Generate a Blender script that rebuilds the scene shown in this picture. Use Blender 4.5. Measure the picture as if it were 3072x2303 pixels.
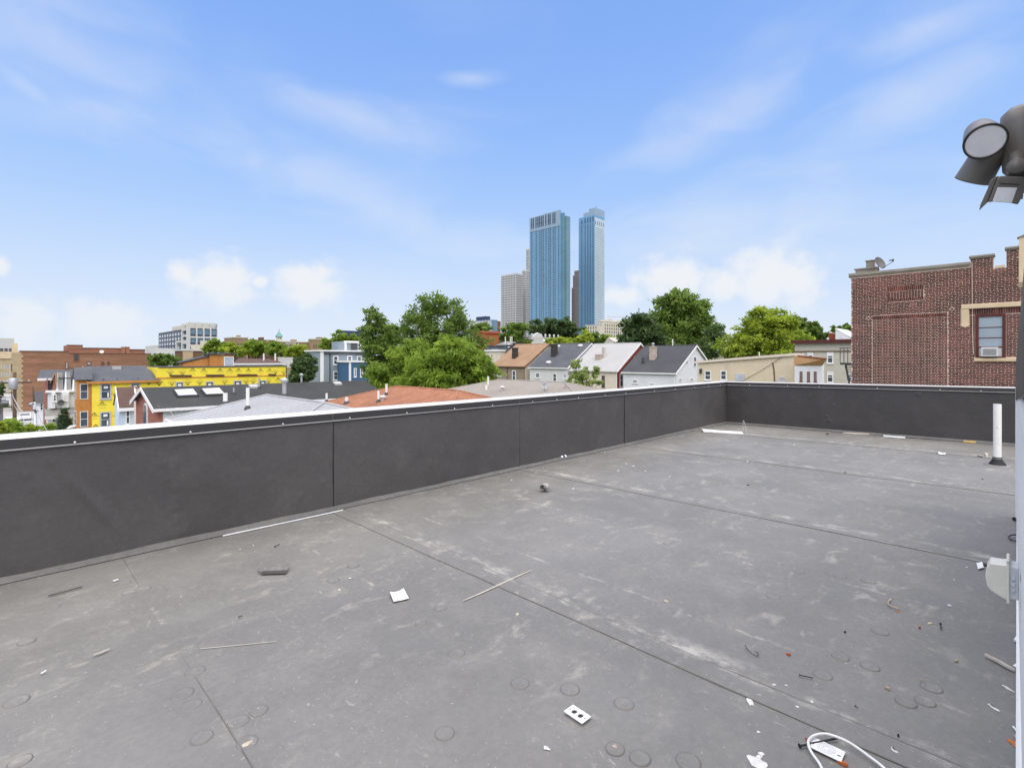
import bpy, math, random
import numpy as np
from mathutils import Vector, Matrix

random.seed(7); RNG = np.random.default_rng(7)
SC = bpy.context.scene
COL = SC.collection
for o in list(bpy.data.objects): bpy.data.objects.remove(o)

# ------------------------------------------------------------------ camera
YAW = math.radians(44.9)
FW = (math.cos(YAW), math.sin(YAW)); RT = (math.sin(YAW), -math.cos(YAW))
CAMZ = 1.65
cam = bpy.data.cameras.new('camera'); camo = bpy.data.objects.new('camera', cam); COL.objects.link(camo)
camo.location = (0, 0, CAMZ); camo.rotation_euler = (math.radians(90), 0, YAW - math.radians(90))
cam.sensor_width = 36; cam.lens = 36 * 1095.1 / 2212; cam.shift_y = -0.02457
cam.clip_start = 0.005; cam.clip_end = 6000
SC.camera = camo
# ------------------------------------------------------------------ sun, exposure
SUN_EL = math.radians(70); SUN_DIR2 = (-0.60, -0.80)     # towards the veiled sun: high, behind the camera
sl = bpy.data.lights.new('sun', 'SUN'); so = bpy.data.objects.new('sun', sl); COL.objects.link(so)
_n = math.hypot(*SUN_DIR2); sv = Vector((SUN_DIR2[0]/_n*math.cos(SUN_EL), SUN_DIR2[1]/_n*math.cos(SUN_EL), math.sin(SUN_EL)))
so.rotation_euler = sv.to_track_quat('Z', 'Y').to_euler()
sl.energy = 2.7; sl.angle = math.radians(110); sl.color = (1.0, 0.89, 0.74)
SC.view_settings.view_transform = 'Standard'; SC.view_settings.look = 'None'
SC.view_settings.exposure = 1.15; SC.view_settings.gamma = 1.0
SC.view_settings.use_curve_mapping = False
# ------------------------------------------------------------------ world
W = bpy.data.worlds.new('World'); SC.world = W; W.use_nodes = True
nt = W.node_tree; nt.nodes.clear(); N = nt.nodes.new; L = nt.links.new
def M_(op, a, b=None, c=None, clamp=False):
    n = N('ShaderNodeMath'); n.operation = op; n.use_clamp = clamp
    for i, v in enumerate((a, b, c)):
        if v is None: continue
        if isinstance(v, (int, float)): n.inputs[i].default_value = v
        else: L(v, n.inputs[i])
    return n.outputs[0]
sky = N('ShaderNodeTexSky'); sky.sky_type = 'NISHITA'; sky.sun_disc = False
sky.sun_elevation = SUN_EL; sky.sun_rotation = math.atan2(SUN_DIR2[0], SUN_DIR2[1])
sky.altitude = 0; sky.air_density = 1.0; sky.dust_density = 0.5; sky.ozone_density = 4.5
tc = N('ShaderNodeTexCoord'); sep = N('ShaderNodeSeparateXYZ'); L(tc.outputs['Generated'], sep.inputs[0])
az = M_('ARCTAN2', sep.outputs[1], sep.outputs[0]); el = M_('ARCSINE', sep.outputs[2])
cmb = N('ShaderNodeCombineXYZ'); L(az, cmb.inputs[0]); L(el, cmb.inputs[1])
def noise(scale, detail, rough, sx=1, sy=1, off=0.0, dist=0.0):
    mp = N('ShaderNodeMapping'); L(cmb.outputs[0], mp.inputs[0]); mp.inputs['Scale'].default_value = (sx, sy, 1)
    mp.inputs['Location'].default_value = (off, off*0.7, 0)
    n = N('ShaderNodeTexNoise'); n.inputs['Scale'].default_value = scale; n.inputs['Detail'].default_value = detail
    n.inputs['Roughness'].default_value = rough; n.inputs['Distortion'].default_value = dist
    L(mp.outputs[0], n.inputs[0]); return n.outputs[0]
def smooth(x, a, b):
    n = N('ShaderNodeMapRange'); n.interpolation_type = 'SMOOTHSTEP'; L(x, n.inputs[0])
    n.inputs[1].default_value = a; n.inputs[2].default_value = b; return n.outputs[0]
def azel(px, py):
    t = (px*1.38879-1536)/1520.7; s = (1075.9-py*1.38879)/1520.7
    x = FW[0]+t*RT[0]; y = FW[1]+t*RT[1]; return math.atan2(y, x), math.atan2(s, math.hypot(x, y))
def blob(px, py, rx, ry, rot=0.0):          # soft ellipse in azimuth / elevation
    a0, e0 = azel(px, py); a1, _ = azel(px+rx, py); _, e1 = azel(px, py-ry)
    ra = abs(a1-a0); re = abs(e1-e0)
    da = M_('SUBTRACT', az, a0); de = M_('SUBTRACT', el, e0); c, s = math.cos(rot), math.sin(rot)
    p = M_('DIVIDE', M_('ADD', M_('MULTIPLY', da, c), M_('MULTIPLY', de, s)), ra)
    q = M_('DIVIDE', M_('SUBTRACT', M_('MULTIPLY', de, c), M_('MULTIPLY', da, s)), re)
    r = M_('ADD', M_('MULTIPLY', p, p), M_('MULTIPLY', q, q))
    return M_('SUBTRACT', 1.0, M_('SQRT', r))
def vmax(lst):
    o = lst[0]
    for x in lst[1:]: o = M_('MAXIMUM', o, x)
    return o
cum = vmax([blob(60, 690, 80, 62), blob(230, 695, 110, 60), blob(480, 615, 95, 70), blob(395, 590, 42, 30), blob(560, 610, 24, 18),
            blob(672, 618, 85, 64), blob(0, 575, 30, 28), blob(1350, 640, 60, 25), blob(1450, 600, 95, 58),
            blob(1660, 600, 120, 80), blob(1725, 615, 70, 60), blob(1560, 612, 60, 45)])
nz = noise(26, 6, 0.55, 1, 1.15)
cumd = smooth(M_('ADD', cum, M_('MULTIPLY', M_('SUBTRACT', nz, 0.5), 1.5)), -0.15, 0.70)
# fade the flat bottoms of the heaps into the horizon haze
cumd = M_('MULTIPLY', cumd, M_('ADD', 0.58, M_('MULTIPLY', 0.34, smooth(el, 0.02, 0.15))))
wis = vmax([blob(210, 235, 240, 75, -0.25), blob(60, 190, 220, 40, 0.55), blob(60, 60, 430, 210, 0.3), blob(1020, 170, 70, 20), blob(1530, 280, 320, 75, -0.30),
            blob(1960, 210, 420, 95, -0.35), blob(760, 250, 240, 60, 0.1), blob(800, 440, 480, 75, 0.33), blob(1650, 470, 600, 130, 0.0), blob(2010, 60, 330, 90, 0)])
nw = noise(5.0, 5, 0.5, 1.3, 3.0, 3.1, 0.5)
wisd = M_('MULTIPLY', smooth(M_('ADD', wis, M_('MULTIPLY', M_('SUBTRACT', nw, 0.5), 1.9)), -0.3, 1.45), 0.36)
gen = M_('MULTIPLY', smooth(noise(2.0, 4, 0.5, 1, 2.5, 8.3, 0.4), 0.45, 0.85), 0.22)
hz = M_('SUBTRACT', 0.97, M_('MULTIPLY', smooth(el, 0.05, 0.9), 0.55))
one = M_('SUBTRACT', 1.0, M_('MULTIPLY', M_('MULTIPLY', M_('SUBTRACT', 1.0, cumd), M_('SUBTRACT', 1.0, wisd)), M_('SUBTRACT', 1.0, gen)))
mh = N('ShaderNodeMix'); mh.data_type = 'RGBA'; L(hz, mh.inputs[0]); L(sky.outputs[0], mh.inputs[6])
cr0 = N('ShaderNodeValToRGB'); L(M_('DIVIDE', el, 1.57), cr0.inputs[0]); cr0.color_ramp.interpolation = 'B_SPLINE'   # pale haze at the horizon to clear blue above
for i_, (e_, c_) in enumerate(((0.0, (2.58, 2.80, 3.16)), (0.11, (2.22, 2.58, 3.16)), (0.25, (1.42, 2.04, 3.10)), (0.42, (.92, 1.58, 3.06)), (0.62, (.66, 1.30, 3.0)), (1.3, (.55, 1.15, 2.8)))):
    el_ = cr0.color_ramp.elements[i_] if i_ < 2 else cr0.color_ramp.elements.new(e_/1.57)
    el_.position = e_/1.57; el_.color = (c_[0]/4, c_[1]/4, c_[2]/4, 1)
vs0 = N('ShaderNodeVectorMath'); vs0.operation = 'SCALE'; vs0.inputs['Scale'].default_value = 4.0; L(cr0.outputs[0], vs0.inputs[0]); L(vs0.outputs[0], mh.inputs[7])
mix = N('ShaderNodeMix'); mix.data_type = 'RGBA'; L(one, mix.inputs[0]); L(mh.outputs[2], mix.inputs[6])
mix.inputs[7].default_value = (2.95, 3.02, 3.12, 1)
bg = N('ShaderNodeBackground'); L(mix.outputs[2], bg.inputs[0]); bg.inputs[1].default_value = 0.135
wo = N('ShaderNodeOutputWorld'); L(bg.outputs[0], wo.inputs[0])

# ------------------------------------------------------------------ survey helpers (photo pixel -> ray -> point on a real plane)
def ray(sx, sy):
    t = (sx-1536)/1520.7; s = (1075.9-sy)/1520.7
    return FW[0]+t*RT[0], FW[1]+t*RT[1], s
def PU(sx, sy, u):
    a, b, s = ray(sx, sy); z = u/a; return Vector((u, b*z, s*z+CAMZ))
def PV(sx, sy, v):
    a, b, s = ray(sx, sy); z = v/b; return Vector((a*z, v, s*z+CAMZ))
def PD(sx, sy, z):
    a, b, s = ray(sx, sy); return Vector((a*z, b*z, s*z+CAMZ))
SLOPE = 0.0108
def fz(v): return -SLOPE*v
def FL(sx, sy, h=0.0):
    a, b, s = ray(sx, sy); z = -(CAMZ-h)/(s+SLOPE*b); return Vector((a*z, b*z, fz(b*z)+h))
def c1(x, y): return (x*.22614, 950+y*.22614)
def c2(x, y): return (450+x*.22614, 940+y*.22614)
def c3(x, y): return (850+x*.27137, 850+y*.27137)
def c4(x, y): return (1350+x*.27125, 900+y*.27125)
def c5(x, y): return (1750+x*.27125, 850+y*.27125)
def c6(x, y): return (1400+x*.27137, 600+y*.27137)
def c7(x, y): return (2350+x*.3264, 680+y*.3264)
def dp(x, y): return (x*1.38879, y*1.38879)
def wr(plane, c, cf, x0, y0, x1, y1):
    """rectangle seen at crop pixels -> (a0,a1,z0,z1) on plane u=c or v=c"""
    P = PU if plane == 'u' else PV; i = 1 if plane == 'u' else 0
    ym, xm = (y0+y1)/2, (x0+x1)/2
    a = sorted((P(*cf(x0, ym), c)[i], P(*cf(x1, ym), c)[i]))
    return a[0], a[1], P(*cf(xm, y1), c)[2], P(*cf(xm, y0), c)[2]

# ------------------------------------------------------------------ mesh helpers
WL = {}
class MB:
    def __init__(s): s.v = []; s.f = []; s.m = []; s.mi = 0
    def q(s, *pts):
        i = len(s.v); s.v += [tuple(p) for p in pts]; s.f.append(tuple(range(i, i+len(pts)))); s.m.append(s.mi); return s
    def box(s, x0, x1, y0, y1, z0, z1):
        i = len(s.v)
        s.v += [(x0,y0,z0),(x1,y0,z0),(x1,y1,z0),(x0,y1,z0),(x0,y0,z1),(x1,y0,z1),(x1,y1,z1),(x0,y1,z1)]
        for f in ((3,2,1,0),(4,5,6,7),(0,1,5,4),(1,2,6,5),(2,3,7,6),(3,0,4,7)): s.f.append(tuple(i+k for k in f)); s.m.append(s.mi)
        return s
    def pb(s, plane, c, a0, a1, z0, z1, d0, d1):      # box on a facade, d = distance out of the wall
        if plane == 'u': return s.box(c-d1, c-d0, a0, a1, z0, z1)
        return s.box(a0, a1, c-d1, c-d0, z0, z1)
    def cbox(s, cx, cy, cz, lx, ly, lz, rz=0.0):
        c, n = math.cos(rz), math.sin(rz); i = len(s.v)
        for z in (cz-lz/2, cz+lz/2):
            for x, y in ((-lx/2,-ly/2),(lx/2,-ly/2),(lx/2,ly/2),(-lx/2,ly/2)): s.v.append((cx+x*c-y*n, cy+x*n+y*c, z))
        for f in ((3,2,1,0),(4,5,6,7),(0,1,5,4),(1,2,6,5),(2,3,7,6),(3,0,4,7)): s.f.append(tuple(i+k for k in f)); s.m.append(s.mi)
        return s
    def tube(s, pts, rad, n=8, cap=True):
        pts = [Vector(p) for p in pts]; k = len(pts)
        if isinstance(rad, (int, float)): rad = [rad]*k
        i0 = len(s.v); ref = None
        for j in range(k):
            d = (pts[min(j+1, k-1)]-pts[max(j-1, 0)])
            if d.length < 1e-9: d = Vector((0, 0, 1))
            d.normalize()
            if ref is None: ref = d.orthogonal().normalized()
            ref = (ref-d*ref.dot(d))
            if ref.length < 1e-6: ref = d.orthogonal()
            ref.normalize(); b = d.cross(ref)
            for a in range(n):
                w = 2*math.pi*a/n; p = pts[j]+(ref*math.cos(w)+b*math.sin(w))*rad[j]; s.v.append(tuple(p))
        for j in range(k-1):
            for a in range(n):
                b2 = (a+1) % n; s.f.append((i0+j*n+a, i0+j*n+b2, i0+(j+1)*n+b2, i0+(j+1)*n+a)); s.m.append(s.mi)
        if cap:
            s.f.append(tuple(i0+a for a in reversed(range(n)))); s.m.append(s.mi)
            s.f.append(tuple(i0+(k-1)*n+a for a in range(n))); s.m.append(s.mi)
        return s
    def lathe(s, prof, c=(0,0,0), axis=(0,0,1), n=16, cap=False):
        ax = Vector(axis).normalized(); e1 = ax.orthogonal().normalized(); e2 = ax.cross(e1); c = Vector(c); i0 = len(s.v)
        for r, h in prof:
            for a in range(n):
                w = 2*math.pi*a/n; s.v.append(tuple(c+ax*h+(e1*math.cos(w)+e2*math.sin(w))*max(r, 1e-5)))
        for j in range(len(prof)-1):
            for a in range(n):
                b = (a+1) % n; s.f.append((i0+j*n+a, i0+j*n+b, i0+(j+1)*n+b, i0+(j+1)*n+a)); s.m.append(s.mi)
        if cap:
            s.f.append(tuple(i0+a for a in reversed(range(n)))); s.m.append(s.mi)
            s.f.append(tuple(i0+(len(prof)-1)*n+a for a in range(n))); s.m.append(s.mi)
        return s
    def prism(s, poly, d):                            # polygon (3-D points) swept along vector d
        i = len(s.v); k = len(poly); d = Vector(d)
        s.v += [tuple(p) for p in poly]+[tuple(Vector(p)+d) for p in poly]
        s.f.append(tuple(i+a for a in reversed(range(k)))); s.m.append(s.mi)
        s.f.append(tuple(i+k+a for a in range(k))); s.m.append(s.mi)
        for a in range(k):
            b = (a+1) % k; s.f.append((i+a, i+b, i+k+b, i+k+a)); s.m.append(s.mi)
        return s
    def courses(s, A, B, C, D, pitch, step=0.012):    # A-B lower edge, D-C upper edge, lapped strips
        A, B, C, D = map(Vector, (A, B, C, D)); nrm = (B-A).cross(((D+C)/2-A)).normalized()
        n = max(2, int(round(((D+C)/2-(A+B)/2).length/pitch)))
        for i in range(n):
            t0, t1 = i/n, (i+1)/n
            a, b = A.lerp(D, t0), B.lerp(C, t0); c, d = B.lerp(C, t1), A.lerp(D, t1); o = nrm*step
            if (c-d).length < 1e-4: s.q(a+o, b+o, c)
            else: s.q(a+o, b+o, c, d)
            s.q(a, b, b+o, a+o)
        return s
    def build(s, name, mat, parent=None, smooth=False, bevel=0, origin=None):
        off = Vector((0, 0, 0))
        if parent is not None: off = WL[parent.name]
        if origin is not None: off = Vector(origin)
        me = bpy.data.meshes.new(name)
        me.from_pydata([(x-off[0], y-off[1], z-off[2]) for x, y, z in s.v], [], s.f)
        for m in (mat if isinstance(mat, (list, tuple)) else [mat]): me.materials.append(m)
        if max(s.m or [0]) > 0: me.polygons.foreach_set('material_index', s.m)
        if smooth: me.polygons.foreach_set('use_smooth', [True]*len(me.polygons))
        me.update()
        o = bpy.data.objects.new(name, me); COL.objects.link(o)
        if parent is not None: o.parent = parent
        else: o.location = off
        WL[o.name] = off
        if bevel:
            b = o.modifiers.new('bevel', 'BEVEL'); b.width = bevel; b.segments = 2; b.limit_method = 'ANGLE'
        return o
def tag(o, label=None, cat=None, group=None, kind=None):
    if label: o['label'] = label
    if cat: o['category'] = cat
    if group: o['group'] = group
    if kind: o['kind'] = kind
    return o
def thing(name, base, label, cat, group=None, rz=0.0):
    o = bpy.data.objects.new(name, None); COL.objects.link(o); o.location = base; o.empty_display_size = .2
    o.rotation_euler = (0, 0, rz); WL[o.name] = Vector(base); return tag(o, label, cat, group)
def local(name, base, label, cat, group=None, rot=(0, 0, 0)):      # thing whose parts are built in local coordinates
    o = thing(name, base, label, cat, group); o.rotation_euler = rot; WL[o.name] = Vector((0, 0, 0)); return o
def inst(name, data, loc, parent=None, rz=0.0, scale=1.0):
    o = bpy.data.objects.new(name, data); COL.objects.link(o)
    if parent is not None: o.parent = parent; loc = Vector(loc)-WL[parent.name]
    o.location = loc; o.rotation_euler = (0, 0, rz); o.scale = (scale,)*3; return o

# ------------------------------------------------------------------ materials
def mat(name, col, rough=0.8, var=0.12, scale=1.5, fine=0.08, fscale=25, bump=0.0, metal=0.0, spec=0.3, tint=None, stretch=(1,1,1), attr=None, world=False):
    m = bpy.data.materials.new(name); m.use_nodes = True; t = m.node_tree; b = t.nodes['Principled BSDF']
    b.inputs['Roughness'].default_value = rough; b.inputs['Metallic'].default_value = metal; b.inputs['Specular IOR Level'].default_value = spec
    if world: vec = t.nodes.new('ShaderNodeNewGeometry').outputs['Position']
    else: vec = t.nodes.new('ShaderNodeTexCoord').outputs['Object']
    mp = t.nodes.new('ShaderNodeMapping'); mp.inputs['Scale'].default_value = stretch; t.links.new(vec, mp.inputs[0])
    def nz(sc, det):
        n = t.nodes.new('ShaderNodeTexNoise'); n.inputs['Scale'].default_value = sc; n.inputs['Detail'].default_value = det
        n.inputs['Roughness'].default_value = .6; t.links.new(mp.outputs[0], n.inputs[0]); return n
    a = nz(scale, 4); f = nz(fscale, 3)
    def mr(x, lo, hi):
        r = t.nodes.new('ShaderNodeMapRange'); r.inputs[1].default_value = .3; r.inputs[2].default_value = .7
        r.inputs[3].default_value = lo; r.inputs[4].default_value = hi; t.links.new(x, r.inputs[0]); return r.outputs[0]
    mu = t.nodes.new('ShaderNodeMath'); mu.operation = 'MULTIPLY'
    t.links.new(mr(a.outputs[0], 1-var, 1+var), mu.inputs[0]); t.links.new(mr(f.outputs[0], 1-fine, 1+fine), mu.inputs[1])
    last = mu.outputs[0]
    if attr:
        at = t.nodes.new('ShaderNodeAttribute'); at.attribute_name = attr; m2 = t.nodes.new('ShaderNodeMath'); m2.operation = 'MULTIPLY'
        t.links.new(last, m2.inputs[0]); t.links.new(at.outputs['Fac'], m2.inputs[1]); last = m2.outputs[0]
    vm = t.nodes.new('ShaderNodeVectorMath'); vm.operation = 'SCALE'; vm.inputs[0].default_value = col[:3]
    if tint:
        mx = t.nodes.new('ShaderNodeMix'); mx.data_type = 'RGBA'; mx.inputs[6].default_value = (*col[:3], 1); mx.inputs[7].default_value = (*tint, 1)
        n3 = nz(scale*2.3, 5); t.links.new(mr(n3.outputs[0], -.3, 1.2), mx.inputs[0]); t.links.new(mx.outputs[2], vm.inputs[0])
    t.links.new(last, vm.inputs['Scale']); t.links.new(vm.outputs[0], b.inputs['Base Color'])
    if bump:
        bp = t.nodes.new('ShaderNodeBump'); bp.inputs['Strength'].default_value = bump; bp.inputs['Distance'].default_value = .02
        t.links.new(f.outputs[0], bp.inputs['Height']); t.links.new(bp.outputs[0], b.inputs['Normal'])
    return m
def glass(name, col, rough=0.08, spec=0.6): return mat(name, col, rough, .25, 1.2, .05, 9, spec=spec)
M = {}
def mk(k, *a, **kw): M[k] = mat(k, *a, **kw); return M[k]
mk('white_vinyl', (.66,.67,.68), .55, .05, .8, .03); mk('white_trim', (.74,.74,.73), .5, .04, 1, .03); mk('cream_siding', (.62,.53,.38), .6, .05, .6, .03)
mk('pale_siding', (.64,.57,.46), .6, .05); mk('grey_siding', (.60,.61,.58), .6, .05); mk('brown_siding', (.27,.215,.155), .65, .08); mk('red_siding', (.26,.055,.033), .65, .1)
mk('blue_siding', (.235,.285,.31), .6, .06); mk('deep_blue_siding', (.05,.12,.225), .6, .08); mk('light_blue_siding', (.52,.60,.68), .6, .05); mk('greige_siding', (.47,.45,.37), .65, .05)
mk('tan_wall', (.42,.33,.20), .85, .12, .4, .08, 8); mk('sand_wall', (.56,.52,.42), .85, .1, .3, .06); mk('beige_stone', (.60,.47,.31), .8, .12, 1.5, .05); mk('white_stone', (.55,.55,.53), .7, .06)
mk('apartment_brick', (.285,.150,.092), .9, .18, .35, .16, 6, tint=(.235,.118,.072), stretch=(.35,.35,3)); mk('orange_brick', (.36,.105,.045), .9, .12, .6, .1, 5, stretch=(.4,.4,2.5)); mk('pink_brick', (.30,.12,.085), .9, .15, 2, .12, 9, stretch=(.5,.5,2))
mk('brown_wall', (.27,.195,.115), .9, .12, .2, .08, 3); mk('dark_brown_wall', (.16,.085,.055), .9, .15, .3, .1, 4); mk('dark_wall', (.045,.048,.055), .7, .1)
mk('charcoal_shingle', (.060,.061,.058), .9, .18, .5, .22, 14, .3, stretch=(1,1,1)); mk('slate_shingle', (.105,.112,.122), .9, .12, .6, .2, 12, .3); mk('light_grey_shingle', (.33,.335,.34), .9, .07, .5, .12, 14, .3)
mk('terracotta_shingle', (.34,.158,.088), .9, .14, .6, .22, 12, .3, tint=(.29,.13,.072)); mk('taupe_shingle', (.30,.27,.235), .9, .10, .6, .1, 12, .3); mk('brown_shingle', (.33,.215,.13), .9, .1, .6, .12, 12, .3)
mk('pale_shingle', (.42,.415,.40), .9, .05, .6, .08, 12, .3); mk('mauve_shingle', (.12,.075,.062), .9, .1); mk('dark_shingle', (.075,.077,.082), .9, .12, .6, .22, 12, .3)
mk('yellow_sheathing', (.82,.66,.055), .55, .05, .5, .03, 10); mk('plywood', (.50,.215,.055), .8, .18, .8, .14, 14, stretch=(1,1,.25)); mk('print_ink', (.075,.07,.05), .7, .1)
mk('window_glass', (.055,.07,.085), .08, .35, .6, .05, 5, spec=.8); mk('pale_glass', (.42,.46,.50), .12, .2, .8, .05, 5, spec=.7); mk('dark_frame', (.05,.045,.045), .6); mk('maroon_frame', (.085,.022,.018), .6, .1)
mk('pvc_white', (.72,.70,.66), .45, .05, 4, .04); mk('galvanised', (.42,.43,.44), .45, .12, 6, .05, metal=.5); mk('rubber_black', (.022,.022,.024), .6, .15)
mk('skylight_glass', (.74,.77,.80), .2, .05); mk('chimney_stone', (.44,.36,.29), .9, .2, 3, .2, 15, .4); mk('dark_chimney', (.05,.045,.042), .95, .3, 3, .25, 12, .4); mk('grey_stucco', (.48,.45,.40), .9, .15, 2, .1)
mk('asphalt', (.062,.062,.065), .9, .15, .4, .15, 9); mk('concrete', (.36,.35,.33), .9, .1, .5, .08, 8); mk('earth', (.16,.15,.08), .95, .35, .15, .2, 2, tint=(.06,.09,.025)); mk('roofing_grey', (.22,.22,.215), .9, .15)
mk('wood_pole', (.10,.068,.045), .9, .2, 2, .2, 12, stretch=(3,3,.3)); mk('bark', (.09,.07,.052), .95, .25, 2, .25, 10, .4); mk('wire_black', (.02,.02,.02), .6); mk('copper_green', (.16,.33,.29), .7, .1)
mk('dark_metal', (.05,.05,.052), .5, .1); mk('bronze_metal', (.038,.036,.036), .42, .06, 1, .04, spec=.45); mk('coping_white', (.56,.56,.55), .4, .05, .8, .04, spec=.4); mk('steel_edge', (.20,.195,.19), .4, .1, 3, .05, metal=.3); mk('coping_metal', (.54,.53,.505), .4, .06, .8, .05, spec=.4)
from mathutils import noise as mnoise
# ------------------------------------------------------------------ roof membrane material
def membrane_mat(name, base, dust_amt, lines=True, rough=.55):
    m = bpy.data.materials.new(name); m.use_nodes = True; t = m.node_tree; b = t.nodes['Principled BSDF']; Nn = t.nodes.new; Lk = t.links.new
    pos = Nn('ShaderNodeNewGeometry').outputs['Position']
    def nz(sc, det, ro=.6, st=(1,1,1), dist=0.0):
        mp = Nn('ShaderNodeMapping'); mp.inputs['Scale'].default_value = st; Lk(pos, mp.inputs[0])
        n = Nn('ShaderNodeTexNoise'); n.inputs['Scale'].default_value = sc; n.inputs['Detail'].default_value = det; n.inputs['Roughness'].default_value = ro; n.inputs['Distortion'].default_value = dist
        Lk(mp.outputs[0], n.inputs[0]); return n.outputs[0]
    def mr(x, a, c, lo=0., hi=1., sm=True):
        r = Nn('ShaderNodeMapRange'); r.interpolation_type = 'SMOOTHSTEP' if sm else 'LINEAR'
        for i, q in enumerate((a, c, lo, hi)): r.inputs[i+1].default_value = q
        Lk(x, r.inputs[0]); return r.outputs[0]
    def mt(op, x, y=0.0):
        n = Nn('ShaderNodeMath'); n.operation = op
        for i, q in enumerate((x, y)):
            if isinstance(q, (int, float)): n.inputs[i].default_value = q
            else: Lk(q, n.inputs[i])
        return n.outputs[0]
    def mixc(f, c1_, c2_):
        n = Nn('ShaderNodeMix'); n.data_type = 'RGBA'; Lk(f, n.inputs[0])
        for i, q in ((6, c1_), (7, c2_)):
            if isinstance(q, tuple): n.inputs[i].default_value = (*q, 1)
            else: Lk(q, n.inputs[i])
        return n.outputs[2]
    big = nz(.55, 4); mid = nz(2.6, 5, .65); fine = nz(28, 4)
    c = mixc(mr(big, .35, .68), tuple(x*.90 for x in base), tuple(x*1.10 for x in base))
    c = mixc(mt('MULTIPLY', mr(mid, .45, .75), .35), c, tuple(x*1.35 for x in base))
    dust = mt('MULTIPLY', mr(nz(3.4, 6, .72, (1.0, 1.7, 1), .35), .53, .70), mr(nz(.8, 3), .36, .60))
    scr = mt('MULTIPLY', mr(nz(13.0, 6, .78, (1.5, .8, 1), .8), .58, .70), mr(nz(1.3, 3), .40, .64))
    c = mixc(mt('MULTIPLY', dust, dust_amt*.36), c, (.42, .395, .335))
    c = mixc(mt('MULTIPLY', scr, dust_amt*.55), c, (.47, .445, .39))
    if lines:
        sp = Nn('ShaderNodeSeparateXYZ'); Lk(pos, sp.inputs[0])
        wob = mt('ADD', mt('MULTIPLY', mt('SUBTRACT', nz(1.2, 2), .5), .05), mt('MULTIPLY', mt('SUBTRACT', nz(11, 3), .5), .035))
        a = mt('ABSOLUTE', mt('SUBTRACT', mt('FRACT', mt('DIVIDE', mt('SUBTRACT', mt('ADD', sp.outputs[0], wob), .72-.6125), 1.225)), .5))   # 0 at joint
        ln = mt('SUBTRACT', 1.0, mr(a, .001, .020)); ln = mt('MULTIPLY', ln, mr(nz(2.2, 3), .44, .60))
        ln = mt('MULTIPLY', ln, mr(nz(14, 4, .7), .42, .62)); c = mixc(mt('MULTIPLY', ln, .42), c, (.44, .415, .355))
        # dusty laps just behind each seam
        d = mt('FRACT', mt('DIVIDE', mt('SUBTRACT', sp.outputs[0], 2.58), 3.02))
        lap = mt('MULTIPLY', mr(d, .03, .05), mt('SUBTRACT', 1.0, mr(d, .06, .11))); lap = mt('MULTIPLY', lap, mr(nz(5.5, 6, .75, (1, .6, 1)), .45, .68))
        c = mixc(mt('MULTIPLY', lap, .75), c, (.46, .44, .385))
    spk = mr(nz(75, 2, .5), .70, .76); c = mixc(mt('MULTIPLY', spk, .5*dust_amt), c, (.5, .49, .45))
    v = Nn('ShaderNodeVectorMath'); v.operation = 'SCALE'; Lk(c, v.inputs[0]); Lk(mr(fine, .3, .7, .93, 1.07, False), v.inputs['Scale'])
    Lk(v.outputs[0], b.inputs['Base Color']); Lk(mr(mid, .3, .7, rough-.08, rough+.12, False), b.inputs['Roughness']); b.inputs['Specular IOR Level'].default_value = .38
    bp = Nn('ShaderNodeBump'); bp.inputs['Strength'].default_value = .25; bp.inputs['Distance'].default_value = .02; Lk(nz(5, 4), bp.inputs['Height']); Lk(bp.outputs[0], b.inputs['Normal'])
    return m
M['membrane'] = membrane_mat('roof_membrane', (.172, .166, .151), 1.25)
M['wall_membrane'] = membrane_mat('wall_membrane', (.070, .065, .063), .10, False, .5)
M['wall_membrane_b'] = membrane_mat('wall_membrane_dark', (.050, .046, .045), .06, False, .5)
mk('rim_shade', (.152,.146,.135), .6, .1); mk('base_flashing', (.125,.12,.112), .65, .2, 2, .1, 20); mk('lap_ridge', (.150,.144,.132), .7, .25, 3); mk('lap_bead', (.165,.158,.143), .7, .2, 4); mk('membrane_disc', (.21,.21,.21), .6, .12, 8)  # plate rims carry their contact shade as a darker colour

UF, VL, HP = 13.55, 5.477, 1.09
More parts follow.
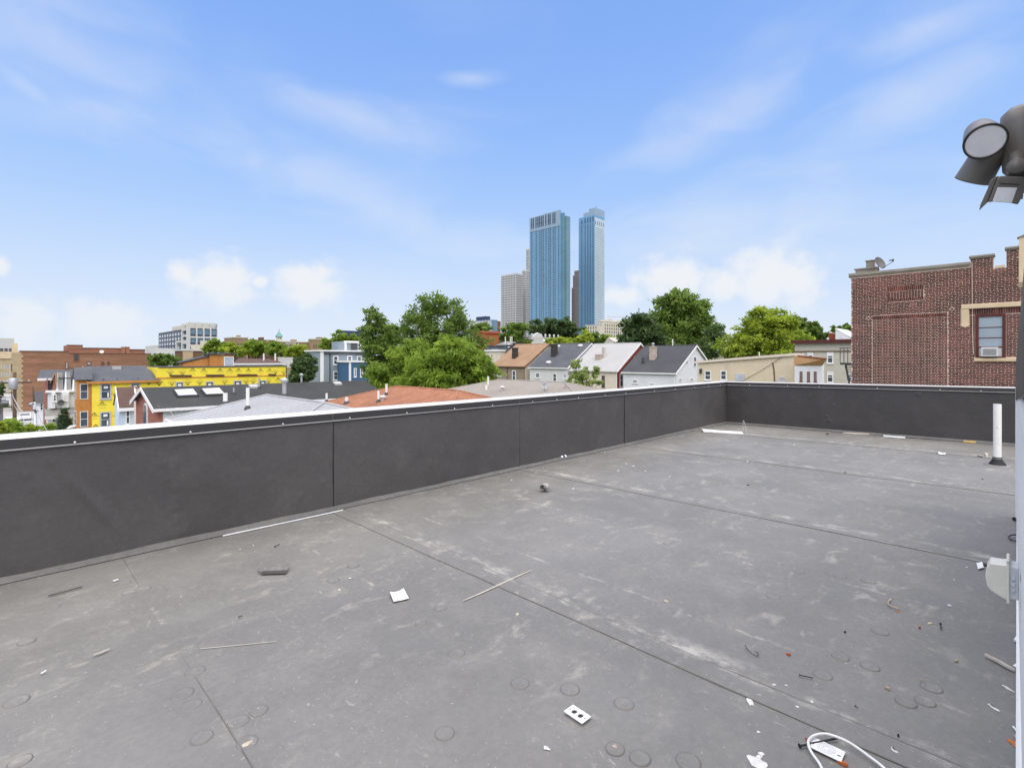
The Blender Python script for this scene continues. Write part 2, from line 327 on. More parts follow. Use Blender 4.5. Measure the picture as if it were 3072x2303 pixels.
# ------------------------------------------------------------------ roof deck
roof = thing('roof_deck', (6, 2.5, -.2), None, None); tag(roof, kind='structure')
mb = MB(); mb.q((-3, -4, fz(-4)-.012), (14, -4, fz(-4)-.012), (14, 5.6, fz(5.6)-.012), (-3, 5.6, fz(5.6)-.012)); mb.build('decking', M['roofing_grey'], roof)
seams = [-3.4, -.44, 2.58, 5.605, 8.62, 11.55, 14.2]
for k in range(len(seams)-1):
    a, b = seams[k], seams[k+1]
    prof = [(a, -.004), (a, .0055), (a+.03, .0055), (a+.135, .005), (a+.15, .0055), (a+.17, .002), (b-.01, .001), (b+.07, -.006)]
    if b > UF: prof[-2:] = [(UF+.02, .001)]
    mb = MB(); vs = [-4+i*(VL+4.02)/38 for i in range(39)]
    for i in range(38):
        for j in range(len(prof)-1):
            def w(p, v):
                e = .006*(mnoise.noise((p[0]*.9, v*.9, 3.1)))+(.010*mnoise.noise((v*1.7, a, 0)) if j < 0 else 0)
                x = p[0]+.008*mnoise.noise((v*1.3, a, 1.0))
                return (x, v, fz(v)+p[1]+e)
            mb.q(w(prof[j], vs[i]), w(prof[j+1], vs[i]), w(prof[j+1], vs[i+1]), w(prof[j], vs[i+1]))
    mb.build('membrane_sheet', M['membrane'], roof, smooth=False)
    if 0 < k < 6:
        mb = MB(); pts = []
        for i in range(61):
            v = -3+i*(VL+3)/60
            pts.append((a-.004+.008*mnoise.noise((v*1.3, a, 1.0))+.003*mnoise.noise((v*6, 3, a)), v, fz(v)+.004+.006*mnoise.noise((a*.9, v*.9, 3.1))))
        mb.tube(pts, [.0028+.002*mnoise.noise((p[1]*4, a, 0)) for p in pts], 6); mb.build('lap_shade_bead', M['lap_bead'], roof, smooth=True)  # bead added to strengthen the shade line at the lap edge
        mb = MB(); mb.tube([(p[0]+.158+.004*mnoise.noise((p[1]*2, 5, a)), p[1], p[2]) for p in pts], [max(.001, .0035+.0022*mnoise.noise((p[1]*3, a, 9))) for p in pts], 6); mb.build('lap_ridge', M['lap_ridge'], roof, smooth=True)
mb = MB(); pts = [(.72+.012*mnoise.noise((v*1.1, 4, 2)), v, fz(v)+.0016+.006*mnoise.noise((.65, v*.9, 3.1))) for v in [i*VL/60 for i in range(61)]]
mb.tube(pts, [.0022+.0010*mnoise.noise((p[1]*3, 2, 9)) for p in pts], 6); mb.build('lap_ridge', M['lap_ridge'], roof, smooth=True)
# angle fillet along the parapets
mb = MB(); mb.q((-3, VL-.05, fz(VL)+.009), (UF, VL-.05, fz(VL)+.009), (UF, VL+.005, fz(VL)+.05), (-3, VL+.005, fz(VL)+.05)); mb.build('base_flashing', M['base_flashing'], roof)
mb = MB(); mb.q((UF-.05, -4, fz(-4)+.009), (UF+.005, -4, fz(-4)+.05), (UF+.005, VL, fz(VL)+.05), (UF-.05, VL, fz(VL)+.009)); mb.build('base_flashing', M['base_flashing'], roof)
# fastener plates showing through
mb = MB(); mb.mi = 1; mb.lathe([(.046, -.004), (.044, .0035), (.039, .0062)], n=20); mb.mi = 0; mb.lathe([(.039, .0062), (.034, .0068), (.028, .0045), (.012, .0035), (.0, .0036)], n=20)
disc = mb.build('fastener_plate', [M['membrane'], M['rim_shade']], smooth=True); disc_me = disc.data; bpy.data.objects.remove(disc)
R2 = random.Random(5); cnt = 0
for k in range(10):
    ul = .72+1.225*k
    for j in range(14):
        v = .25+j*.42+R2.uniform(-.1, .1)
        if v > 5.3: continue
        for sgn in (-1, 1):
            if R2.random() < (.66 if k < 3 else .84): continue
            x = ul+sgn*R2.uniform(.07, .17)
            if any(abs(x-s_-.05) < .13 for s_ in seams): continue
            o = inst('fastener_plate', disc_me, (x, v+R2.uniform(-.12, .12), fz(v)+.003), roof, R2.uniform(0, 6), R2.uniform(.8, 1.1)); o.scale.z = R2.uniform(.25, .6); cnt += 1
for sx, sy in [(155,1823),(80,1925),(50,2104),(60,2285),(373,1750),(430,1768),(585,2015),(548,2082),(575,2115),(715,2165),(742,2228),(1334,2200),(1920,2275),(2065,2285),(2610,2000),(2640,1895),(2520,1730),(2395,1714),(2320,1788),(2775,2105),(1560,2050),(1710,2068),(1370,1960),(1060,1697)]:
    p = FL(sx, sy); o = inst('fastener_plate', disc_me, p+Vector((0, 0, .003)), roof, R2.uniform(0, 6), R2.uniform(.9, 1.15)); o.scale.z = R2.uniform(.35, .7)
# dried paint and sealant spots
mk('spot_white', (.62,.61,.57), .7, .15, 20); mk('spot_rust', (.40,.14,.04), .9, .3, 20); mk('spot_tan', (.43,.37,.28), .9, .2, 20)
def spot(sx, sy, ru, rv, m='spot_white', rz=None, ring=False):
    p = FL(sx, sy); mb = MB(); n = 18; rz = R2.uniform(0, 3) if rz is None else rz; pts = []; seed = R2.uniform(0, 99)
    for i in range(n):
        a = 2*math.pi*i/n; r = 1+.5*mnoise.noise((math.cos(a)*1.7+seed, math.sin(a)*1.7, seed)); x, y = ru*r*math.cos(a), rv*r*math.sin(a)
        pts.append((p.x+x*math.cos(rz)-y*math.sin(rz), p.y+x*math.sin(rz)+y*math.cos(rz)))
    T = .0098
    c = (p.x, p.y)
    for i in range(n):
        a, b = pts[i], pts[(i+1) % n]; f = .6 if ring else 0
        ia, ib = (c[0]+(a[0]-c[0])*f, c[1]+(a[1]-c[1])*f), (c[0]+(b[0]-c[0])*f, c[1]+(b[1]-c[1])*f)
        P3 = lambda q, h: (q[0], q[1], fz(q[1])+h)
        if ring: mb.q(P3(a, .004), P3(b, .004), P3(ib, T), P3(ia, T))
        else: mb.q(P3(a, .004), P3(b, .004), P3(c, T+.001))
    mb.build('paint_spot', M[m], roof)
for a in [(2980,2123,.030,.010,'spot_white',.8,True),(3022,2065,.028,.009,'spot_white',.8),(2683,2251,.020,.010,'spot_white',.8,True),(2270,2285,.035,.03),(2250,2106,.03,.012,'spot_white',.7),(1552,1843,.018,.012,'spot_tan'),
          (2322,2055,.010,.006),(2358,2057,.007,.005),(2436,2106,.010,.007),(2392,2122,.012,.009),(1998,1803,.018,.012,'spot_tan'),(3045,2232,.030,.020,'spot_rust'),(3062,2250,.014,.008,'spot_rust'),(2276,2197,.007,.006),(2285,2262,.012,.010),(2278,2270,.01,.012),
          (1900,1398,.02,.016),(1878,1391,.014,.010),(1854,1412,.016,.013),(1936,1413,.013,.01),(2009,1430,.013,.012),(1815,1357,.015,.012),(1608,1418,.012,.01),(1535,1440,.012,.01),(1720,1466,.016,.01),(1630,1404,.012,.008),(1904,1329,.02,.012),(1926,1324,.012,.009),
          (2180,1322,.014,.012),(2186,1326,.012,.01),(2382,1334,.02,.014),(2700,1348,.014,.01),(2242,1384,.01,.008),(2900,1702,.007,.006),(2862,1740,.006,.005),(760,1636,.006,.006),(720,1648,.006,.005),(1050,1735,.008,.008),(1018,1770,.008,.008),
          (2690,1834,.014,.006,'spot_rust',1.0),(2790,1870,.02,.01,'spot_tan'),(1640,2245,.016,.012),(1845,2240,.014,.012,'spot_tan'),(740,2232,.02,.012,'spot_tan')]:
    spot(*a)

# ------------------------------------------------------------------ parapets
def coping_profile(): return [(.005, 0), (.32, .0), (.32, .012), (.0, .012), (-.018, .004), (-.018, -.074), (-.025, -.082), (-.023, -.088), (-.010, -.086), (-.010, -.006)]
pl = thing('parapet', (5, VL+.15, -.2), 'long low parapet left of the roof, dark membrane face under bronze edge and white coping', 'parapet')
mb = MB(); mb.box(-3.4, UF+.31, VL+.02, VL+.30, -.5, fz(VL)+HP-.015); mb.build('core', M['roofing_grey'], pl)
jx = [-3.4]+[PV(x, 1400, VL)[0] for x in (1000, 1558, 1873, 2079)]+[UF]
bumps = [(PV(*q, VL)) for q in [(527,1333),(524,1383),(527,1398),(530,1465),(528,1500),(527,1524),(530,1548),(529,1564),(526,1597),(265,1358),(80,1422),(480,1392),(498,1440),(812,1437),(970,1448),(905,1485),(414,1555),(1090,1380),(1095,1480),(2143,1182)]]
for k in range(5):
    a, b = jx[k]+(.004 if k else 0), jx[k+1]-.004; nx = max(10, int((b-a)*42)); ny = 40; mb = MB(); z0, z1 = fz(VL)-.01, fz(VL)+HP-.03
    def w(i, j):
        x = a+(b-a)*i/nx; z = z0+(z1-z0)*j/ny
        d = .010*mnoise.noise((x*1.4, z*1.1, k*3.))+.004*mnoise.noise((x*5, z*4, k*3.))
        for q in bumps:
            r2 = ((x-q.x)**2+(z-q.z)**2)/.0011
            if r2 < 8: d += .0045*math.exp(-r2)
        if k == 0: d += .02*math.exp(-(((x-.35)-(.75-z)*.6)/.05)**2)*math.exp(-((z-.45)/.25)**2)      # long crease at the left
        if k == 3 and abs(x-7.6) < 1.2 and z < .8: d += .004*math.sin(z*55)*max(0, 1-abs(x-7.4)/.6)
        ed = min(x-a, b-x); d += .004*max(0, 1-ed/.04)*(1 if k % 2 else .2)
        return (x, VL-d-.002*(k % 2), z)
    for i in range(nx):
        for j in range(ny): mb.q(w(i, j), w(i+1, j), w(i+1, j+1), w(i, j+1))
    mb.build('membrane_panel', M['wall_membrane'], pl, smooth=True)
    if k: # dark gap of the lap
        mb = MB(); mb.box(jx[k]-.006, jx[k]+.006, VL-.005, VL+.01, fz(VL), z1); mb.build('joint', M['rubber_black'], pl)
pf = thing('parapet', (UF+.15, 1, -.2), 'far low parapet crossing in front of the brick building, nearly black membrane face', 'parapet')
mb = MB(); mb.box(UF+.02, UF+.30, -4.2, VL+.31, -.5, fz(5)+HP-.08); mb.build('core', M['roofing_grey'], pf)
mb = MB(); nx, ny = 260, 34; far_b = [(PU(*q, UF), r) for q, r in [((2158,1247),.05),((2172,1252),.035),((2480,1248),.02),((2488,1262),.03),((2426,1188),.02),((2500,1215),.02),((2753,1182),.03),((2636,1207),.012),((2990,1180),.02)]]
def w(i, j):
    v = -4+(VL+4)*i/nx; z0, z1 = fz(v)-.01, fz(v)+HP-.03; z = z0+(z1-z0)*j/ny
    d = .008*mnoise.noise((v*1.2, z*1.1, 7.))+.003*mnoise.noise((v*5, z*4, 9.))
    for q, r in far_b:
        r2 = ((v-q.y)**2*2+(z-q.z)**2)/(r*r)
        if r2 < 8: d += .022*math.exp(-r2)
    return (UF-d, v, z)
for i in range(nx):
    for j in range(ny): mb.q(w(i, j), w(i+1, j), w(i+1, j+1), w(i, j+1))
mb.build('membrane_panel', M['wall_membrane_b'], pf, smooth=True)
# coping lengths
def coping(parent, axis, a0, a1):
    pr = coping_profile(); out = []
    def pt(p, a):
        if axis == 'x': return (a, VL+p[0], fz(VL)+HP+p[1])
        return (UF+p[0], a, fz(a)+HP+p[1])
    mb = MB(); k = len(pr)
    for i in range(k):
        j = (i+1) % k
        mb.mi = 0 if i in (0, 1, 2, 3) else (2 if i in (5, 6) else 1)
        mb.q(pt(pr[i], a0), pt(pr[j], a0), pt(pr[j], a1), pt(pr[i], a1))
    mb.mi = 0; mb.q(*[pt(p, a0) for p in pr]); mb.q(*[pt(p, a1) for p in pr])
    return mb.build('coping', [M['coping_metal'], M['bronze_metal'], M['steel_edge']], parent)
xs = [-3.4, -.4, 2.62, 5.64, 8.66, 11.4, UF]
for a, b in zip(xs[:-1], xs[1:]): coping(pl, 'x', a+.0015, b-.0015)
for a, b in ((-4.2, -1.2), (-1.2, 1.8), (1.8, 4.3), (4.3, VL)): coping(pf, 'y', a+.0015, b-.0015)
mb = MB(); mb.box(UF+.002, UF+.32, VL+.002, VL+.32, fz(VL)+HP-.05, fz(VL)+HP+.0125); mb.build('coping_corner', M['coping_metal'], pl)
mb = MB(); mb.lathe([(.0085, 0), (.0085, .003), (.006, .006), (.002, .0075), (0, .0075)], axis=(0, -1, 0), n=10); sc_ = mb.build('screw', M['pvc_white'], smooth=True); sme = sc_.data; bpy.data.objects.remove(sc_)
for x in (224, 570, 847, 1047, 1218, 1361, 1475, 1596, 1668, 1733, 1813, 1875, 1961, 2023, 2081, 2123, 2159):
    u = PV(x, 1250, VL)[0]; inst('screw', sme, (u, VL-.018, fz(VL)+HP-.063), pl)
for cx in (275, 432, 678, 883, 1260, 1668, 1933):
    v = PU(2050+.462*cx, 1180, UF)[1]; o = inst('screw', sme, (UF-.018, v, fz(v)+HP-.063), pf, math.radians(-90))

# ------------------------------------------------------------------ bulkhead (sided wall right beside the camera)
bk = thing('bulkhead_wall', (4, -1.5, -.1), 'white sided rooftop bulkhead wall at the right edge with dark sloping metal edge', 'wall')
def vw(u): return -.02+.004*u
mk('white_board', (.78,.765,.73), .5, .04, 2, .03)
def brd(u0, u1, z0, z1, nm='siding_board'):
    mb = MB(); prof = [(.0, z0), (.016, z0), (.017, z0+.012), (.013, z0+.5*(z1-z0)), (.016, z0+.55*(z1-z0)), (.004, z1), (0, z1)]
    A = [(u0, vw(u0)-.02+p, z+fz(0)) for p, z in prof]; B = [(u1, vw(u1)-.02+p, z) for p, z in prof]
    for i in range(len(prof)-1): mb.q(A[i], B[i], B[i+1], A[i+1])
    mb.q(*A); mb.q(*B); mb.build(nm, M['white_board'], bk)
mb = MB(); mb.box(.5, 1.68, -.5, -.046, 0, 2.34); mb.box(-1.4, 1.68, -2.6, -.5, 0, 1.8); mb.q((1.68, -.046, 0), (7.36, -.02, 0), (7.36, -.02, 1.5), (1.68, -.046, 1.8)); mb.q((7.36, -.02, 0), (7.36, -2.6, 0), (7.36, -2.6, 1.5), (7.36, -.02, 1.5)); mb.q((1.68, -.046, 1.8), (7.36, -.02, 1.5), (7.36, -2.6, 1.5), (1.68, -2.6, 1.8)); mb.build('core', M['white_trim'], bk)
E_ = .118
for i in range(24):
    z0 = .03+i*E_
    if z0 < 1.35: brd(-1.4, 7.37, z0, z0+E_)
    elif z0 < 2.25: brd(.5, 1.68, z0, z0+E_)
mb = MB(); mb.box(7.37, 7.45, -.10, vw(7.4)+.004, 0, 1.36); mb.build('corner_trim', M['white_trim'], bk, bevel=.004)
mb = MB(); mb.prism([(1.69, vw(1.69)+.002, 1.57), (7.47, vw(7.47)+.002, 1.215), (7.47, vw(7.47)+.002, 1.57), (1.69, vw(1.69)+.002, 1.87)], (0, -.07, 0)); mb.build('metal_edge', M['bronze_metal'], bk, bevel=.006)
mb = MB(); mb.prism([(7.40, vw(7.4)+.005, 1.21), (7.49, vw(7.4)+.005, 1.20), (7.50, vw(7.4)+.005, 1.33), (7.44, vw(7.4)+.005, 1.40)], (0, -.02, 0)); mb.build('edge_end', M['dark_metal'], bk)
mb = MB(); mb.box(1.2, 7.4, vw(4)-.02, vw(4)+.008, fz(0)+.01, .055); mb.build('base_strip', M['white_trim'], bk)

# ------------------------------------------------------------------ floodlight with two heads and a motion sensor
mk('lamp_grey', (.155,.141,.126), .42, .05, 20, .03, spec=.45); mk('lamp_lens', (.80,.78,.81), .35, .03, 20); mk('pir_lens', (.72,.73,.75), .3, .05, 30); mk('lamp_dark', (.03,.028,.027), .5)
def cl(x, y): return (2772+x*.2413, 300+y*.2413)
fl = thing('floodlight', tuple(PD(*cl(1300, 500), 1.12)), 'grey outdoor floodlight with round lamp heads and motion sensor, top right corner', 'floodlight')
def camvec(p): return (Vector((0, 0, CAMZ))-p).normalized()
eR = Vector((RT[0], RT[1], 0)); eU = Vector((0, 0, 1))
p = PD(*cl(760, 515), 1.086); n = (camvec(p)*.92+(-eU*.62+eR*.34)*.50).normalized()
mb = MB(); r = .036; mb.lathe([(.0, -.085), (.020, -.084), (.027, -.07), (.031, -.045), (r-.001, -.012), (r, 0), (r, .003), (r-.004, .003), (r-.004, -.002)], c=p, axis=n, n=48)
ha = mb.build('lamp_head', M['lamp_grey'], fl, smooth=True); mb = MB(); mb.lathe([(0, .003), (r-.006, .003), (r-.0035, .0035), (r-.0025, .001)], c=p, axis=n, n=48); mb.build('lens', M['lamp_lens'], ha, smooth=True)
mb = MB(); mb.lathe([(r+.0008, -.003), (r+.001, .004), (r-.0016, .0045), (r-.002, .002)], c=p, axis=n, n=48); mb.build('gasket', M['lamp_dark'], ha, smooth=True)
pa, pb = PD(*cl(850, 590), 1.13), PD(*cl(618, 985), 1.17); ax = (pb-pa).normalized(); ln = (pb-pa).length
mb = MB(); mb.lathe([(0, -.005), (.026, 0), (.031, .012), (.035, ln), (.0355, ln+.004), (.033, ln+.004), (.032, ln-.01)], c=pa, axis=ax, n=40); hb = mb.build('lamp_head', M['lamp_grey'], fl, smooth=True)
mb = MB(); mb.lathe([(0, ln-.008), (.032, ln-.008)], c=pa, axis=ax, n=32); mb.build('lens', M['lamp_lens'], hb)
pc = PD(*cl(1230, 470), 1.10); mb = MB(); mb.lathe([(0, -.078), (.030, -.076), (.036, -.066), (.036, .035), (.033, .055), (.022, .066), (0, .068)], c=pc, axis=(.05, 0.05, 1), n=40); mb.build('body', M['lamp_grey'], fl, smooth=True)
mb = MB(); mb.tube([PD(*cl(1010, 390), 1.13), PD(*cl(1180, 390), 1.11)], .012, 14); mb.tube([PD(*cl(1030, 590), 1.12), PD(*cl(1160, 560), 1.11)], .008, 12); mb.build('swivel_arm', M['lamp_dark'], fl, smooth=True)
mb = MB(); q = PD(*cl(1150, 835), 1.075); mb.lathe([(.0, .018), (.009, .018), (.010, .016), (.0145, .016), (.016, .012), (.016, -.012), (.0, -.013)], c=q, axis=camvec(q)+eU*.2, n=28); mb.tube([PD(*cl(1160, 700), 1.09), q, PD(*cl(1140, 960), 1.085)], [.016, .011, .014], 16); mb.build('knuckle', M['lamp_grey'], fl, smooth=True)
def sen(x, y, d): return PD(*cl(x, y), d)
mb = MB(); out = [(935, 945), (1300, 952), (1300, 1130), (1165, 1300), (1100, 1290), (1085, 1200), (905, 1190), (820, 1268), (790, 1275), (900, 985)]
mb.prism([sen(x, y, 1.062) for x, y in [(935, 948), (1300, 955), (1245, 1150), (1168, 1302), (1098, 1288), (1092, 1284), (848, 1266), (838, 1268), (792, 1278), (905, 990)]], (camvec(q))*-.045)
sn = mb.build('motion_sensor', M['lamp_grey'], fl, bevel=.003)
mb = MB(); mb.prism([sen(x, y, 1.066) for x, y in [(935, 945), (905, 985), (790, 1275), (740, 1320), (682, 1378), (700, 1300), (790, 1100), (822, 1005), (870, 960)]], camvec(q)*-.035); mb.build('visor', M['lamp_grey'], sn, bevel=.002)
mb = MB(); mb.prism([sen(x, y, 1.060) for x, y in [(915, 1085), (1160, 1092), (1090, 1282), (850, 1264)]], camvec(q)*-.01); mb.build('sensor_lens', M['pir_lens'], sn, bevel=.001)
mb = MB(); mb.prism([sen(x, y, 1.0605) for x, y in [(942, 1032), (1190, 1046), (1188, 1054), (942, 1040)]], camvec(q)*-.004); mb.build('slot', M['lamp_dark'], sn)
mb = MB(); mb.prism([sen(x, y, 1.063) for x, y in [(1205, 1190), (1235, 1185), (1225, 1235), (1198, 1235)]], camvec(q)*-.012); mb.build('latch', M['lamp_grey'], sn)
mb = MB(); mb.tube([pc+Vector((0.0, -.01, .03)), Vector((pc.x+.02, vw(1.5)-.01, pc.z+.03))], .03, 16); mb.build('wall_mount', M['lamp_grey'], fl, smooth=True)

# ------------------------------------------------------------------ weatherproof outlet on the bulkhead
mk('outlet_cover', (.66,.64,.55), .25, .03, 10, .02, spec=.5); mk('outlet_base', (.50,.52,.55), .4, .03)
U0 = 3.3
oc = thing('outlet_box', (U0, vw(U0), .628), 'weatherproof outlet box with clear bubble cover on the white bulkhead wall', 'outlet')
z0 = .628-.085; y0 = vw(U0)+.001
mb = MB(); mb.box(U0-.05, U0+.055, y0, y0+.032, z0+.01, z0+.158); b_ = mb.build('back_box', M['outlet_base'], oc, bevel=.004)
for k in range(3): mb = MB(); mb.box(U0-.056, U0-.05, y0+.012, y0+.026, z0+.045+k*.026, z0+.061+k*.026); mb.build('knockout', M['outlet_base'], b_, bevel=.002)
prof = [(y0+.033, z0+.165), (y0+.048, z0+.160), (y0+.096, z0+.155), (y0+.107, z0+.130), (y0+.112, z0+.09), (y0+.106, z0+.045), (y0+.092, z0+.026), (y0+.05, z0+.004), (y0+.033, z0+.0)]
mb = MB(); mb.prism([(U0-.052, y, z) for y, z in prof], (.105, 0, 0)); cv = mb.build('bubble_cover', M['outlet_cover'], oc, bevel=.005)
mb = MB(); mb.box(U0-.058, U0+.060, y0+.031, y0+.040, z0-.012, z0+.178); mb.build('flange', M['outlet_cover'], oc, bevel=.003)
for k in range(3): mb = MB(); mb.tube([(U0-.06+k*.045, y0+.036, z0+.181), (U0-.03+k*.045, y0+.036, z0+.181)], .006, 10); mb.build('hinge', M['outlet_cover'], oc, smooth=True)

# ------------------------------------------------------------------ vent pipe
p = FL(2992, 1395); vp = thing('vent_pipe', tuple(p), 'upright white plastic vent pipe in a black rubber boot near the far right corner', 'vent pipe')
mb = MB(); mb.lathe([(.049, .05), (.049, .95), (.043, .95), (.043, .5)], c=p, n=32); mb.build('pipe', M['pvc_white'], vp)
mb = MB(); mb.lathe([(.108, .002), (.104, .014), (.062, .085), (.057, .118), (.050, .130)], c=p, n=28); bt = mb.build('rubber_boot', M['rubber_black'], vp, smooth=True)
mb = MB(); mb.lathe([(.060, .100), (.0615, .106), (.058, .113)], c=p, n=28); mb.build('clamp', M['steel_edge'], bt, smooth=True)
mb = MB(); mb.lathe([(.165, .002), (.16, .009), (.10, .012), (.0, .012)], c=p, n=32); mb.build('flange', M['membrane'], vp, smooth=True)
mb = MB(); mb.pb('u', p.x-.050, p.y-.006, p.y+.010, p.z+.585, p.z+.592, 0, .002); mb.build('scuff', M['dark_metal'], vp)
# ------------------------------------------------------------------ things lying on the roof
mk('scrap_white', (.74,.74,.73), .5, .06, 8); mk('scrap_metal', (.13,.125,.118), .4, .15, 12, metal=.4); mk('felt', (.30,.29,.275), .95, .2, 25, .15, 60); mk('lath_wood', (.50,.44,.36), .85, .15, 10, .1, 40, stretch=(.3,.3,1)); mk('yellow_wood', (.55,.38,.13), .8, .15, 9)
mk('pale_lath', (.40,.375,.32), .9, .15, 10); mk('chip_orange', (.42,.11,.035), .85, .2, 20); mk('cable_white', (.72,.71,.67), .45, .05, 10); mk('nail_dark', (.045,.042,.04), .5, .2, metal=.5); mk('label_blue', (.05,.08,.22), .5); mk('clear_plastic', (.48,.49,.49), .3, .1); mk('tan_scrap', (.42,.34,.23), .85, .2, 20)
def cf(x, y): return (2272+x*.3939, 1650+y*.3939)
def cm(x, y): return (1500+x*.3939, 1650+y*.3939)
def cn(x, y): return (700+x*.3617, 1500+y*.3617)
def co_(x, y): return (1450+x*.3617, 1130+y*.3617)
def cr(x, y): return (2050+x*.462, 1130+y*.462)
TOP = .011
def stick(name, p0, p1, w_, h_, m, label, cat, taper=1.0, lift=0.0, group=None, base=None):
    a, b = FL(*p0), FL(*p1); d = (b-a); n = Vector((-d.y, d.x, 0)).normalized(); k = 6; mb = MB(); rings = []
    for i in range(k+1):
        t = i/k; p = a.lerp(b, t)+n*.15*w_*math.sin(t*9+a.x); ww = w_/2*(1-(1-taper)*abs(2*t-1)**2)
        z = (TOP if base is None else base)+lift*t
        rings.append([p-n*ww+Vector((0, 0, z)), p+n*ww+Vector((0, 0, z)), p+n*ww*.9+Vector((0, 0, z+h_)), p-n*ww*.9+Vector((0, 0, z+h_))])
    for i in range(k):
        for j in range(4): mb.q(rings[i][j], rings[i][(j+1) % 4], rings[i+1][(j+1) % 4], rings[i+1][j])
    mb.q(*rings[0]); mb.q(*rings[-1])
    return tag(mb.build(name, M[m], origin=a), label, cat, group)
def sheet(name, corners, m, label, cat, curl=.01, thick=.003, group=None, lift=0.0):
    """thin curled sheet through 4 floor pixels"""
    P = [FL(*c) for c in corners]; n = 6; mb = MB()
    def g(i, j, h):
        a = P[0].lerp(P[1], i/n); b = P[3].lerp(P[2], i/n); p = a.lerp(b, j/n); x = 2*i/n-1; y = 2*j/n-1
        return p+Vector((0, 0, TOP+h+lift+curl*x*x*(.6+.4*y)))
    for i in range(n):
        for j in range(n):
            mb.q(g(i, j, thick), g(i+1, j, thick), g(i+1, j+1, thick), g(i, j+1, thick)); mb.q(g(i, j, 0), g(i, j+1, 0), g(i+1, j+1, 0), g(i+1, j, 0))
    for i in range(n):
        mb.q(g(i, 0, 0), g(i+1, 0, 0), g(i+1, 0, thick), g(i, 0, thick)); mb.q(g(i, n, 0), g(i, n, thick), g(i+1, n, thick), g(i+1, n, 0))
        mb.q(g(0, i, 0), g(0, i, thick), g(0, i+1, thick), g(0, i+1, 0)); mb.q(g(n, i, 0), g(n, i+1, 0), g(n, i+1, thick), g(n, i, thick))
    return tag(mb.build(name, M[m], origin=P[0], smooth=True), label, cat, group)
def chip(name, px, size, m, label, cat, group=None, rz=None, h=.004):
    p = FL(*px); mb = MB(); k = 7; R = random.Random(int(px[0]*7+px[1])); rz = R.uniform(0, 3) if rz is None else rz; a = []
    for i in range(k):
        w = 2*math.pi*i/k; r = size*(.7+.5*R.random()); x, y = r*math.cos(w), .55*r*math.sin(w); a.append((p.x+x*math.cos(rz)-y*math.sin(rz), p.y+x*math.sin(rz)+y*math.cos(rz)))
    lo = [(x, y, fz(y)+TOP-.006) for x, y in a]; hi = [(p.x+(x-p.x)*.8, p.y+(y-p.y)*.8, fz(y)+TOP+h*R.uniform(.6, 1.2)) for x, y in a]
    for i in range(k): mb.q(lo[i], lo[(i+1) % k], hi[(i+1) % k], hi[i])
    mb.q(*hi); return tag(mb.build(name, M[m], origin=p), label, cat, group)
def nail(p0, p1, label, group=None, r=.0022):
    a, b = FL(*p0), FL(*p1); h = Vector((0, 0, TOP+r)); mb = MB(); mb.tube([a+h, b+h], r, 8); d = (b-a).normalized(); mb.lathe([(r*2.3, -.001), (r*2.3, .001)], c=a+h, axis=d, n=10, cap=True)
    return tag(mb.build('nail', M['nail_dark'], origin=a), label, 'nail', group)

# bent flashing offcut
P = [FL(*cn(*q)) for q in ((235, 625), (440, 618), (465, 568), (262, 578))]
mb = MB(); hgt = [.004, .001, .004, .020, .032]
for i in range(4):
    t0, t1 = i/4, (i+1)/4
    def e(t, s_): return (P[0].lerp(P[3], t) if s_ == 0 else P[1].lerp(P[2], t))
    for th in (0, .003):
        A = e(t0, 0)+Vector((0, 0, TOP+hgt[i]+th)); B = e(t0, 1)+Vector((0, 0, TOP+hgt[i]+th)); C = e(t1, 1)+Vector((0, 0, TOP+hgt[i+1]+th)); D = e(t1, 0)+Vector((0, 0, TOP+hgt[i+1]+th)); mb.q(A, B, C, D)
mb.q(P[0]+Vector((0, 0, TOP+.0)), P[1]+Vector((0, 0, TOP+.0)), P[1]+Vector((0, 0, TOP+.022)), P[0]+Vector((0, 0, TOP+.022)))
a_ = FL(*cn(200, 600)); mb.prism([P[0]+Vector((0, 0, TOP)), a_+Vector((0, 0, TOP)), a_+Vector((0, 0, TOP+.006)), P[0]+Vector((0, 0, TOP+.006))], (.006, .006, 0))
tag(mb.build('metal_flashing_scrap', M['scrap_metal'], origin=P[0]), 'bent dark grey metal flashing offcut lying on the left part of the roof', 'metal scrap')
sheet('white_card', [cn(1330, 856), cn(1455, 828), cn(1412, 757), cn(1299, 787)], 'scrap_white', 'white curled square card lying in the middle of the roof', 'card', .012, .003)
stick('trim_strip', cn(-86, 307), cn(908, 92), .011, .009, 'scrap_white', 'long thin white trim strip against the foot of the left parapet', 'trim strip')
stick('wood_lath', (1389, 1805), (1593, 1712), .017, .002, 'pale_lath', 'thin tan wood lath lying across the seam in mid roof', 'lath', .5, base=.0065)
stick('grey_rod', (145, 1792), (246, 1764), .010, .006, 'scrap_metal', 'thin grey rod lying near the left parapet', 'rod')
stick('scuffed_cord', (600, 1948), (830, 1926), .005, .001, 'pale_lath', 'pale straight string stretched on the left foreground membrane', 'string', base=.006)
stick('twig', (280, 1972), (330, 1952), .014, .005, 'pale_lath', 'curled tan twig at the left foreground', 'twig', .4)
stick('metal_sliver', (124, 2026), (139, 2017), .008, .005, 'scrap_white', 'tiny bright sliver at the far left of the floor', 'sliver')
stick('metal_sliver', (340, 1747), (355, 1742), .012, .006, 'scrap_white', 'small white sliver below the left parapet, nearest the grey rod', 'sliver')
nail(cn(345, 396), cn(385, 374), 'thin dark wire nail beyond the bent metal flashing', None, .003)
nail((716, 1856), (728, 1852), 'short dark nail left of the white card', None, .003)
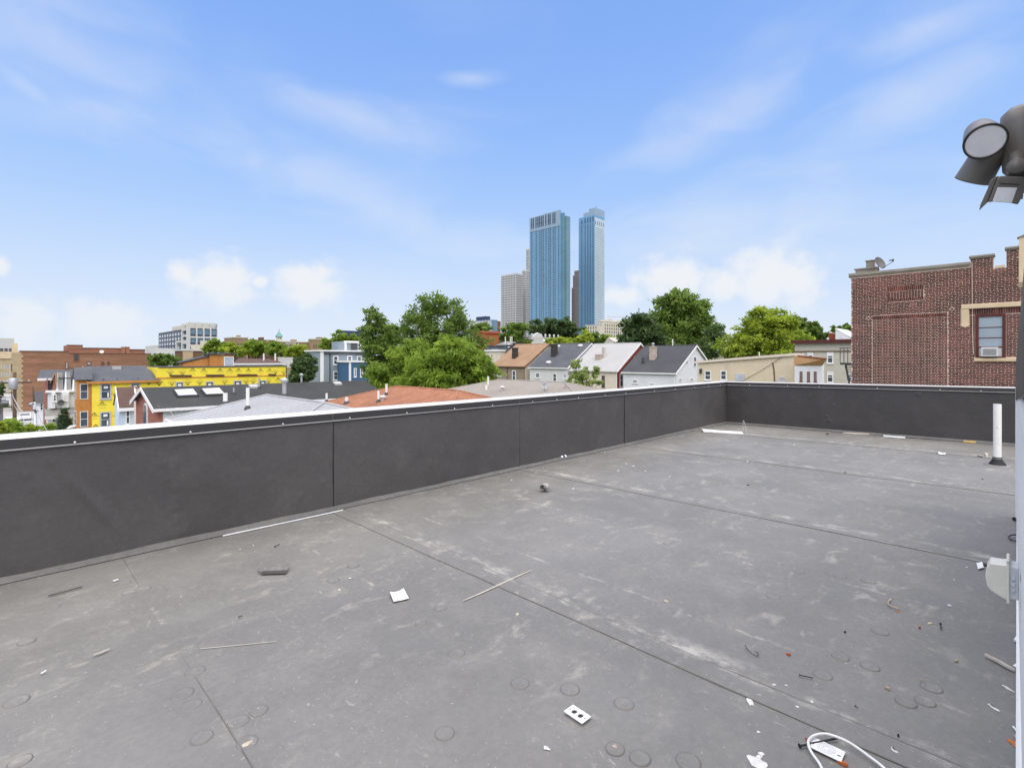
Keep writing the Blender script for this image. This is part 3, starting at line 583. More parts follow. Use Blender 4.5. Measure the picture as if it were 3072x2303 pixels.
# duplex outlet plate
p = FL(*cm(590, 1268)); a = (FL(*cm(655, 1310))-FL(*cm(525, 1225))); pt_ = local('outlet_plate', (p.x, p.y, p.z+TOP), 'white duplex outlet wall plate with two holes lying in the foreground', 'outlet plate', rot=(SLOPE*-1, 0, math.atan2(a.y, a.x)))
mb = MB()
def plate(mb, L_, W_, holes, th=.005):
    n = 24
    def outer(t):    # rounded rectangle boundary by angle
        c, s_ = math.cos(t), math.sin(t); k = max(abs(c)/(L_/2), abs(s_)/(W_/2)); return c/k, s_/k
    xs = sorted({-L_/2, L_/2, *[h[0]-h[2] for h in holes], *[h[0]+h[2] for h in holes]})
    for x0, x1 in zip(xs[:-1], xs[1:]):
        h = [q for q in holes if q[0]-q[2] <= x0+1e-9 and q[0]+q[2] >= x1-1e-9]
        if not h: mb.box(x0, x1, -W_/2, W_/2, 0, th); continue
        h = h[0]; k = 10
        for i in range(k):
            u0, u1 = x0+(x1-x0)*i/k, x0+(x1-x0)*(i+1)/k
            f = lambda u: h[3]*(max(0, 1-abs((u-h[0])/h[2])**3.2))**.5
            for sg in (-1, 1):
                A, B = (u0, sg*f(u0)), (u1, sg*f(u1)); mb.q((A[0], A[1], th), (B[0], B[1], th), (u1, sg*W_/2, th), (u0, sg*W_/2, th)); mb.q((A[0], A[1], 0), (B[0], B[1], 0), (B[0], B[1], th), (A[0], A[1], th)); mb.q((u0, sg*W_/2, 0), (u1, sg*W_/2, 0), (u1, sg*W_/2, th), (u0, sg*W_/2, th))
plate(mb, .110, .066, [(-.0185, 0, .013, .015), (.0185, 0, .013, .015)]); mb.build('plate', M['scrap_white'], pt_)
for sx in (-.044, .044):
    mb = MB(); mb.box(sx-.005, sx+.005, -.0022, .0022, .005, .0056); mb.build('screw_slot', M['nail_dark'], pt_)
# second plate under the cable loop
p = FL(*cf(525, 1535)); a = FL(*cf(640, 1590))-FL(*cf(425, 1490)); p2 = local('cover_plate', (p.x, p.y, p.z+TOP), 'white round-embossed cover plate under the white cable loop', 'cover plate', rot=(-SLOPE, 0, math.atan2(a.y, a.x)))
mb = MB(); mb.box(-.062, .062, -.038, .038, 0, .005); mb.build('plate', M['scrap_white'], p2, bevel=.002)
for r_ in (.012, .019, .026, .032): mb = MB(); mb.lathe([(r_+.0012, .005), (r_+.0008, .0066), (r_-.0008, .0066), (r_-.0012, .005)], n=32); mb.build('embossed_ring', M['coping_white'], p2, smooth=True)
for sx in (-.05, .048): mb = MB(); mb.box(sx-.006, sx+.006, -.012, -.006, .005, .0058); mb.build('slot', M['nail_dark'], p2)
def spl(pts, k=6):
    pts = [Vector(q) for q in pts]; out = []
    for i in range(len(pts)-1):
        p0, p1, p2_, p3 = pts[max(i-1, 0)], pts[i], pts[i+1], pts[min(i+2, len(pts)-1)]
        for j in range(k):
            t = j/k; out.append(.5*((2*p1)+(p2_-p0)*t+(2*p0-5*p1+4*p2_-p3)*t*t+(3*p1-p0-3*p2_+p3)*t**3))
    return out+[pts[-1]]
pts = [(520, 1760, .008), (475, 1665, .010), (420, 1590, .012), (390, 1530, .014), (395, 1487, .016), (440, 1457, .018), (520, 1450, .02), (600, 1472, .02), (680, 1503, .018), (760, 1545, .014), (850, 1605, .01), (940, 1670, .008), (1060, 1780, .008)]
mb = MB(); mb.tube(spl([FL(*cf(x, y))+Vector((0, 0, TOP+h)) for x, y, h in pts]), .0055, 10); tag(mb.build('white_cable', M['cable_white'], origin=FL(*cf(440, 1457)), smooth=True), 'loop of white electrical cable at the bottom edge of the roof', 'cable')
nail(cf(322, 1515), cf(610, 1455), 'long dark nail under the white cable loop', None, .0042)
nail(cf(320, 968), cf(425, 990), 'dark nail lying alone right of centre foreground', None, .0028)
nail(cf(1395, 576), cf(1400, 615), 'small dark nail standing out on the right foreground', None, .003)
nail(cf(745, 1205), cf(768, 1217), 'short dark nail above the cable loop', None, .002)
mb = MB(); mb.tube(spl([FL(*cm(x, y))+Vector((0, 0, TOP+.004)) for x, y in [(1865, 740), (1895, 785), (1955, 825), (1965, 800), (1940, 790)]]), .002, 6); tag(mb.build('wire_scrap', M['nail_dark'], origin=FL(*cm(1865, 740))), 'curved thin dark wire scrap with knotted end in mid roof', 'wire')
chip('terracotta_chip', cf(650, 1635), .020, 'chip_orange', 'rust orange chip beside the cable loop at the bottom edge', 'chip'); chip('terracotta_chip', cf(238, 802), .012, 'chip_orange', 'small rust orange chip standing alone right of centre', 'chip')
chip('terracotta_chip', cf(372, 1450), .005, 'chip_orange', 'tiny orange crumb next to the long nail under the cable', 'chip'); chip('tan_scrap', cf(990, 1060), .014, 'tan_scrap', 'tan V-shaped splinter on the right foreground', 'splinter'); chip('tan_scrap', cf(1515, 852), .013, 'tan_scrap', 'tan ring-like shaving left of the broken wood stick', 'shaving')
chip('terracotta_chip', cf(1237, 597), .009, 'chip_orange', 'small brown crumb left of the small dark nail on the right', 'chip'); chip('dark_crumb', cf(1072, 1422), .006, 'nail_dark', 'small black crumb between the cable and the paint splat', 'crumb'); chip('dark_crumb', cf(668, 632), .006, 'nail_dark', 'small dark crumb in the right half of the roof', 'crumb')
chip('white_scrap', cf(1465, 430), .012, 'scrap_white', 'small white splinter left of the outlet box', 'scrap'); chip('white_scrap', cf(1250, 1003), .006, 'tan_scrap', 'pale pebble right of the tan splinter', 'pebble')
mb = MB(); mb.tube(spl([FL(*cf(x, y))+Vector((0, 0, TOP+.003)) for x, y in [(1015, 385), (995, 415), (1015, 440), (1050, 450), (1080, 465)]]), .004, 6); tag(mb.build('tan_tie', M['tan_scrap'], origin=FL(*cf(1000, 420))), 'curved tan plastic tie in the right part of the roof', 'tie')
stick('broken_stick', cf(1735, 815), cf(1962, 936), .018, .012, 'lath_wood', 'broken pale wood stick near the right edge', 'stick', .6); sheet('white_scrap', [cf(1945, 895), cf(2031, 935), cf(2050, 925), cf(1970, 888)], 'scrap_white', 'white leaf-shaped scrap touching the broken stick', 'scrap', .006)
stick('white_strip', cf(1948, 1360), cf(2010, 1440), .008, .004, 'scrap_white', 'short white strip above the orange stain at the right edge', 'strip'); stick('white_strip', cf(1962, 708), cf(2028, 660), .018, .012, 'scrap_white', 'bent white trim offcut below the outlet box at the right edge', 'strip')
p = FL(*cf(2020, 1460)); mb = MB(); mb.tube([p+Vector((-.02, .02, .02)), p+Vector((.04, -.04, .02))], [.010, .014], 10); bb = tag(mb.build('small_brush', M['lath_wood'], origin=p, smooth=True), 'small brush end on the orange stain at the right edge', 'brush')
sheet('white_cube_card', [cf(1668, 108), cf(1680, 155), cf(1725, 146), cf(1712, 104)], 'scrap_white', 'small bright white card with dark crumbs left of the outlet box', 'card', .004); chip('dark_crumb', cf(1740, 122), .02, 'nail_dark', 'dark crumb pile beside the small white card', 'crumb')
# grey roll, caulk bottle
p = FL(*co_(508, 950)); rl = local('felt_roll', (p.x, p.y, p.z+TOP), 'short grey roll of felt standing on the middle of the roof', 'felt roll', rot=(0, 0, math.radians(200)))
mb = MB(); sp_ = [((.052-.007*a/6.28)*math.cos(a), (.052-.007*a/6.28)*math.sin(a)*.82+.045) for a in [i*2*math.pi/18 for i in range(52)]]
for (y0_, z0_), (y1_, z1_) in zip(sp_[:-1], sp_[1:]):
    for th in (0, .004): mb.q((-.055, y0_*(1-th*10), z0_), (-.055, y1_*(1-th*10), z1_), (.055, y1_*(1-th*10), z1_), (.055, y0_*(1-th*10), z0_))
    mb.q((.055, y0_, z0_), (.055, y1_, z1_), (.055, y1_*.96, z1_), (.055, y0_*.96, z0_))
mb.build('roll', M['felt'], rl, smooth=True)
a, b = FL(*co_(640, 685)), FL(*co_(733, 668)); d = (b-a); Lc = d.length; cb = local('caulk_bottle', tuple(a+Vector((0, 0, TOP+.028))), 'white caulk bottle with blue label lying by the left parapet', 'bottle', rot=(0, 0, math.atan2(d.y, d.x)))
mb = MB(); mb.lathe([(0, 0), (.026, 0), (.028, .004), (.028, .12), (.020, .132), (.009, .136)], axis=(1, 0, 0), n=20); mb.build('bottle_body', M['scrap_white'], cb, smooth=True); mb = MB(); mb.lathe([(.0286, .035), (.0286, .085)], axis=(1, 0, 0), n=20); mb.build('label_band', M['label_blue'], cb, smooth=True); mb = MB(); mb.lathe([(.009, .135), (.011, .14), (.006, .172), (0, .172)], axis=(1, 0, 0), n=14); mb.build('nozzle', M['yellow_wood'], cb, smooth=True)
# along the far parapet
sheet('trim_board', [cr(130, 362), cr(388, 378), cr(378, 366), cr(118, 347)], 'scrap_white', 'broken white trim board lying near the far corner', 'board', .01, .02)
mb = MB(); mb.tube(spl([FL(*cr(388, 372))+Vector((0, 0, .0)), FL(*cr(388, 372))+Vector((-.0, 0, .30)), FL(*cr(400, 375))+Vector((0, 0, .22)), FL(*cr(412, 376))+Vector((0, 0, .01))]), .004, 6); tag(mb.build('plastic_strap', M['clear_plastic'], origin=FL(*cr(388, 372))), 'upright loop of clear plastic strap at the end of the white trim board', 'strap')
stick('thin_batten', cr(392, 380), cr(490, 386), .02, .008, 'felt', 'thin grey batten continuing right of the white trim board', 'batten'); sheet('white_scrap', [cr(158, 318), cr(185, 318), cr(188, 310), cr(165, 311)], 'scrap_white', 'small white scrap in the far corner behind the trim board', 'scrap', .01)
stick('split_batten', cr(1035, 370), cr(1206, 377), .04, .02, 'lath_wood', 'split pale batten lying at the foot of the far parapet', 'batten', .3); stick('white_strip', cr(1300, 391), cr(1440, 402), .05, .03, 'scrap_white', 'short white trim strip lying along the far parapet', 'strip'); stick('yellow_block', cr(1818, 427), cr(1900, 433), .05, .035, 'yellow_wood', 'yellow wood block at the foot of the far parapet', 'wood block', .8)
chip('dark_crumb', cr(935, 374), .04, 'nail_dark', 'dark scrap left of the split batten at the far parapet', 'crumb', None, 0, .015); sheet('white_scrap', [cr(1655, 505), cr(1700, 510), cr(1705, 503), cr(1660, 497)], 'scrap_white', 'white paper scrap left of the vent pipe', 'scrap', .02); chip('wood_chips', cr(1965, 520), .05, 'lath_wood', 'pile of pale wood chips beside the vent pipe boot', 'wood chips', None, .3, .05); stick('dark_splinter', cr(1910, 517), cr(1938, 526), .012, .01, 'nail_dark', 'dark splinter between the wood chips and the white scrap', 'splinter')
chip('dark_crumb', cr(420, 705), .022, 'nail_dark', 'black crumb in the middle of the far floor', 'crumb', None, .2); chip('dark_crumb', cr(1050, 625), .02, 'nail_dark', 'black crumb on the farthest long seam', 'crumb', None, .6); chip('dark_crumb', cr(1942, 667), .012, 'nail_dark', 'black speck between the vent pipe and the far seam', 'crumb')
# pipe stub on floor near the bulkhead
p = FL(*cr(2130, 1060)); mb = MB(); mb.tube(spl([FL(*cr(2185, 1048))+Vector((0, 0, .03)), FL(*cr(2140, 1046))+Vector((0, 0, .03)), FL(*cr(2112, 1055))+Vector((0, 0, .025)), FL(*cr(2135, 1072))+Vector((0, 0, .02)), FL(*cr(2190, 1085))+Vector((0, 0, .02))]), .007, 8); tag(mb.build('rope', M['dark_metal'], origin=p), 'loop of dark rope lying by the foot of the bulkhead wall', 'rope')
nail(cr(2148, 934), cr(2165, 942), 'dark nail head sticking out at the foot of the bulkhead corner', None, .008)
# ------------------------------------------------------------------ ground
def ramp(x, a, b):
    t = min(1, max(0, (x-a)/(b-a))); return t*t*(3-2*t)
def ground(u, v):
    return -9.5+4*ramp(u, 14, 58)+8*ramp(u, 70, 200)+6*ramp(u, 200, 500)-.018*max(0, min(v, 400)-60)*(1-ramp(u, 10, 60))
def linsp(a, b, n): return [a+(b-a)*i/n for i in range(n+1)]
gu = [-3000, -1200, -500, -200]+linsp(-100, 120, 44)+[140, 170, 200, 240, 300, 400, 500, 800, 1500, 3500]; gv = [-3000, -1000, -300]+linsp(-100, 220, 40)+[260, 320, 400, 600, 1000, 1800, 3500]
mb = MB(); nv = len(gv)
mb.v = [(u, v, ground(u, v)-.02) for u in gu for v in gv]; mb.f = [(i*nv+j, (i+1)*nv+j, (i+1)*nv+j+1, i*nv+j+1) for i in range(len(gu)-1) for j in range(nv-1)]; mb.m = [0]*len(mb.f)
tag(mb.build('ground', M['earth'], smooth=True), kind='structure')
def strip(name, u0, u1, h, m):
    mb = MB(); vs = linsp(-60, 400, 60)
    for a, b in zip(vs[:-1], vs[1:]):
        mb.q((u0, a, ground(u0, a)+h), (u1, a, ground(u1, a)+h), (u1, b, ground(u1, b)+h), (u0, b, ground(u0, b)+h))
        if h > .1: mb.q((u0, a, ground(u0, a)-.1), (u0, a, ground(u0, a)+h), (u0, b, ground(u0, b)+h), (u0, b, ground(u0, b)-.1))
    return tag(mb.build(name, M[m]), kind='structure')
strip('road', -10, 0, .02, 'asphalt'); strip('pavement', 0, 1.7, .14, 'concrete'); strip('forecourt', 1.7, 6.9, .03, 'concrete'); strip('pavement', -12, -10, .14, 'concrete')
# our own building below the roof
ob = thing('host_building', (5, 0, -9.5), None, None); tag(ob, kind='structure')
mb = MB(); mb.box(-3.4, UF+.28, -8, VL+.29, -9.8, -.35); mb.build('wall', M['grey_siding'], ob)

# ------------------------------------------------------------------ house helpers
def window(parent, plane, c, r, frame='white_trim', glass_='window_glass', fw=.08, sash=True, sill=True, blind=None):
    a0, a1, z0, z1 = r; mb = MB(); d = .06
    mb.pb(plane, c, a0, a0+fw, z0, z1, -.02, d); mb.pb(plane, c, a1-fw, a1, z0, z1, -.02, d); mb.pb(plane, c, a0+fw, a1-fw, z1-fw, z1, -.02, d); mb.pb(plane, c, a0+fw, a1-fw, z0, z0+fw, -.02, d)
    if sash: zm = (z0+z1)/2; mb.pb(plane, c, a0+fw, a1-fw, zm-.03, zm+.03, -.02, d-.015)
    w = mb.build('window', M[frame], parent)
    mb = MB(); mb.pb(plane, c, a0+fw*.6, a1-fw*.6, z0+fw*.6, z1-fw*.6, -.01, .026); mb.build('pane', M[glass_], w)
    if blind: mb = MB(); mb.pb(plane, c, a0+fw, a1-fw, z0+(z1-z0)*blind, z1-fw, .0, .034); mb.build('blind', M['white_trim'], w)
    if sill: mb = MB(); mb.pb(plane, c, a0-.06, a1+.06, z0-.07, z0-.002, -.02, .11); mb.build('sill', M[frame], w)
    return w
def siding(name, parent, plane, c, a0, a1, z0, z1, m, pitch=.13, top2=None, step=.014):
    t2 = z1 if top2 is None else top2; mb = MB()
    if plane == 'u': mb.courses((c, a1, z0), (c, a0, z0), (c, a0, min(z1, t2)), (c, a1, min(z1, t2)), pitch, step)
    else: mb.courses((a0, c, z0), (a1, c, z0), (a1, c, min(z1, t2)), (a0, c, min(z1, t2)), pitch, step)
    if top2 is not None and abs(t2-z1) > .02:           # sloping top strip, z1 at a0 side, top2 at a1 side
        lo = min(z1, t2)
        if plane == 'u': mb.q((c, a1, lo), (c, a0, lo), (c, a0, z1), (c, a1, t2))
        else: mb.q((a0, c, lo), (a1, c, lo), (a1, c, t2), (a0, c, z1))
    return mb.build(name, M[m], parent)
def row_house(label, U, v0, v1, ur, zef, zr, fm, gm, rm, trim='white_trim', zb=-6, pitch=.14, name='row_house', grp=None):
    ub = 2*ur-U; h = thing(name, ((U+ub)/2, (v0+v1)/2, zb), label, 'house', grp)
    mb = MB(); I = .06; mb.box(U+I, ub-I, v0+I, v1-I, zb, zef-.1); mb.prism([(U+I, v0+I, zef-.1), (ub-I, v0+I, zef-.1), (ur, v0+I, zr-.2)], (0, v1-v0-2*I, 0)); mb.build('core', M[gm], h)
    siding('front_wall', h, 'u', U, v0, v1, zb, zef, fm)
    mb = MB(); mb.courses((U, v0, zb), (ub, v0, zb), (ub, v0, zef), (U, v0, zef), .13, .014); mb.courses((U, v0, zef), (ub, v0, zef), (ur, v0, zr-.05), (ur, v0, zr-.05), .13, .014); mb.build('gable_wall', M[gm], h)
    o = .22; k = (zr-zef)/(ur-U); ez = zef-o*k; mb = MB()
    mb.courses((U-o, v1+o, ez), (U-o, v0-o, ez), (ur, v0-o, zr), (ur, v1+o, zr), pitch, .016); mb.courses((ub+o, v0-o, ez), (ub+o, v1+o, ez), (ur, v1+o, zr), (ur, v0-o, zr), pitch*2, .016)
    mb.q((U-o, v0-o, ez-.02), (U-o, v1+o, ez-.02), (ur, v1+o, zr-.06), (ur, v0-o, zr-.06)); mb.q((ub+o, v0-o, ez-.02), (ub+o, v1+o, ez-.02), (ur, v1+o, zr-.06), (ur, v0-o, zr-.06))
    rf = mb.build('roof', M[rm], h)
    mb = MB(); mb.tube([(ur, v0-o, zr+.012), (ur, v1+o, zr+.012)], .07, 6); mb.build('ridge_cap', M[rm], rf)
    mb = MB(); mb.box(U-o-.09, U-o+.012, v0-o, v1+o, ez-.16, ez-.01); mb.build('gutter', M[trim], h)
    for s0, s1 in (((U-o, ez), (ur, zr)), ((ub+o, ez), (ur, zr))):
        mb = MB(); mb.prism([(s0[0], v0-o-.03, s0[1]-.22), (s1[0], v0-o-.03, s1[1]-.22), (s1[0], v0-o-.03, s1[1]+.03), (s0[0], v0-o-.03, s0[1]+.03)], (0, .05, 0)); mb.build('rake_board', M[trim], h)
    for v in (v0, v1-.12): mb = MB(); mb.box(U-.035, U+.03, v, v+.12, zb, zef-.12); mb.build('corner_board', M[trim], h)
    mb = MB(); mb.box(U+.03, U+.15, v0-.035, v0-.002, zb, zef-.1); mb.build('corner_board', M[gm], h)
    return h
def chimney(parent, x, y, z0, z1, wx, wy, m, cap='chimney_stone', pots=0):
    mb = MB(); n = 5
    for i in range(n):       # slightly uneven courses
        e = .012*((i*37) % 3-1); mb.box(x-wx/2-e, x+wx/2+e, y-wy/2-e, y+wy/2+e, z0+(z1-z0)*i/n, z0+(z1-z0)*(i+1)/n-.004)
    c = mb.build('chimney', M[m], parent); mb = MB(); mb.box(x-wx/2-.06, x+wx/2+.06, y-wy/2-.06, y+wy/2+.06, z1, z1+.12); mb.build('chimney_cap', M[cap], c)
    if pots:
        mb = MB(); mb.lathe([(.16, 0), (.15, .3), (.22, .34), (.22, .42), (.1, .5), (0, .52)], c=(x, y, z1+.12), n=14); mb.build('chimney_pot', M['galvanised'], c, smooth=True)
    return c
def pipe_vent(parent, p, h, r, m='pvc_white', cap=False, boot=True):
    mb = MB(); mb.lathe([(r, -.1), (r, h), (r*.8, h), (r*.8, h*.6)], c=p, n=12)
    if cap: mb.lathe([(r*1.9, h-.05), (r*2.0, h+.04), (r*.8, h+.12), (0, h+.13)], c=p, n=12)
    v = mb.build('roof_vent', M[m], parent, smooth=False)
    if boot: mb = MB(); mb.lathe([(r*2.2, -.06), (r*1.9, .03), (r*1.05, .14)], c=p, n=12); mb.build('boot', M['dark_metal'], v)
    return v
def hip_house(label, u0, u1, v0, v1, ze, zr, hr, rm, wm, pitch=.145, zb=-9.5, capm=None):
    h = thing('hip_roof_house', ((u0+u1)/2, (v0+v1)/2, zb), label, 'house'); um = (u0+u1)/2; I = .35
    siding('side_wall', h, 'v', v0+I, u0+I, u1-I, zb, ze, wm); siding('front_wall', h, 'u', u0+I, v0+I, v1-I, zb, ze, wm)
    mb = MB(); mb.box(u0+I+.05, u1-I, v0+I+.05, v1-I, zb, ze-.05); mb.build('core', M[wm], h)
    mb = MB(); A, B, C, D = (u0, v0, ze), (u1, v0, ze), (u1, v1, ze), (u0, v1, ze); E, F = (um, v0+hr, zr), (um, v1-hr, zr)
    mb.courses(D, A, E, F, pitch); mb.courses(A, B, E, E, pitch); mb.courses(B, C, F, E, pitch); mb.courses(C, D, F, F, pitch); mb.q((u0, v0, ze-.03), (u1, v0, ze-.03), (u1, v1, ze-.03), (u0, v1, ze-.03))
    rf = mb.build('roof', M[rm], h)
    for a, b in ((E, F), (A, E), (B, E), (C, F), (D, F)): mb = MB(); mb.tube([Vector(a)+Vector((0, 0, .012)), Vector(b)+Vector((0, 0, .012))], .05, 6); mb.build('hip_cap', M[capm or rm], rf)
    mb = MB(); mb.box(u0-.10, u0+.0, v0-.1, v1+.1, ze-.16, ze-.005); mb.box(u0+.0, u1, v0-.10, v0-.002, ze-.16, ze-.005); mb.build('gutter', M['white_trim'], h)
    return h, rf
def zon(h_, u, v):   # height on the -u slope of a hip house
    u0, um, ze, zr = h_; return ze+(zr-ze)*(u-u0)/(um-u0)
R_ = lambda rel: rel+CAMZ
# ------------------------------------------------------------------ the three hip-roofed neighbours
h1, r1 = hip_house('nearest hip roofed house with light grey shingles just beyond the left parapet', 5.0, 11.4, 15.2, 26.0, -.95, .05, 2.6, 'light_grey_shingle', 'white_vinyl')
s1 = (5.0, 8.2, -.95, .05)
for (cx, cy, hh, rr) in ((1297, 1240, .85, .065), (1000, 1400, .5, .09)):
    p = PU(*c2(cx, cy), 6.9); z = zon(s1, 6.9, p.y); pipe_vent(h1, (6.9, min(max(p.y, 16), 25), z), hh, rr)
p = PU(*c2(1600, 1105), 8.5); pipe_vent(h1, (8.6, 22.5, .0), .7, .085, 'galvanised', True)
h2, r2 = hip_house('hip roofed house with terracotta orange shingles in the middle of the row', 13.0, 19.2, 16.6, 28.8, -.95, .05, 3.3, 'terracotta_shingle', 'pale_siding')
s2 = (13.0, 16.1, -.95, .05)
for (cx, cy, hh, rr, u) in ((1140, 1248, .6, .06, 14.9), (1052, 1370, .6, .06, 14.0), (700, 1365, .35, .09, 13.4), (425, 1320, .5, .06, 13.3)):
    p = PU(*c3(cx, cy), u); pipe_vent(h2, (u, min(max(p.y, 17), 28.5), zon(s2, u, p.y)), hh, rr)
p = PU(*c3(1100, 1365), 14.2); mb = MB(); mb.lathe([(.10, -.1), (.10, .14), (.17, .16), (.18, .22), (.11, .28), (0, .29)], c=(14.2, p.y, zon(s2, 14.2, 0)), n=16); mb.build('mushroom_vent', M['coping_white'], h2, smooth=True)
h3, r3 = hip_house('hip roofed house with taupe shingles right of the terracotta roof, carrying dishes', 23.4, 30.0, 17.6, 32.0, -.95, .05, 4.0, 'taupe_shingle', 'pale_siding')
s3 = (23.4, 26.7, -.95, .05)
for (cx, cy, hh, rr, u) in ((422, 965, .62, .07, 25.6), (402, 1035, .35, .08, 24.6)):
    p = PU(*c4(cx, cy), u); pipe_vent(h3, (u, p.y, zon(s3, u, 0)), hh, rr, boot=False)
p = PU(*c4(578, 1060), 24.6); mb = MB(); mb.lathe([(.09, -.1), (.09, .2), (.17, .22), (.18, .28), (.1, .33), (0, .34)], c=(24.6, p.y, zon(s3, 24.6, 0)), n=16); mb.build('mushroom_vent', M['coping_white'], h3, smooth=True)
def dish(p, label, r=.4, face=(-.6, -.6, .35), mast=.5, m='galvanised', dm='dish_grey', arm=True):
    d = thing('satellite_dish', tuple(p), label, 'satellite dish'); ax = Vector(face).normalized(); c = Vector(p)+Vector((0, 0, mast+r*.6))
    mb = MB(); mb.lathe([(0, -.02), (r*.4, -.012), (r*.75, .02), (r, .06), (r*1.01, .05), (r*.75, .008), (0, -.03)], c=c, axis=ax, n=28); mb.build('reflector', M[dm], d, smooth=True)
    mb = MB(); mb.tube([Vector(p)-Vector((0, 0, .1)), Vector(p)+Vector((0, 0, mast*.8)), c-ax*.06], .025, 8); mb.tube([Vector(p)+Vector((.25, .12, -.1)), Vector(p)+Vector((0, 0, mast*.6))], .014, 6); mb.build('mast', M[m], d)
    if arm:
        e = ax.orthogonal(); dn = Vector((0, 0, -1)); dn = (dn-ax*dn.dot(ax)).normalized(); a0 = c+dn*r*.95; a1 = c+ax*r*1.5+dn*r*.35
        mb = MB(); mb.tube([a0, a1], .014, 6); mb.build('feed_arm', M[m], d); mb = MB(); mb.tube([a1, a1-ax*.12+Vector((0, 0, .03))], [.035, .05], 10); mb.box(a1.x-.05, a1.x+.05, a1.y-.05, a1.y+.05, a1.z, a1.z+.07); mb.build('receiver', M[m], d)
    return d
mk('dish_grey', (.36,.36,.36), .5, .06, 3)
p = PU(*c4(1045, 1030), 24.9); dish((24.9, p.y, zon(s3, 24.9, 0)), 'lower of two grey satellite dishes on the taupe roof', .25, (-.75, -.55, .3), .25, arm=True)
p = PU(*c4(1272, 1000), 25.6); dish((25.6, p.y, zon(s3, 25.6, 0)), 'higher satellite dish on forked legs on the taupe roof', .24, (-.75, -.6, .35), .62)
# ------------------------------------------------------------------ pink brick gabled house with long charcoal roof and skylights
U0, V0, UB, VR, V1, ZE, ZR = 6.8, 37.9, 22.6, 41.6, 45.3, R_(-3.0), R_(-1.93)
gh = thing('gabled_brick_house', ((U0+UB)/2, VR, -9.5), 'gabled house with pink brick front, long charcoal shingle roof and two skylights', 'house')
siding('side_wall', gh, 'v', V0, U0+.25, UB, -9.5, ZE, 'white_vinyl', .16); mb = MB(); mb.box(U0+.1, UB-.06, V0+.06, V1-.06, -9.5, ZE-.1); mb.prism([(U0+.1, V0+.1, ZE-.1), (U0+.1, V1-.1, ZE-.1), (U0+.1, VR, ZR-.15)], (UB-U0-.2, 0, 0)); mb.build('core', M['white_vinyl'], gh)
mb = MB(); mb.prism([(U0, V0-.02, -9.5), (U0, V0-.02, ZE), (U0, VR, ZR-.05), (U0, V1, ZE), (U0, V1, -9.5)], (.12, 0, 0)); fw_ = mb.build('brick_front', M['pink_brick'], gh); mb = MB(); mb.box(U0+.12, U0+.25, V0-.03, V0+.05, -9.5, ZE-.05); mb.build('brick_return', M['pink_brick'], gh)
for i in range(22): mb = MB(); z = -6.6+i*.22; mb.box(U0+.125, U0+.25-(.04 if i % 2 else 0), V0-.036, V0-.03, z, z+.19); mb.build('brick_course', M['pink_brick'], gh)
o = .3; k = (ZR-ZE)/(VR-V0); ez = ZE-o*k; mb = MB()
mb.courses((U0-o, V0-o, ez), (UB+o, V0-o, ez), (UB+o, VR, ZR), (U0-o, VR, ZR), .14); mb.courses((UB+o, V1+o, ez), (U0-o, V1+o, ez), (U0-o, VR, ZR), (UB+o, VR, ZR), .3); mb.q((U0-o, V0-o, ez-.03), (UB+o, V0-o, ez-.03), (UB+o, VR, ZR-.06), (U0-o, VR, ZR-.06)); rf = mb.build('roof', M['charcoal_shingle'], gh)
for s_ in (V0-o, V1+o): mb = MB(); mb.prism([(U0-o-.04, s_, ez-.25), (U0-o-.04, VR, ZR-.22), (U0-o-.04, VR, ZR+.02), (U0-o-.04, s_, ez+.02)], (.05, 0, 0)); mb.build('rake_board', M['white_trim'], gh)
mb = MB(); mb.box(U0-o, UB+o, V0-o-.12, V0-o+.01, ez-.18, ez-.01); mb.build('gutter', M['white_trim'], gh); mb = MB(); mb.tube([(U0+.75, V0-.1, -9.4), (U0+.75, V0-.1, ez-.45), (U0+.55, V0-o-.06, ez-.15)], .05, 8); mb.build('downpipe', M['white_trim'], gh)
def roofz(v): return ZR-(VR-v)*k
for x0, x1, y0, y1 in ((385, 585, 1060, 1160), (750, 940, 1052, 1150)):
    A = PV(*c2((x0+x1)/2, (y0+y1)/2), (V0+VR)/2); uc = A.x; vc = 39.9
    mb = MB(); w2, l2 = .62, .62
    pts = [(uc-w2, vc-l2, roofz(vc-l2)), (uc+w2, vc-l2, roofz(vc-l2)), (uc+w2, vc+l2, roofz(vc+l2)), (uc-w2, vc+l2, roofz(vc+l2))]
    mb.prism(pts, (0, 0, .16)); sk = mb.build('skylight', M['dark_frame'], gh); mb = MB(); mb.prism([(uc+(x-uc)*.86, vc+(y-vc)*.86, roofz(vc+(y-vc)*.86)+.10) for x, y, z in pts], (0, 0, .09)); mb.build('pane', M['skylight_glass'], sk)
for cx, cy, hh, rr, mm, v in ((1112, 1065, .45, .06, 'galvanised', 39.6), (1450, 1010, .75, .07, 'galvanised', 40.6), (2010, 920, .7, .08, 'galvanised', 41.3)):
    p = PV(*c2(cx, cy), v); pipe_vent(gh, (p.x, v, roofz(v)), hh, rr, mm, cx == 2010)
for f_, cx, cy in ((c2, 1380, 985), (c3, 602, 1135)): p = PV(*f_(cx, cy), 40.8); mb = MB(); mb.prism([(p.x-.3, 40.6, roofz(40.6)), (p.x+.3, 40.6, roofz(40.6)), (p.x+.3, 41.1, roofz(41.1)), (p.x-.3, 41.1, roofz(41.1))], (0, 0, .14)); mb.build('box_vent', M['pale_shingle'], gh)
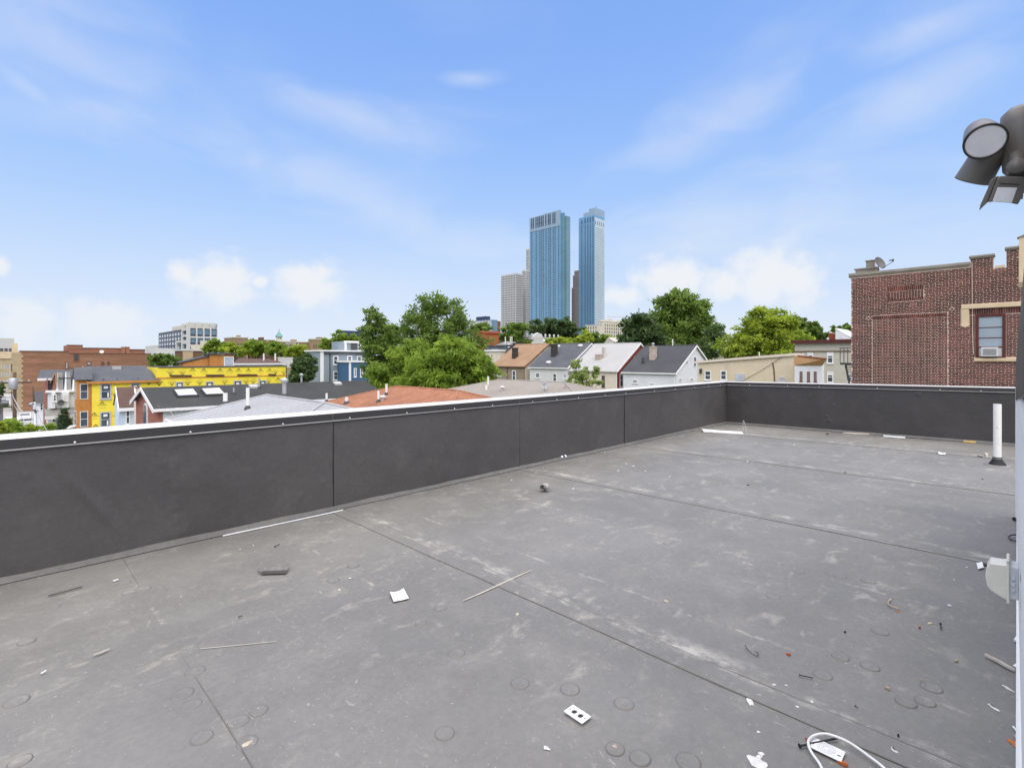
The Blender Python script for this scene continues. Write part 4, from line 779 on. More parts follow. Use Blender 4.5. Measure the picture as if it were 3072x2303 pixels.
# arched window on the brick front
zc = R_(-3.6); n = 12; arc = [(VR+.62*math.cos(math.pi*i/n), zc+.62*math.sin(math.pi*i/n)) for i in range(n+1)]
mb = MB(); mb.prism([(U0-.07, y, z) for y, z in arc+[(VR-.62, zc-1.6), (VR+.62, zc-1.6)]], (.08, 0, 0)); aw = mb.build('arched_window', M['white_trim'], gh); mb = MB(); mb.prism([(U0-.085, VR+(y-VR)*.82, zc+(z-zc)*.82) for y, z in arc+[(VR-.62, zc-1.75), (VR+.62, zc-1.75)]], (.02, 0, 0)); mb.build('pane', M['window_glass'], aw)
mb = MB(); mb.tube([(U0-.9, V0+.6, -5.9), (U0-.9, V1-.4, -5.9)], .04, 6)
for i in range(9): mb.tube([(U0-.9, V0+.6+i*.8, -6.9), (U0-.9, V0+.6+i*.8, -5.9)], .025, 6)
mb.tube([(U0-.9, V0+.6, -5.9), (U0+.5, V0-.4, -5.9)], .04, 6); mb.build('railing', M['white_trim'], gh)
# ------------------------------------------------------------------ two narrow steep-gabled houses
def steep(label, V, U, ud, ze, zr, hw, wm, rm, name='narrow_house'):
    h = thing(name, (U+2, V+hw, -9.8), label, 'house'); siding('side_wall', h, 'v', V, U, U+8, -9.8, ze, wm, .15); siding('front_wall', h, 'u', U, V, V+2*hw, -9.8, ze, wm, .15)
    mb = MB(); mb.box(U+.06, U+8, V+.06, V+2*hw, -9.8, ze-.05); mb.build('core', M[wm], h)
    mb = MB(); mb.prism([(U-.02, V-.05, ze), (U-.02, V+hw, zr-.06), (U-.02, V+2*hw+.05, ze)], (.05, 0, 0)); mb.build('gable', M['white_vinyl'], h)
    mb = MB(); mb.courses((U-.1, V-.25, ze-.1), (U+ud, V-.25, ze-.1), (U+ud*.82, V+hw, zr), (U-.1, V+hw, zr), .16); mb.courses((U+ud, V+2*hw+.25, ze-.1), (U-.1, V+2*hw+.25, ze-.1), (U-.1, V+hw, zr), (U+ud*.82, V+hw, zr), .16); mb.build('roof', M[rm], h)
    mb = MB(); mb.prism([(U-.16, V-.32, ze-.22), (U-.16, V-.25, ze-.05), (U-.16, V+hw, zr+.06), (U-.16, V+hw, zr-.22)], (.07, 0, 0)); mb.build('rake_board', M['white_trim'], h)
    mb = MB(); mb.box(U-.2, U+ud+.15, V-.42, V-.02, ze-.42, ze-.16); mb.build('cornice', M['white_trim'], h)
    return h
z1 = PV(*c1(1660, 1180), 52.6).z; z2 = PV(*c1(1660, 932), 53.8).z
hb = steep('narrow pale blue sided house with steep brown roof next to the yellow house', 52.6, 6.8, 1.9, z1, z2, 1.3, 'light_blue_siding', 'mauve_shingle'); window(hb, 'v', 52.6, wr('v', 52.6, c1, 1665, 1225, 1727, 1422))
z1 = PV(*c1(1840, 1150), 46.4).z; z2 = PV(*c1(1860, 952), 47.6).z
hc = steep('narrow cream house with steep orange brown roof beside the pink brick house', 46.6, 7.2, 2.0, z1, z2, 1.1, 'pale_siding', 'brown_shingle')
# ------------------------------------------------------------------ yellow sheathed house under construction
VY, UY = 71.8, 6.8
def pv(f, x, y, V=VY): return PV(*f(x, y), V)
yh = thing('yellow_house', (15, 75, -10), 'unfinished house wrapped in printed yellow sheathing with orange plywood front', 'house')
zE = pv(c1, 1600, 828).z; uM = pv(c1, 2105, 800).x; zF = pv(c2, 900, 706).z; uR = pv(c2, 1805, 800).x; zRd = PV(*c1(1500, 652), 75.6).z
def sheath(name, u0, u1, z0, z1):     # separate boards with joints
    n = max(1, int((u1-u0)/2.44)); 
    for i in range(n):
        for j in range(int(math.ceil((z1-z0)/1.22))):
            a, b = u0+(u1-u0)*i/n, u0+(u1-u0)*(i+1)/n; za = z1-1.22*(j+1); zb_ = z1-1.22*j
            mb = MB(); mb.pb('v', VY, a+.006, b-.006, max(z0, za)+.006, zb_-.006, 0, .018+.003*((i+j) % 2)); mb.build(name, M['yellow_sheathing'], yh)
sheath('sheathing_board', UY+.02, uM, -9.6, zE-.1); sheath('sheathing_board', uM, uR, -6.5, zF-.06)
mb = MB(); mb.box(UY+.1, uM, VY+.001, 79.4, -10, zE-.1); mb.box(uM-.2, uR, VY+.001, 79.4, -10, zF-.05); mb.build('frame_core', M['yellow_sheathing'], yh)
mb = MB(); mb.box(uM-.02, uR+.12, VY-.12, 79.5, zF-.05, zF+.05); mb.build('flat_roof', M['dark_shingle'], yh); mb = MB(); mb.box(uR-.02, uR+.05, VY-.1, VY+.02, -8, zF-.05); mb.build('corner_strip', M['dark_frame'], yh)
for i in range(6):
    for j in range(3): mb = MB(); a = 71.75+i*1.25; mb.box(UY-.04+.006*((i+j) % 2), UY+.05, a+.01, a+1.24, zE-.3-2.44*(j+1), zE-.31-2.44*j); mb.build('plywood_board', M['plywood'], yh)
zb2 = zE-.18; mb = MB(); mb.courses((UY-.4, VY-.3, zb2), (uM+.1, VY-.3, zb2), (uM-.7, 75.6, zRd), (UY-.4, 75.6, zRd), .16); mb.courses((uM+.1, 79.6, zb2), (UY-.4, 79.6, zb2), (UY-.4, 75.6, zRd), (uM-.7, 75.6, zRd), .3); mb.q((uM+.1, VY-.3, zb2), (uM+.1, 79.6, zb2), (uM-.7, 75.6, zRd)); yr = mb.build('roof', M['slate_shingle'], yh)
mb = MB(); mb.box(UY-.42, uM+.1, VY-.36, VY-.28, zb2-.24, zb2-.01); mb.build('fascia', M['plywood'], yh); mb = MB(); mb.prism([(UY-.4, VY-.3, zb2-.05), (UY-.4, 79.5, zb2-.05), (UY-.4, 75.6, zRd-.06)], (.2, 0, 0)); mb.build('front_gable', M['plywood'], yh)
mb = MB(); mb.prism([(UY-.43, VY-.36, zb2-.2), (UY-.43, VY-.3, zb2+.03), (UY-.43, 75.6, zRd+.04), (UY-.43, 75.6, zRd-.2)], (.04, 0, 0)); mb.build('rake_board', M['plywood'], yh)
p = pv(c1, 1605, 672); mb = MB(); mb.box(p.x-.4, p.x+.4, 74.6, 75.3, zRd-.5, zRd-.02); mb.build('box_vent', M['pale_shingle'], yr)
# small porch roof in front
pz = pv(c1, 1090, 835).z; mb = MB(); mb.courses((5.4, 71.5, pz), (6.9, 71.5, pz), (6.9, 73, pz+1.3), (5.4, 73, pz+1.3), .16); mb.courses((6.9, 74.5, pz), (5.4, 74.5, pz), (5.4, 73, pz+1.3), (6.9, 73, pz+1.3), .16); mb.prism([(5.45, 71.6, pz-.03), (5.45, 74.4, pz-.03), (5.45, 73, pz+1.2)], (.1, 0, 0)); mb.build('bay_roof', M['slate_shingle'], yh)
mb = MB(); mb.box(5.6, 6.8, 71.9, 74.2, -9.8, pz-.05); mb.build('bay', M['plywood'], yh)
for zc in (-1.9, -4.9): window(yh, 'v', 71.9, (5.85, 6.55, zc-.85, zc+.85), 'white_stone', sill=False); window(yh, 'u', 5.6, (72.3, 73.9, zc-.85, zc+.85), 'white_stone', sill=False)
mb = MB(); mb.pb('v', VY, uM-.3, uR, pv(c2, 900, 850).z, pv(c2, 900, 833).z, .02, .05); mb.build('plywood_band', M['plywood'], yh)
mk('frame_grey', (.42,.42,.43), .5)
for f_, r in ((c1, (1330, 885, 1477, 1092)), (c1, (1733, 878, 1857, 1080)), (c1, (1325, 1258, 1470, 1462)), (c2, (338, 905, 447, 1090)), (c2, (735, 900, 846, 1080)), (c2, (1107, 888, 1217, 1070)), (c2, (1446, 883, 1544, 1060))):
    q = wr('v', VY, f_, *r); w_ = window(yh, 'v', VY-.02, q, 'frame_grey', fw=.13)
    mb = MB(); a, b, c, d = q; mb.pb('v', VY-.02, (a+b)/2-.18, (a+b)/2+.18, c+(d-c)*.68, c+(d-c)*.84, .02, .032); mb.build('sticker', M['white_trim'], w_); mb = MB(); mb.pb('v', VY-.02, b-.35, b-.22, c+(d-c)*.12, c+(d-c)*.42, .02, .032); mb.build('sticker', M['white_trim'], w_)
for x0, x1, y in ((255, 555, 825), (735, 987, 820), (1152, 1425, 815), (1565, 1670, 812)):
    a, b = pv(c2, x0, y), pv(c2, x1, y); mb = MB(); mb.tube([(a.x, VY-.13, a.z), (a.x+.1, VY-.13, a.z), (b.x-.1, VY-.13, b.z), (b.x, VY-.13, b.z)], [.03, .11, .11, .03], 10); mb.build('scaffold_plank', M['wood_pole'], yh)
def mark(f, x, y, up):
    p = pv(f, x, y); s_ = .26; g = -1 if not up else 1; Y = VY-.024; h = .34*g; mb = MB()
    mb.prism([(p.x-s_, Y, p.z), (p.x-s_*.62, Y, p.z), (p.x, Y, p.z+h*.62), (p.x, Y, p.z+h)], (0, .003, 0)); mb.prism([(p.x+s_, Y, p.z), (p.x+s_*.62, Y, p.z), (p.x, Y, p.z+h*.62), (p.x, Y, p.z+h)], (0, .003, 0)); mb.prism([(p.x-s_*.3, Y, p.z), (p.x+s_*.3, Y, p.z), (p.x+s_*.12, Y, p.z+h*.3)], (0, .003, 0))
    a, b = sorted((p.z-.08*g, p.z-.13*g)); mb.box(p.x-.42, p.x+.42, Y, Y+.003, a, b); mb.box(p.x-.25, p.x+.32, Y, Y+.003, a-.26*g-.012, a-.26*g+.012); mb.build('printed_mark', M['print_ink'], yh)
for x, y in ((565, 755), (712, 758), (930, 758), (1062, 757), (1175, 757), (1305, 757), (1465, 757), (1585, 757), (1700, 875)): mark(c2, x, y, True)
for x, y in ((268, 785), (430, 788), (120, 925), (290, 925), (500, 920), (660, 915), (990, 908), (1275, 905), (1368, 902), (1570, 902), (1665, 778), (1775, 780)): mark(c2, x, y, False)
for x, y, u_ in ((1240, 872, 1), (1370, 858, 1), (1555, 860, 1), (1665, 860, 1), (1830, 852, 1), (1355, 1160, 1), (1545, 1145, 1), (1250, 1305, 1), (1550, 1300, 1), (1270, 1462, 1), (1530, 1030, 0), (2110, 878, 0), (1975, 870, 0)): mark(c1, x, y, u_)
# plywood stair bulkhead on its roof
VB = 75.0; a = PV(*c2(790, 540), VB); b = PV(*c2(1115, 540), VB); c = PV(*c2(445, 650), VB); pb_ = thing('plywood_bulkhead', ((a.x+b.x)/2, 76, zF), 'orange plywood stair bulkhead with white door on the yellow house roof', 'bulkhead')
mb = MB(); n = 3
for i in range(n): mb = MB(); mb.box(a.x+(b.x-a.x)*i/n+.005, a.x+(b.x-a.x)*(i+1)/n-.005, VB, VB+2.6, zF+.05, a.z-.06+.004*i); mb.build('plywood_board', M['plywood'], pb_)
mb = MB(); mb.prism([(a.x-.02, VB+.2, zF), (a.x-.02, VB+.2, a.z-.3), (c.x, VB+.2, c.z-.1), (c.x, VB+.2, zF)], (0, 2.2, 0)); mb.build('sloped_side', M['plywood'], pb_)
mb = MB(); mb.prism([(a.x, VB+.05, a.z-.32), (a.x, VB+.05, a.z-.15), (c.x-.3, VB+.05, c.z+.05), (c.x-.3, VB+.05, c.z-.1)], (0, 2.5, 0)); mb.box(a.x-.3, b.x+.4, VB-.25, VB+2.8, a.z-.02, a.z+.14); mb.build('roof', M['dark_shingle'], pb_)
q = wr('v', VB, c2, 980, 572, 1110, 695); mb = MB(); mb.pb('v', VB, *q, .005, .05); dr = mb.build('door_frame', M['white_trim'], pb_); mb = MB(); mb.pb('v', VB, q[0]+.1, q[1]-.1, zF+.05, q[3]-.1, .045, .07); mb.build('door', M['pale_glass'], dr)
# brown roofed white house behind
V = 97.0; a = PV(*c2(1118, 655), V); b = PV(*c2(1745, 655), V); zt = PV(*c2(1300, 600), 100.5).z; bh = thing('brown_roof_house', ((a.x+b.x)/2, 101, -8), 'low white house with mauve brown roof behind the yellow house', 'house')
siding('side_wall', bh, 'v', V, a.x, b.x, -8, a.z-.1, 'pale_siding', .3); mb = MB(); mb.box(a.x+.1, b.x-.1, V+.1, 104, -8, a.z-.2); mb.build('core', M['pale_siding'], bh); mb = MB(); mb.courses((a.x-.4, V-.4, a.z-.1), (b.x+.4, V-.4, a.z-.1), (b.x-1, 100.5, zt), (a.x+1.6, 100.5, zt), .3); mb.courses((b.x+.4, 104, a.z-.1), (a.x-.4, 104, a.z-.1), (a.x+1.6, 100.5, zt), (b.x-1, 100.5, zt), .3); mb.q((b.x+.4, V-.4, a.z-.1), (b.x+.4, 104, a.z-.1), (b.x-1, 100.5, zt)); mb.build('roof', M['mauve_shingle'], bh); mb = MB(); mb.box(a.x-.4, b.x+.4, V-.5, V-.39, a.z-.35, a.z-.1); mb.build('gutter', M['white_trim'], bh)
p = PV(*c2(1825, 660), V); chimney(bh, p.x, V+1, 0, PV(*c2(1825, 590), V).z, 2.2, 1.4, 'white_stone', 'white_trim')
for x in (1510, 1662): p = PV(*c2(x, 620), 99); pipe_vent(bh, (p.x, 99, zt-.9), 1.9, .14, 'pvc_white', boot=False)
for x in (1142, 1300): q = wr('v', V, c2, x-16, 680, x+16, 740); window(bh, 'v', V, q, sill=False)
# ------------------------------------------------------------------ white townhouse with steep dormers
VT = 84.0
def pt2(x, y, V=VT): return PV(*c1(x, y), V)
uL = pt2(632, 900).x; th = thing('white_townhouse', (7, 90, -10.3), 'white townhouse with bay windows and three steep grey dormers by the street', 'house'); zEv = pt2(800, 975).z; zt = PV(*c1(800, 702), 88.5).z
siding('side_wall', th, 'v', VT, uL, 12, -10.3, zEv, 'white_vinyl', .16); mb = MB(); mb.box(uL+.06, 12, VT+.06, 92, -10.3, zEv-.05); mb.build('core', M['white_vinyl'], th); mb = MB(); mb.box(uL-.06, uL+.02, VT+.1, 92, -10.3, pt2(600, 820).z); mb.build('front_wall', M['pink_brick'], th)
zr0 = pt2(700, 815).z; mb = MB(); mb.courses((uL-.9, VT+.6, zr0), (12, VT+.6, zr0), (12, 88.5, zt), (uL-.5, 88.5, zt), .2); mb.box(uL+.1, 12, VT+.7, 92, zEv-.5, zr0-.05); mb.build('roof', M['slate_shingle'], th); mb = MB(); mb.box(uL-.9, uL+1.0, VT+.45, VT+.6, zr0-.28, zr0); mb.build('gutter', M['white_trim'], th)
mk('dormer_white', (.62,.64,.66), .6); mk('dormer_shingle', (.22,.215,.20), .9, .12, 1, .15, 14, .3)
for x0, x1, yt in ((738, 842, 742), (850, 948, 735), (955, 1048, 730)):
    a, b = pt2(x0, 975), pt2(x1, 975); zt2 = pt2((x0+x1)/2, yt).z; m_ = a.x*.35+b.x*.65; mb = MB()
    mb.courses((a.x+.24, VT-.3, zEv-.1), (b.x+.02, VT-.3, zEv-.1), (b.x-.05, VT+1.2, zt2), (a.x+.26, VT+1.2, zt2), .16); d_ = mb.build('dormer_roof', M['dormer_shingle'], th)
    mb = MB(); mb.prism([(a.x, VT-.2, zEv-.1), (a.x+.26, VT-.2, zEv-.1), (a.x+.28, VT+1.1, zt2), (a.x+.22, VT+1.1, zt2)], (0, .5, 0)); mb.build('dormer_cheek', M['dormer_white'], d_)
a, b = pt2(680, 945), pt2(752, 945); mb = MB(); mb.prism([(a.x+.1, VT+.1, zEv), (b.x, VT+.1, zEv), (b.x, VT+.1, pt2(700, 870).z), (a.x+.3, VT+.1, pt2(700, 770).z)], (0, .8, 0)); mb.build('gable', M['pink_brick'], th); mb = MB(); zt3 = pt2(730, 742).z; mb.prism([(a.x-.05, VT-.1, pt2(680, 870).z), (a.x+.32, VT-.1, zt3-.12), (a.x+.36, VT-.1, zt3), (a.x-.12, VT-.1, pt2(680, 880).z)], (0, .9, 0)); mb.prism([(a.x+.32, VT-.1, zt3-.1), (a.x+.36, VT-.1, zt3), (b.x+.1, VT-.1, zt3), (b.x-.05, VT-.1, zEv)], (0, .3, 0)); mb.build('gable_roof', M['brown_shingle'], th)
mb = MB(); mb.box(uL-.2, 12, VT-.5, VT+.05, zEv-.22, zEv+.04); mb.build('cornice', M['white_trim'], th)
for x0, x1 in ((655, 760), (790, 940)):
    a, b = pt2(x0, 1100), pt2(x1, 1100); zt2, zl = zEv-.22, pt2(700, 1210).z; mb = MB(); mb.prism([(a.x, VT, zl), (a.x+.25, VT-.7, zl), (b.x-.25, VT-.7, zl), (b.x, VT, zl)], (0, 0, zt2-zl)); by = mb.build('bay', M['white_vinyl'], th)
    wz0, wz1 = pt2(700, 1120).z, pt2(700, 1030).z; window(th, 'v', VT-.7, (a.x+.3, (a.x+b.x)/2-.04+(.0 if x1-x0 > 120 else .3), wz0, wz1)); 
    if x1-x0 > 120: window(th, 'v', VT-.7, ((a.x+b.x)/2+.04, b.x-.3, wz0, wz1))
window(th, 'v', VT, wr('v', VT, c1, 955, 1130, 975, 1180), sill=False)
zp = pt2(800, 1215).z; mb = MB(); mb.prism([(uL-.3, VT-1.9, zp-.75), (uL-.3, VT, zp+.05), (uL-.3, VT, zp-.1), (uL-.3, VT-1.9, zp-.88)], (4.2, 0, 0)); mb.build('porch_roof', M['dormer_shingle'], th); mb = MB(); mb.box(uL-.35, uL+3.95, VT-2.02, VT-1.9, zp-1.1, zp-.74); mb.build('porch_fascia', M['white_trim'], th)
for i in range(4): mb = MB(); mb.box(uL-.2+i*1.2, uL-.06+i*1.2, VT-1.98, VT-1.84, -10.3, zp-1.0); mb.build('porch_post', M['white_trim'], th)
for x0 in (690, 760, 860): q = wr('v', VT, c1, x0, 1290, x0+50, 1400); window(th, 'v', VT, q)
dish(tuple(Vector(pt2(812, 1170, VT-.9))), 'dark satellite dish on the bay of the white townhouse', .34, (-.3, -1, .25), .1, dm='dark_metal', arm=False)
# small white house further down the street, left of the townhouse
V = 118.0; a, b = PV(*c1(480, 1200), V), PV(*c1(585, 1200), V); sh = thing('small_white_house', ((a.x+b.x)/2, V+3, -11), 'small white house with dark lean-to roof in front of the brick apartment block', 'house'); zt = PV(*c1(520, 1125), V).z
siding('side_wall', sh, 'v', V, a.x, b.x+3, -11.2, zt, 'white_vinyl', .2); mb = MB(); mb.box(a.x+.05, b.x+3, V+.05, V+6, -11.2, zt-.02); mb.build('core', M['white_vinyl'], sh); mb = MB(); mb.courses((a.x-.4, V-.5, zt-.1), (b.x+3, V-.5, zt-.1), (b.x+3, V+3, zt+1.6), (a.x, V+3, zt+1.6), .25); mb.build('roof', M['dark_shingle'], sh); window(sh, 'v', V, wr('v', V, c1, 530, 1145, 575, 1240), 'white_trim')
# ------------------------------------------------------------------ red brick apartment block at the left
V = 177.0
def pa(x, y, V_=V): return PV(*c1(x, y), V_)
uL, uR_ = pa(268, 700).x, pa(2007, 600).x; uM = pa(920, 500).x; zA, zB = pa(500, 457).z, pa(1500, 488).z
ap = thing('apartment_block', (15, 190, -12), 'long red brick apartment block with tan front at the far end of the street', 'building')
mb = MB(); mb.box(uL, uM, V, V+26, -13, zA); mb.box(uM, uR_, V, V+26, -13, zB); mb.build('side_wall', M['apartment_brick'], ap)
mb = MB(); mb.box(uL-1.4, uL-.002, V+.2, V+26, -13, zA-.5); mb.build('tan_front', M['tan_wall'], ap)
for i in range(24): mb = MB(); z = zA-.9-i*.62; w_ = .55 if i % 2 else .25; mb.box(uL-1.42, uL+w_, V-.06, V+.5, z-.02, z+.56); mb.build('quoin', M['tan_wall'], ap)
for i in range(3): mb = MB(); y = V+.3+i*6; mb.prism([(uL-1.4, y, zA-.5), (uL-1.4, y+2.4, zA-.5), (uL-1.4, y+1.2, zA+1.9)], (1, 0, 0)); mb.build('pointed_gable', M['tan_wall'], ap)
for fl_ in range(4):
    for k in range(4): z = zA-5.3-fl_*3.6; window(ap, 'u', uL-1.4, (V+1.6+k*5, V+3.4+k*5, z, z+2.0), 'dark_frame', sill=False)
mb = MB(); mb.box(uL-.2, uM, V-.15, V+.3, zA, zA+.12); mb.box(uM, uR_+.1, V-.15, V+.3, zB, zB+.12); mb.build('coping', M['dark_brown_wall'], ap)
for x0, x1, y in ((890, 1098, 377), (1098, 1630, 415), (1630, 1925, 435)):
    a, b = pa(x0, y, 188), pa(x1, y, 188); mb = MB(); mb.box(a.x, b.x, 188, 200, -5, a.z); mb.build('rear_block', M['apartment_brick'], ap); mb = MB(); mb.box(a.x-.1, b.x+.1, 187.8, 188.4, a.z, a.z+.15); mb.build('coping', M['dark_brown_wall'], ap)
for x in (1640, 1690): p = pa(x, 405, 186); chimney(ap, p.x, 186, zB-1, p.z, 1.0, 1.0, 'apartment_brick', 'dark_brown_wall')
for r, m_ in (((975, 495, 1052, 587), 'window_glass'), ((865, 598, 908, 692), 'pale_glass'), ((1150, 595, 1212, 642), 'pale_glass'), ((1343, 593, 1383, 648), 'window_glass'), ((1422, 593, 1460, 648), 'window_glass'), ((975, 680, 1050, 760), 'window_glass')): window(ap, 'v', V, wr('v', V, c1, *r), 'dark_brown_wall', m_, fw=.2)
p = pa(1350, 480, 180); dish((p.x, 180, zB), 'white satellite dish on the apartment block roof', .5, (-.2, -1, .5), .2, dm='coping_white', arm=False)
# ------------------------------------------------------------------ generic far building
def grid(parent, plane, c, a0, a1, z0, z1, nx, nz, wf, hf, m, joined=False, d=.12, name='window', skip=None, frame=None):
    J = MB(); first = None
    for i in range(nx):
        for j in range(nz):
            if skip and skip(i, j): continue
            ca = a0+(a1-a0)*(i+.5)/nx; cz = z0+(z1-z0)*(j+.5)/nz; w = (a1-a0)/nx*wf/2; h = (z1-z0)/nz*hf/2
            if joined: J.pb(plane, c, ca-w, ca+w, cz-h, cz+h, -d, d*.25)
            else:
                mb = MB(); mb.pb(plane, c, ca-w, ca+w, cz-h, cz+h, -d, d*.4); o = mb.build(name, M[m], parent)
                if frame: mb = MB(); mb.pb(plane, c, ca-w*1.12, ca+w*1.12, cz-h-.18, cz-h-.02, -d, d*1.2); mb.build('sill', M[frame], o)
    if joined: tag(J.build(name+'_grid', M[m], parent), kind='stuff')
def bldg(name, label, cx, depth, xl, xr, yt, m, zb=-12, cat='building', dv=25, du=25, m2=None, parapet=None):
    p = PD(cx, yt, depth); U, V = p.x, p.y; v1 = PU(xl, yt, U).y if xl is not None else V+dv; u1 = PV(xr, yt, V).x if xr is not None else U+du
    o = thing(name, ((U+u1)/2, (V+v1)/2, zb), label, cat); mb = MB(); mb.box(U, u1, V, v1, zb, p.z); mb.build('wall', M[m], o)
    if parapet: mb = MB(); mb.box(U-.3, u1+.3, V-.3, v1+.3, p.z, p.z+.5); mb.build('parapet', M[parapet], o)
    return o, U, u1, V, v1, p.z
# white and dark glass modern block
mk('navy_facade', (.055,.062,.085), .45, .1, .1, .05); mk('tower_glass', (.15,.32,.50), .25, .12, .012, .06, .09, spec=.6, stretch=(1,1,1)); mk('tower_glass_side', (.13,.24,.30), .22, .15, .012, .06, .09, spec=.6); mk('tower_glass_lit', (.46,.55,.60), .25, .12, .012, .05, .09, spec=.6); mk('tower_top', (.27,.36,.45), .5, .05); mk('tower_window', (.07,.105,.15), .2, .3, .05); mk('concrete_grid', (.53,.52,.50), .8, .05, .05); mk('tower_dark_window', (.115,.115,.125), .4, .3, .06); mk('brown_tower', (.21,.16,.15), .8, .06, .05); mk('blue_glass', (.12,.20,.28), .12, .3, .2, spec=.7); mk('dark_blue_box', (.035,.05,.10), .6)  # sky reflection is put into the tower glass colours, brighter on one face
o, U, u1, Vv, v1, zt = bldg('modern_block', 'modern white framed block with dark glass beyond the yellow house', 567.6, 300, 476, 651.5, 984, 'navy_facade')
zt2 = PD(567.6, 966, 300).z
grid(o, 'u', U, Vv+14, v1-1, zt-24, zt-1.2, 9, 8, .55, .6, 'pale_glass'); 
mb = MB()
for (a0, a1, z0, z1) in ((Vv, Vv+2.2, -5, zt2), (Vv+12, Vv+14, -5, zt-.1), (Vv+27, Vv+29, -5, zt-7), (Vv+50, Vv+52, -5, zt-13.5), (Vv+74, Vv+76, -5, zt-20)): mb.pb('u', U, a0, a1, z0, z1, -.1, 1.0)
for z, a1 in ((zt-.2, 14), (zt-7, 29), (zt-13.5, 52), (zt-20, 76)): mb.pb('u', U, Vv+2.2, Vv+a1-2, z-1.1, z, -.1, .95)
for k in range(5): mb.pb('u', U, Vv+2.2, Vv+12, zt-5-k*4.2, zt-3.7-k*4.2, -.1, .9)
mb.build('white_frame', M['white_stone'], o); mb = MB()
W5 = (u1-U)/4
for k in range(5): a = U+W5*k; mb.pb('v', Vv, a-.35 if k else a, a+.35 if k < 4 else a, -5, zt2, -.1, 1.0)
for z in (zt2, zt2-8.3, zt2-13.2, zt2-17, zt2-20.5): mb.pb('v', Vv, U+.35, u1-.35, z-1.0, z, -.1, .95)
mb.build('white_frame', M['white_stone'], o)
for i in range(4):
    for z0, z1 in ((zt2-7.3, zt2-4.2), (zt2-12.2, zt2-8.4), (zt2-16, zt2-13.3), (zt2-19.5, zt2-17.1), (zt2-24, zt2-20.6)): mb = MB(); mb.pb('v', Vv, U+W5*i+.5, U+W5*(i+1)-.5, z0, z1, 0, .3); mb.build('window', M['blue_glass'], o)
mb = MB(); mb.box(U+2, u1-2, Vv+8, v1-30, zt, zt+3); mb.build('roof_plant', M['sand_wall'], o)
mb = MB(); mb.box(u1-.6, u1, Vv, Vv+18, zt-.1, zt2); mb.box(U, u1, Vv+17, Vv+18, zt2-1, zt2); mb.build('roof_frame', M['white_stone'], o)
# cluster in front of it
bldg('cream_block', 'plain cream block at the foot of the modern white block', c2(560, 0)[0], 255, c2(545, 0)[0], c2(700, 0)[0], c2(0, 415)[1], 'sand_wall'); bldg('cream_block', 'taller cream block right of the modern white block', c2(672, 0)[0], 262, c2(665, 0)[0], c2(770, 0)[0], c2(0, 360)[1], 'sand_wall')
o, U, u1, Vv, v1, zt = bldg('brick_house', 'red brick house with white parapet in front of the modern block', c2(405, 0)[0], 170, c2(330, 0)[0], c2(698, 0)[0], c2(0, 495)[1], 'dark_brown_wall', parapet='white_stone'); p = PV(*c2(500, 520), Vv); mb = MB(); mb.prism([(p.x-1, Vv-.05, zt-5), (p.x+1, Vv-.05, zt-5), (p.x+1, Vv-.05, zt-1.4), (p.x, Vv-.05, zt-.4), (p.x-1, Vv-.05, zt-1.4)], (0, .3, 0)); mb.build('arched_window', M['window_glass'], o); mb = MB(); mb.pb('v', Vv, U+.6, U+3.6, zt-6, zt-.2, -.1, .2); mb.build('tan_bay', M['tan_wall'], o)
for lab, x0, x1, yt, d, m_ in (('pale low rooftop block left of the modern white block', 100, 115, 420, 330, 'concrete_grid'), ('long pale rooftop terrace below the modern white block', 60, 330, 462, 240, 'white_stone')):
    bldg('rooftop_block', lab, c2(x0, 0)[0], d, c2(-60, 0)[0] if x0 == 100 else None, c2(x1, 0)[0], c2(0, yt)[1], m_, dv=12)
# brown block range and church steeple
for lab, x0, xc, x1, yt, d, m_ in (('broad tan brick block on the skyline left of the church steeple', 985, 1108, 1300, 322, 270, 'brown_wall'), ('dark brown block just left of the church steeple', 1300, 1320, 1660, 345, 280, 'dark_brown_wall'), ('flat tan block with white letters on the skyline', 1655, 1745, 2110, 378, 262, 'brown_wall'), ('tan block with rooftop boxes at the right end of the skyline', 2100, 2135, 2420, 345, 270, 'brown_wall')):
    o, U, u1, Vv, v1, zt = bldg('skyline_block', lab, c2(xc, 0)[0], d, c2(x0, 0)[0], c2(x1, 0)[0], c2(0, yt)[1], m_, parapet='sand_wall' if m_ != 'dark_brown_wall' else None)
    mb = MB(); mb.box(U+(u1-U)*.55, U+(u1-U)*.66, Vv+4, Vv+9, zt, zt+1.6); mb.build('roof_box', M[m_], o)
    grid(o, 'v', Vv, U+1, u1-1, zt-12, zt-2, 8, 3, .35, .5, 'dark_wall')
    if 'letters' in lab:
        for k, ch in enumerate('oogu'):
            p = PV(*c2(1768+k*48, 452), Vv); cu = bpy.data.curves.new('sign_letter', 'FONT'); cu.body = ch; cu.size = 5.2; cu.extrude = .1; tmp = bpy.data.objects.new('tmp', cu); COL.objects.link(tmp); dg = bpy.context.evaluated_depsgraph_get(); me = bpy.data.meshes.new_from_object(tmp.evaluated_get(dg)); bpy.data.objects.remove(tmp)
            me.materials.clear(); me.materials.append(M['white_stone']); l = bpy.data.objects.new('sign_letter', me); COL.objects.link(l); l.parent = o; l.location = Vector((p.x, Vv-.3, p.z))-WL[o.name]; l.rotation_euler = (math.radians(90), 0, 0)
p = PD(*c2(1712, 345), 268); ch = thing('church_steeple', (p.x, p.y, -5), 'slim church tower with green copper spire on the skyline', 'steeple'); s_ = 2.3; zt = p.z; zs = PD(*c2(1712, 305), 268).z; mb = MB(); mb.box(p.x-s_/2, p.x+s_/2, p.y-s_/2, p.y+s_/2, -6, zs); mb.build('tower', M['sand_wall'], ch)
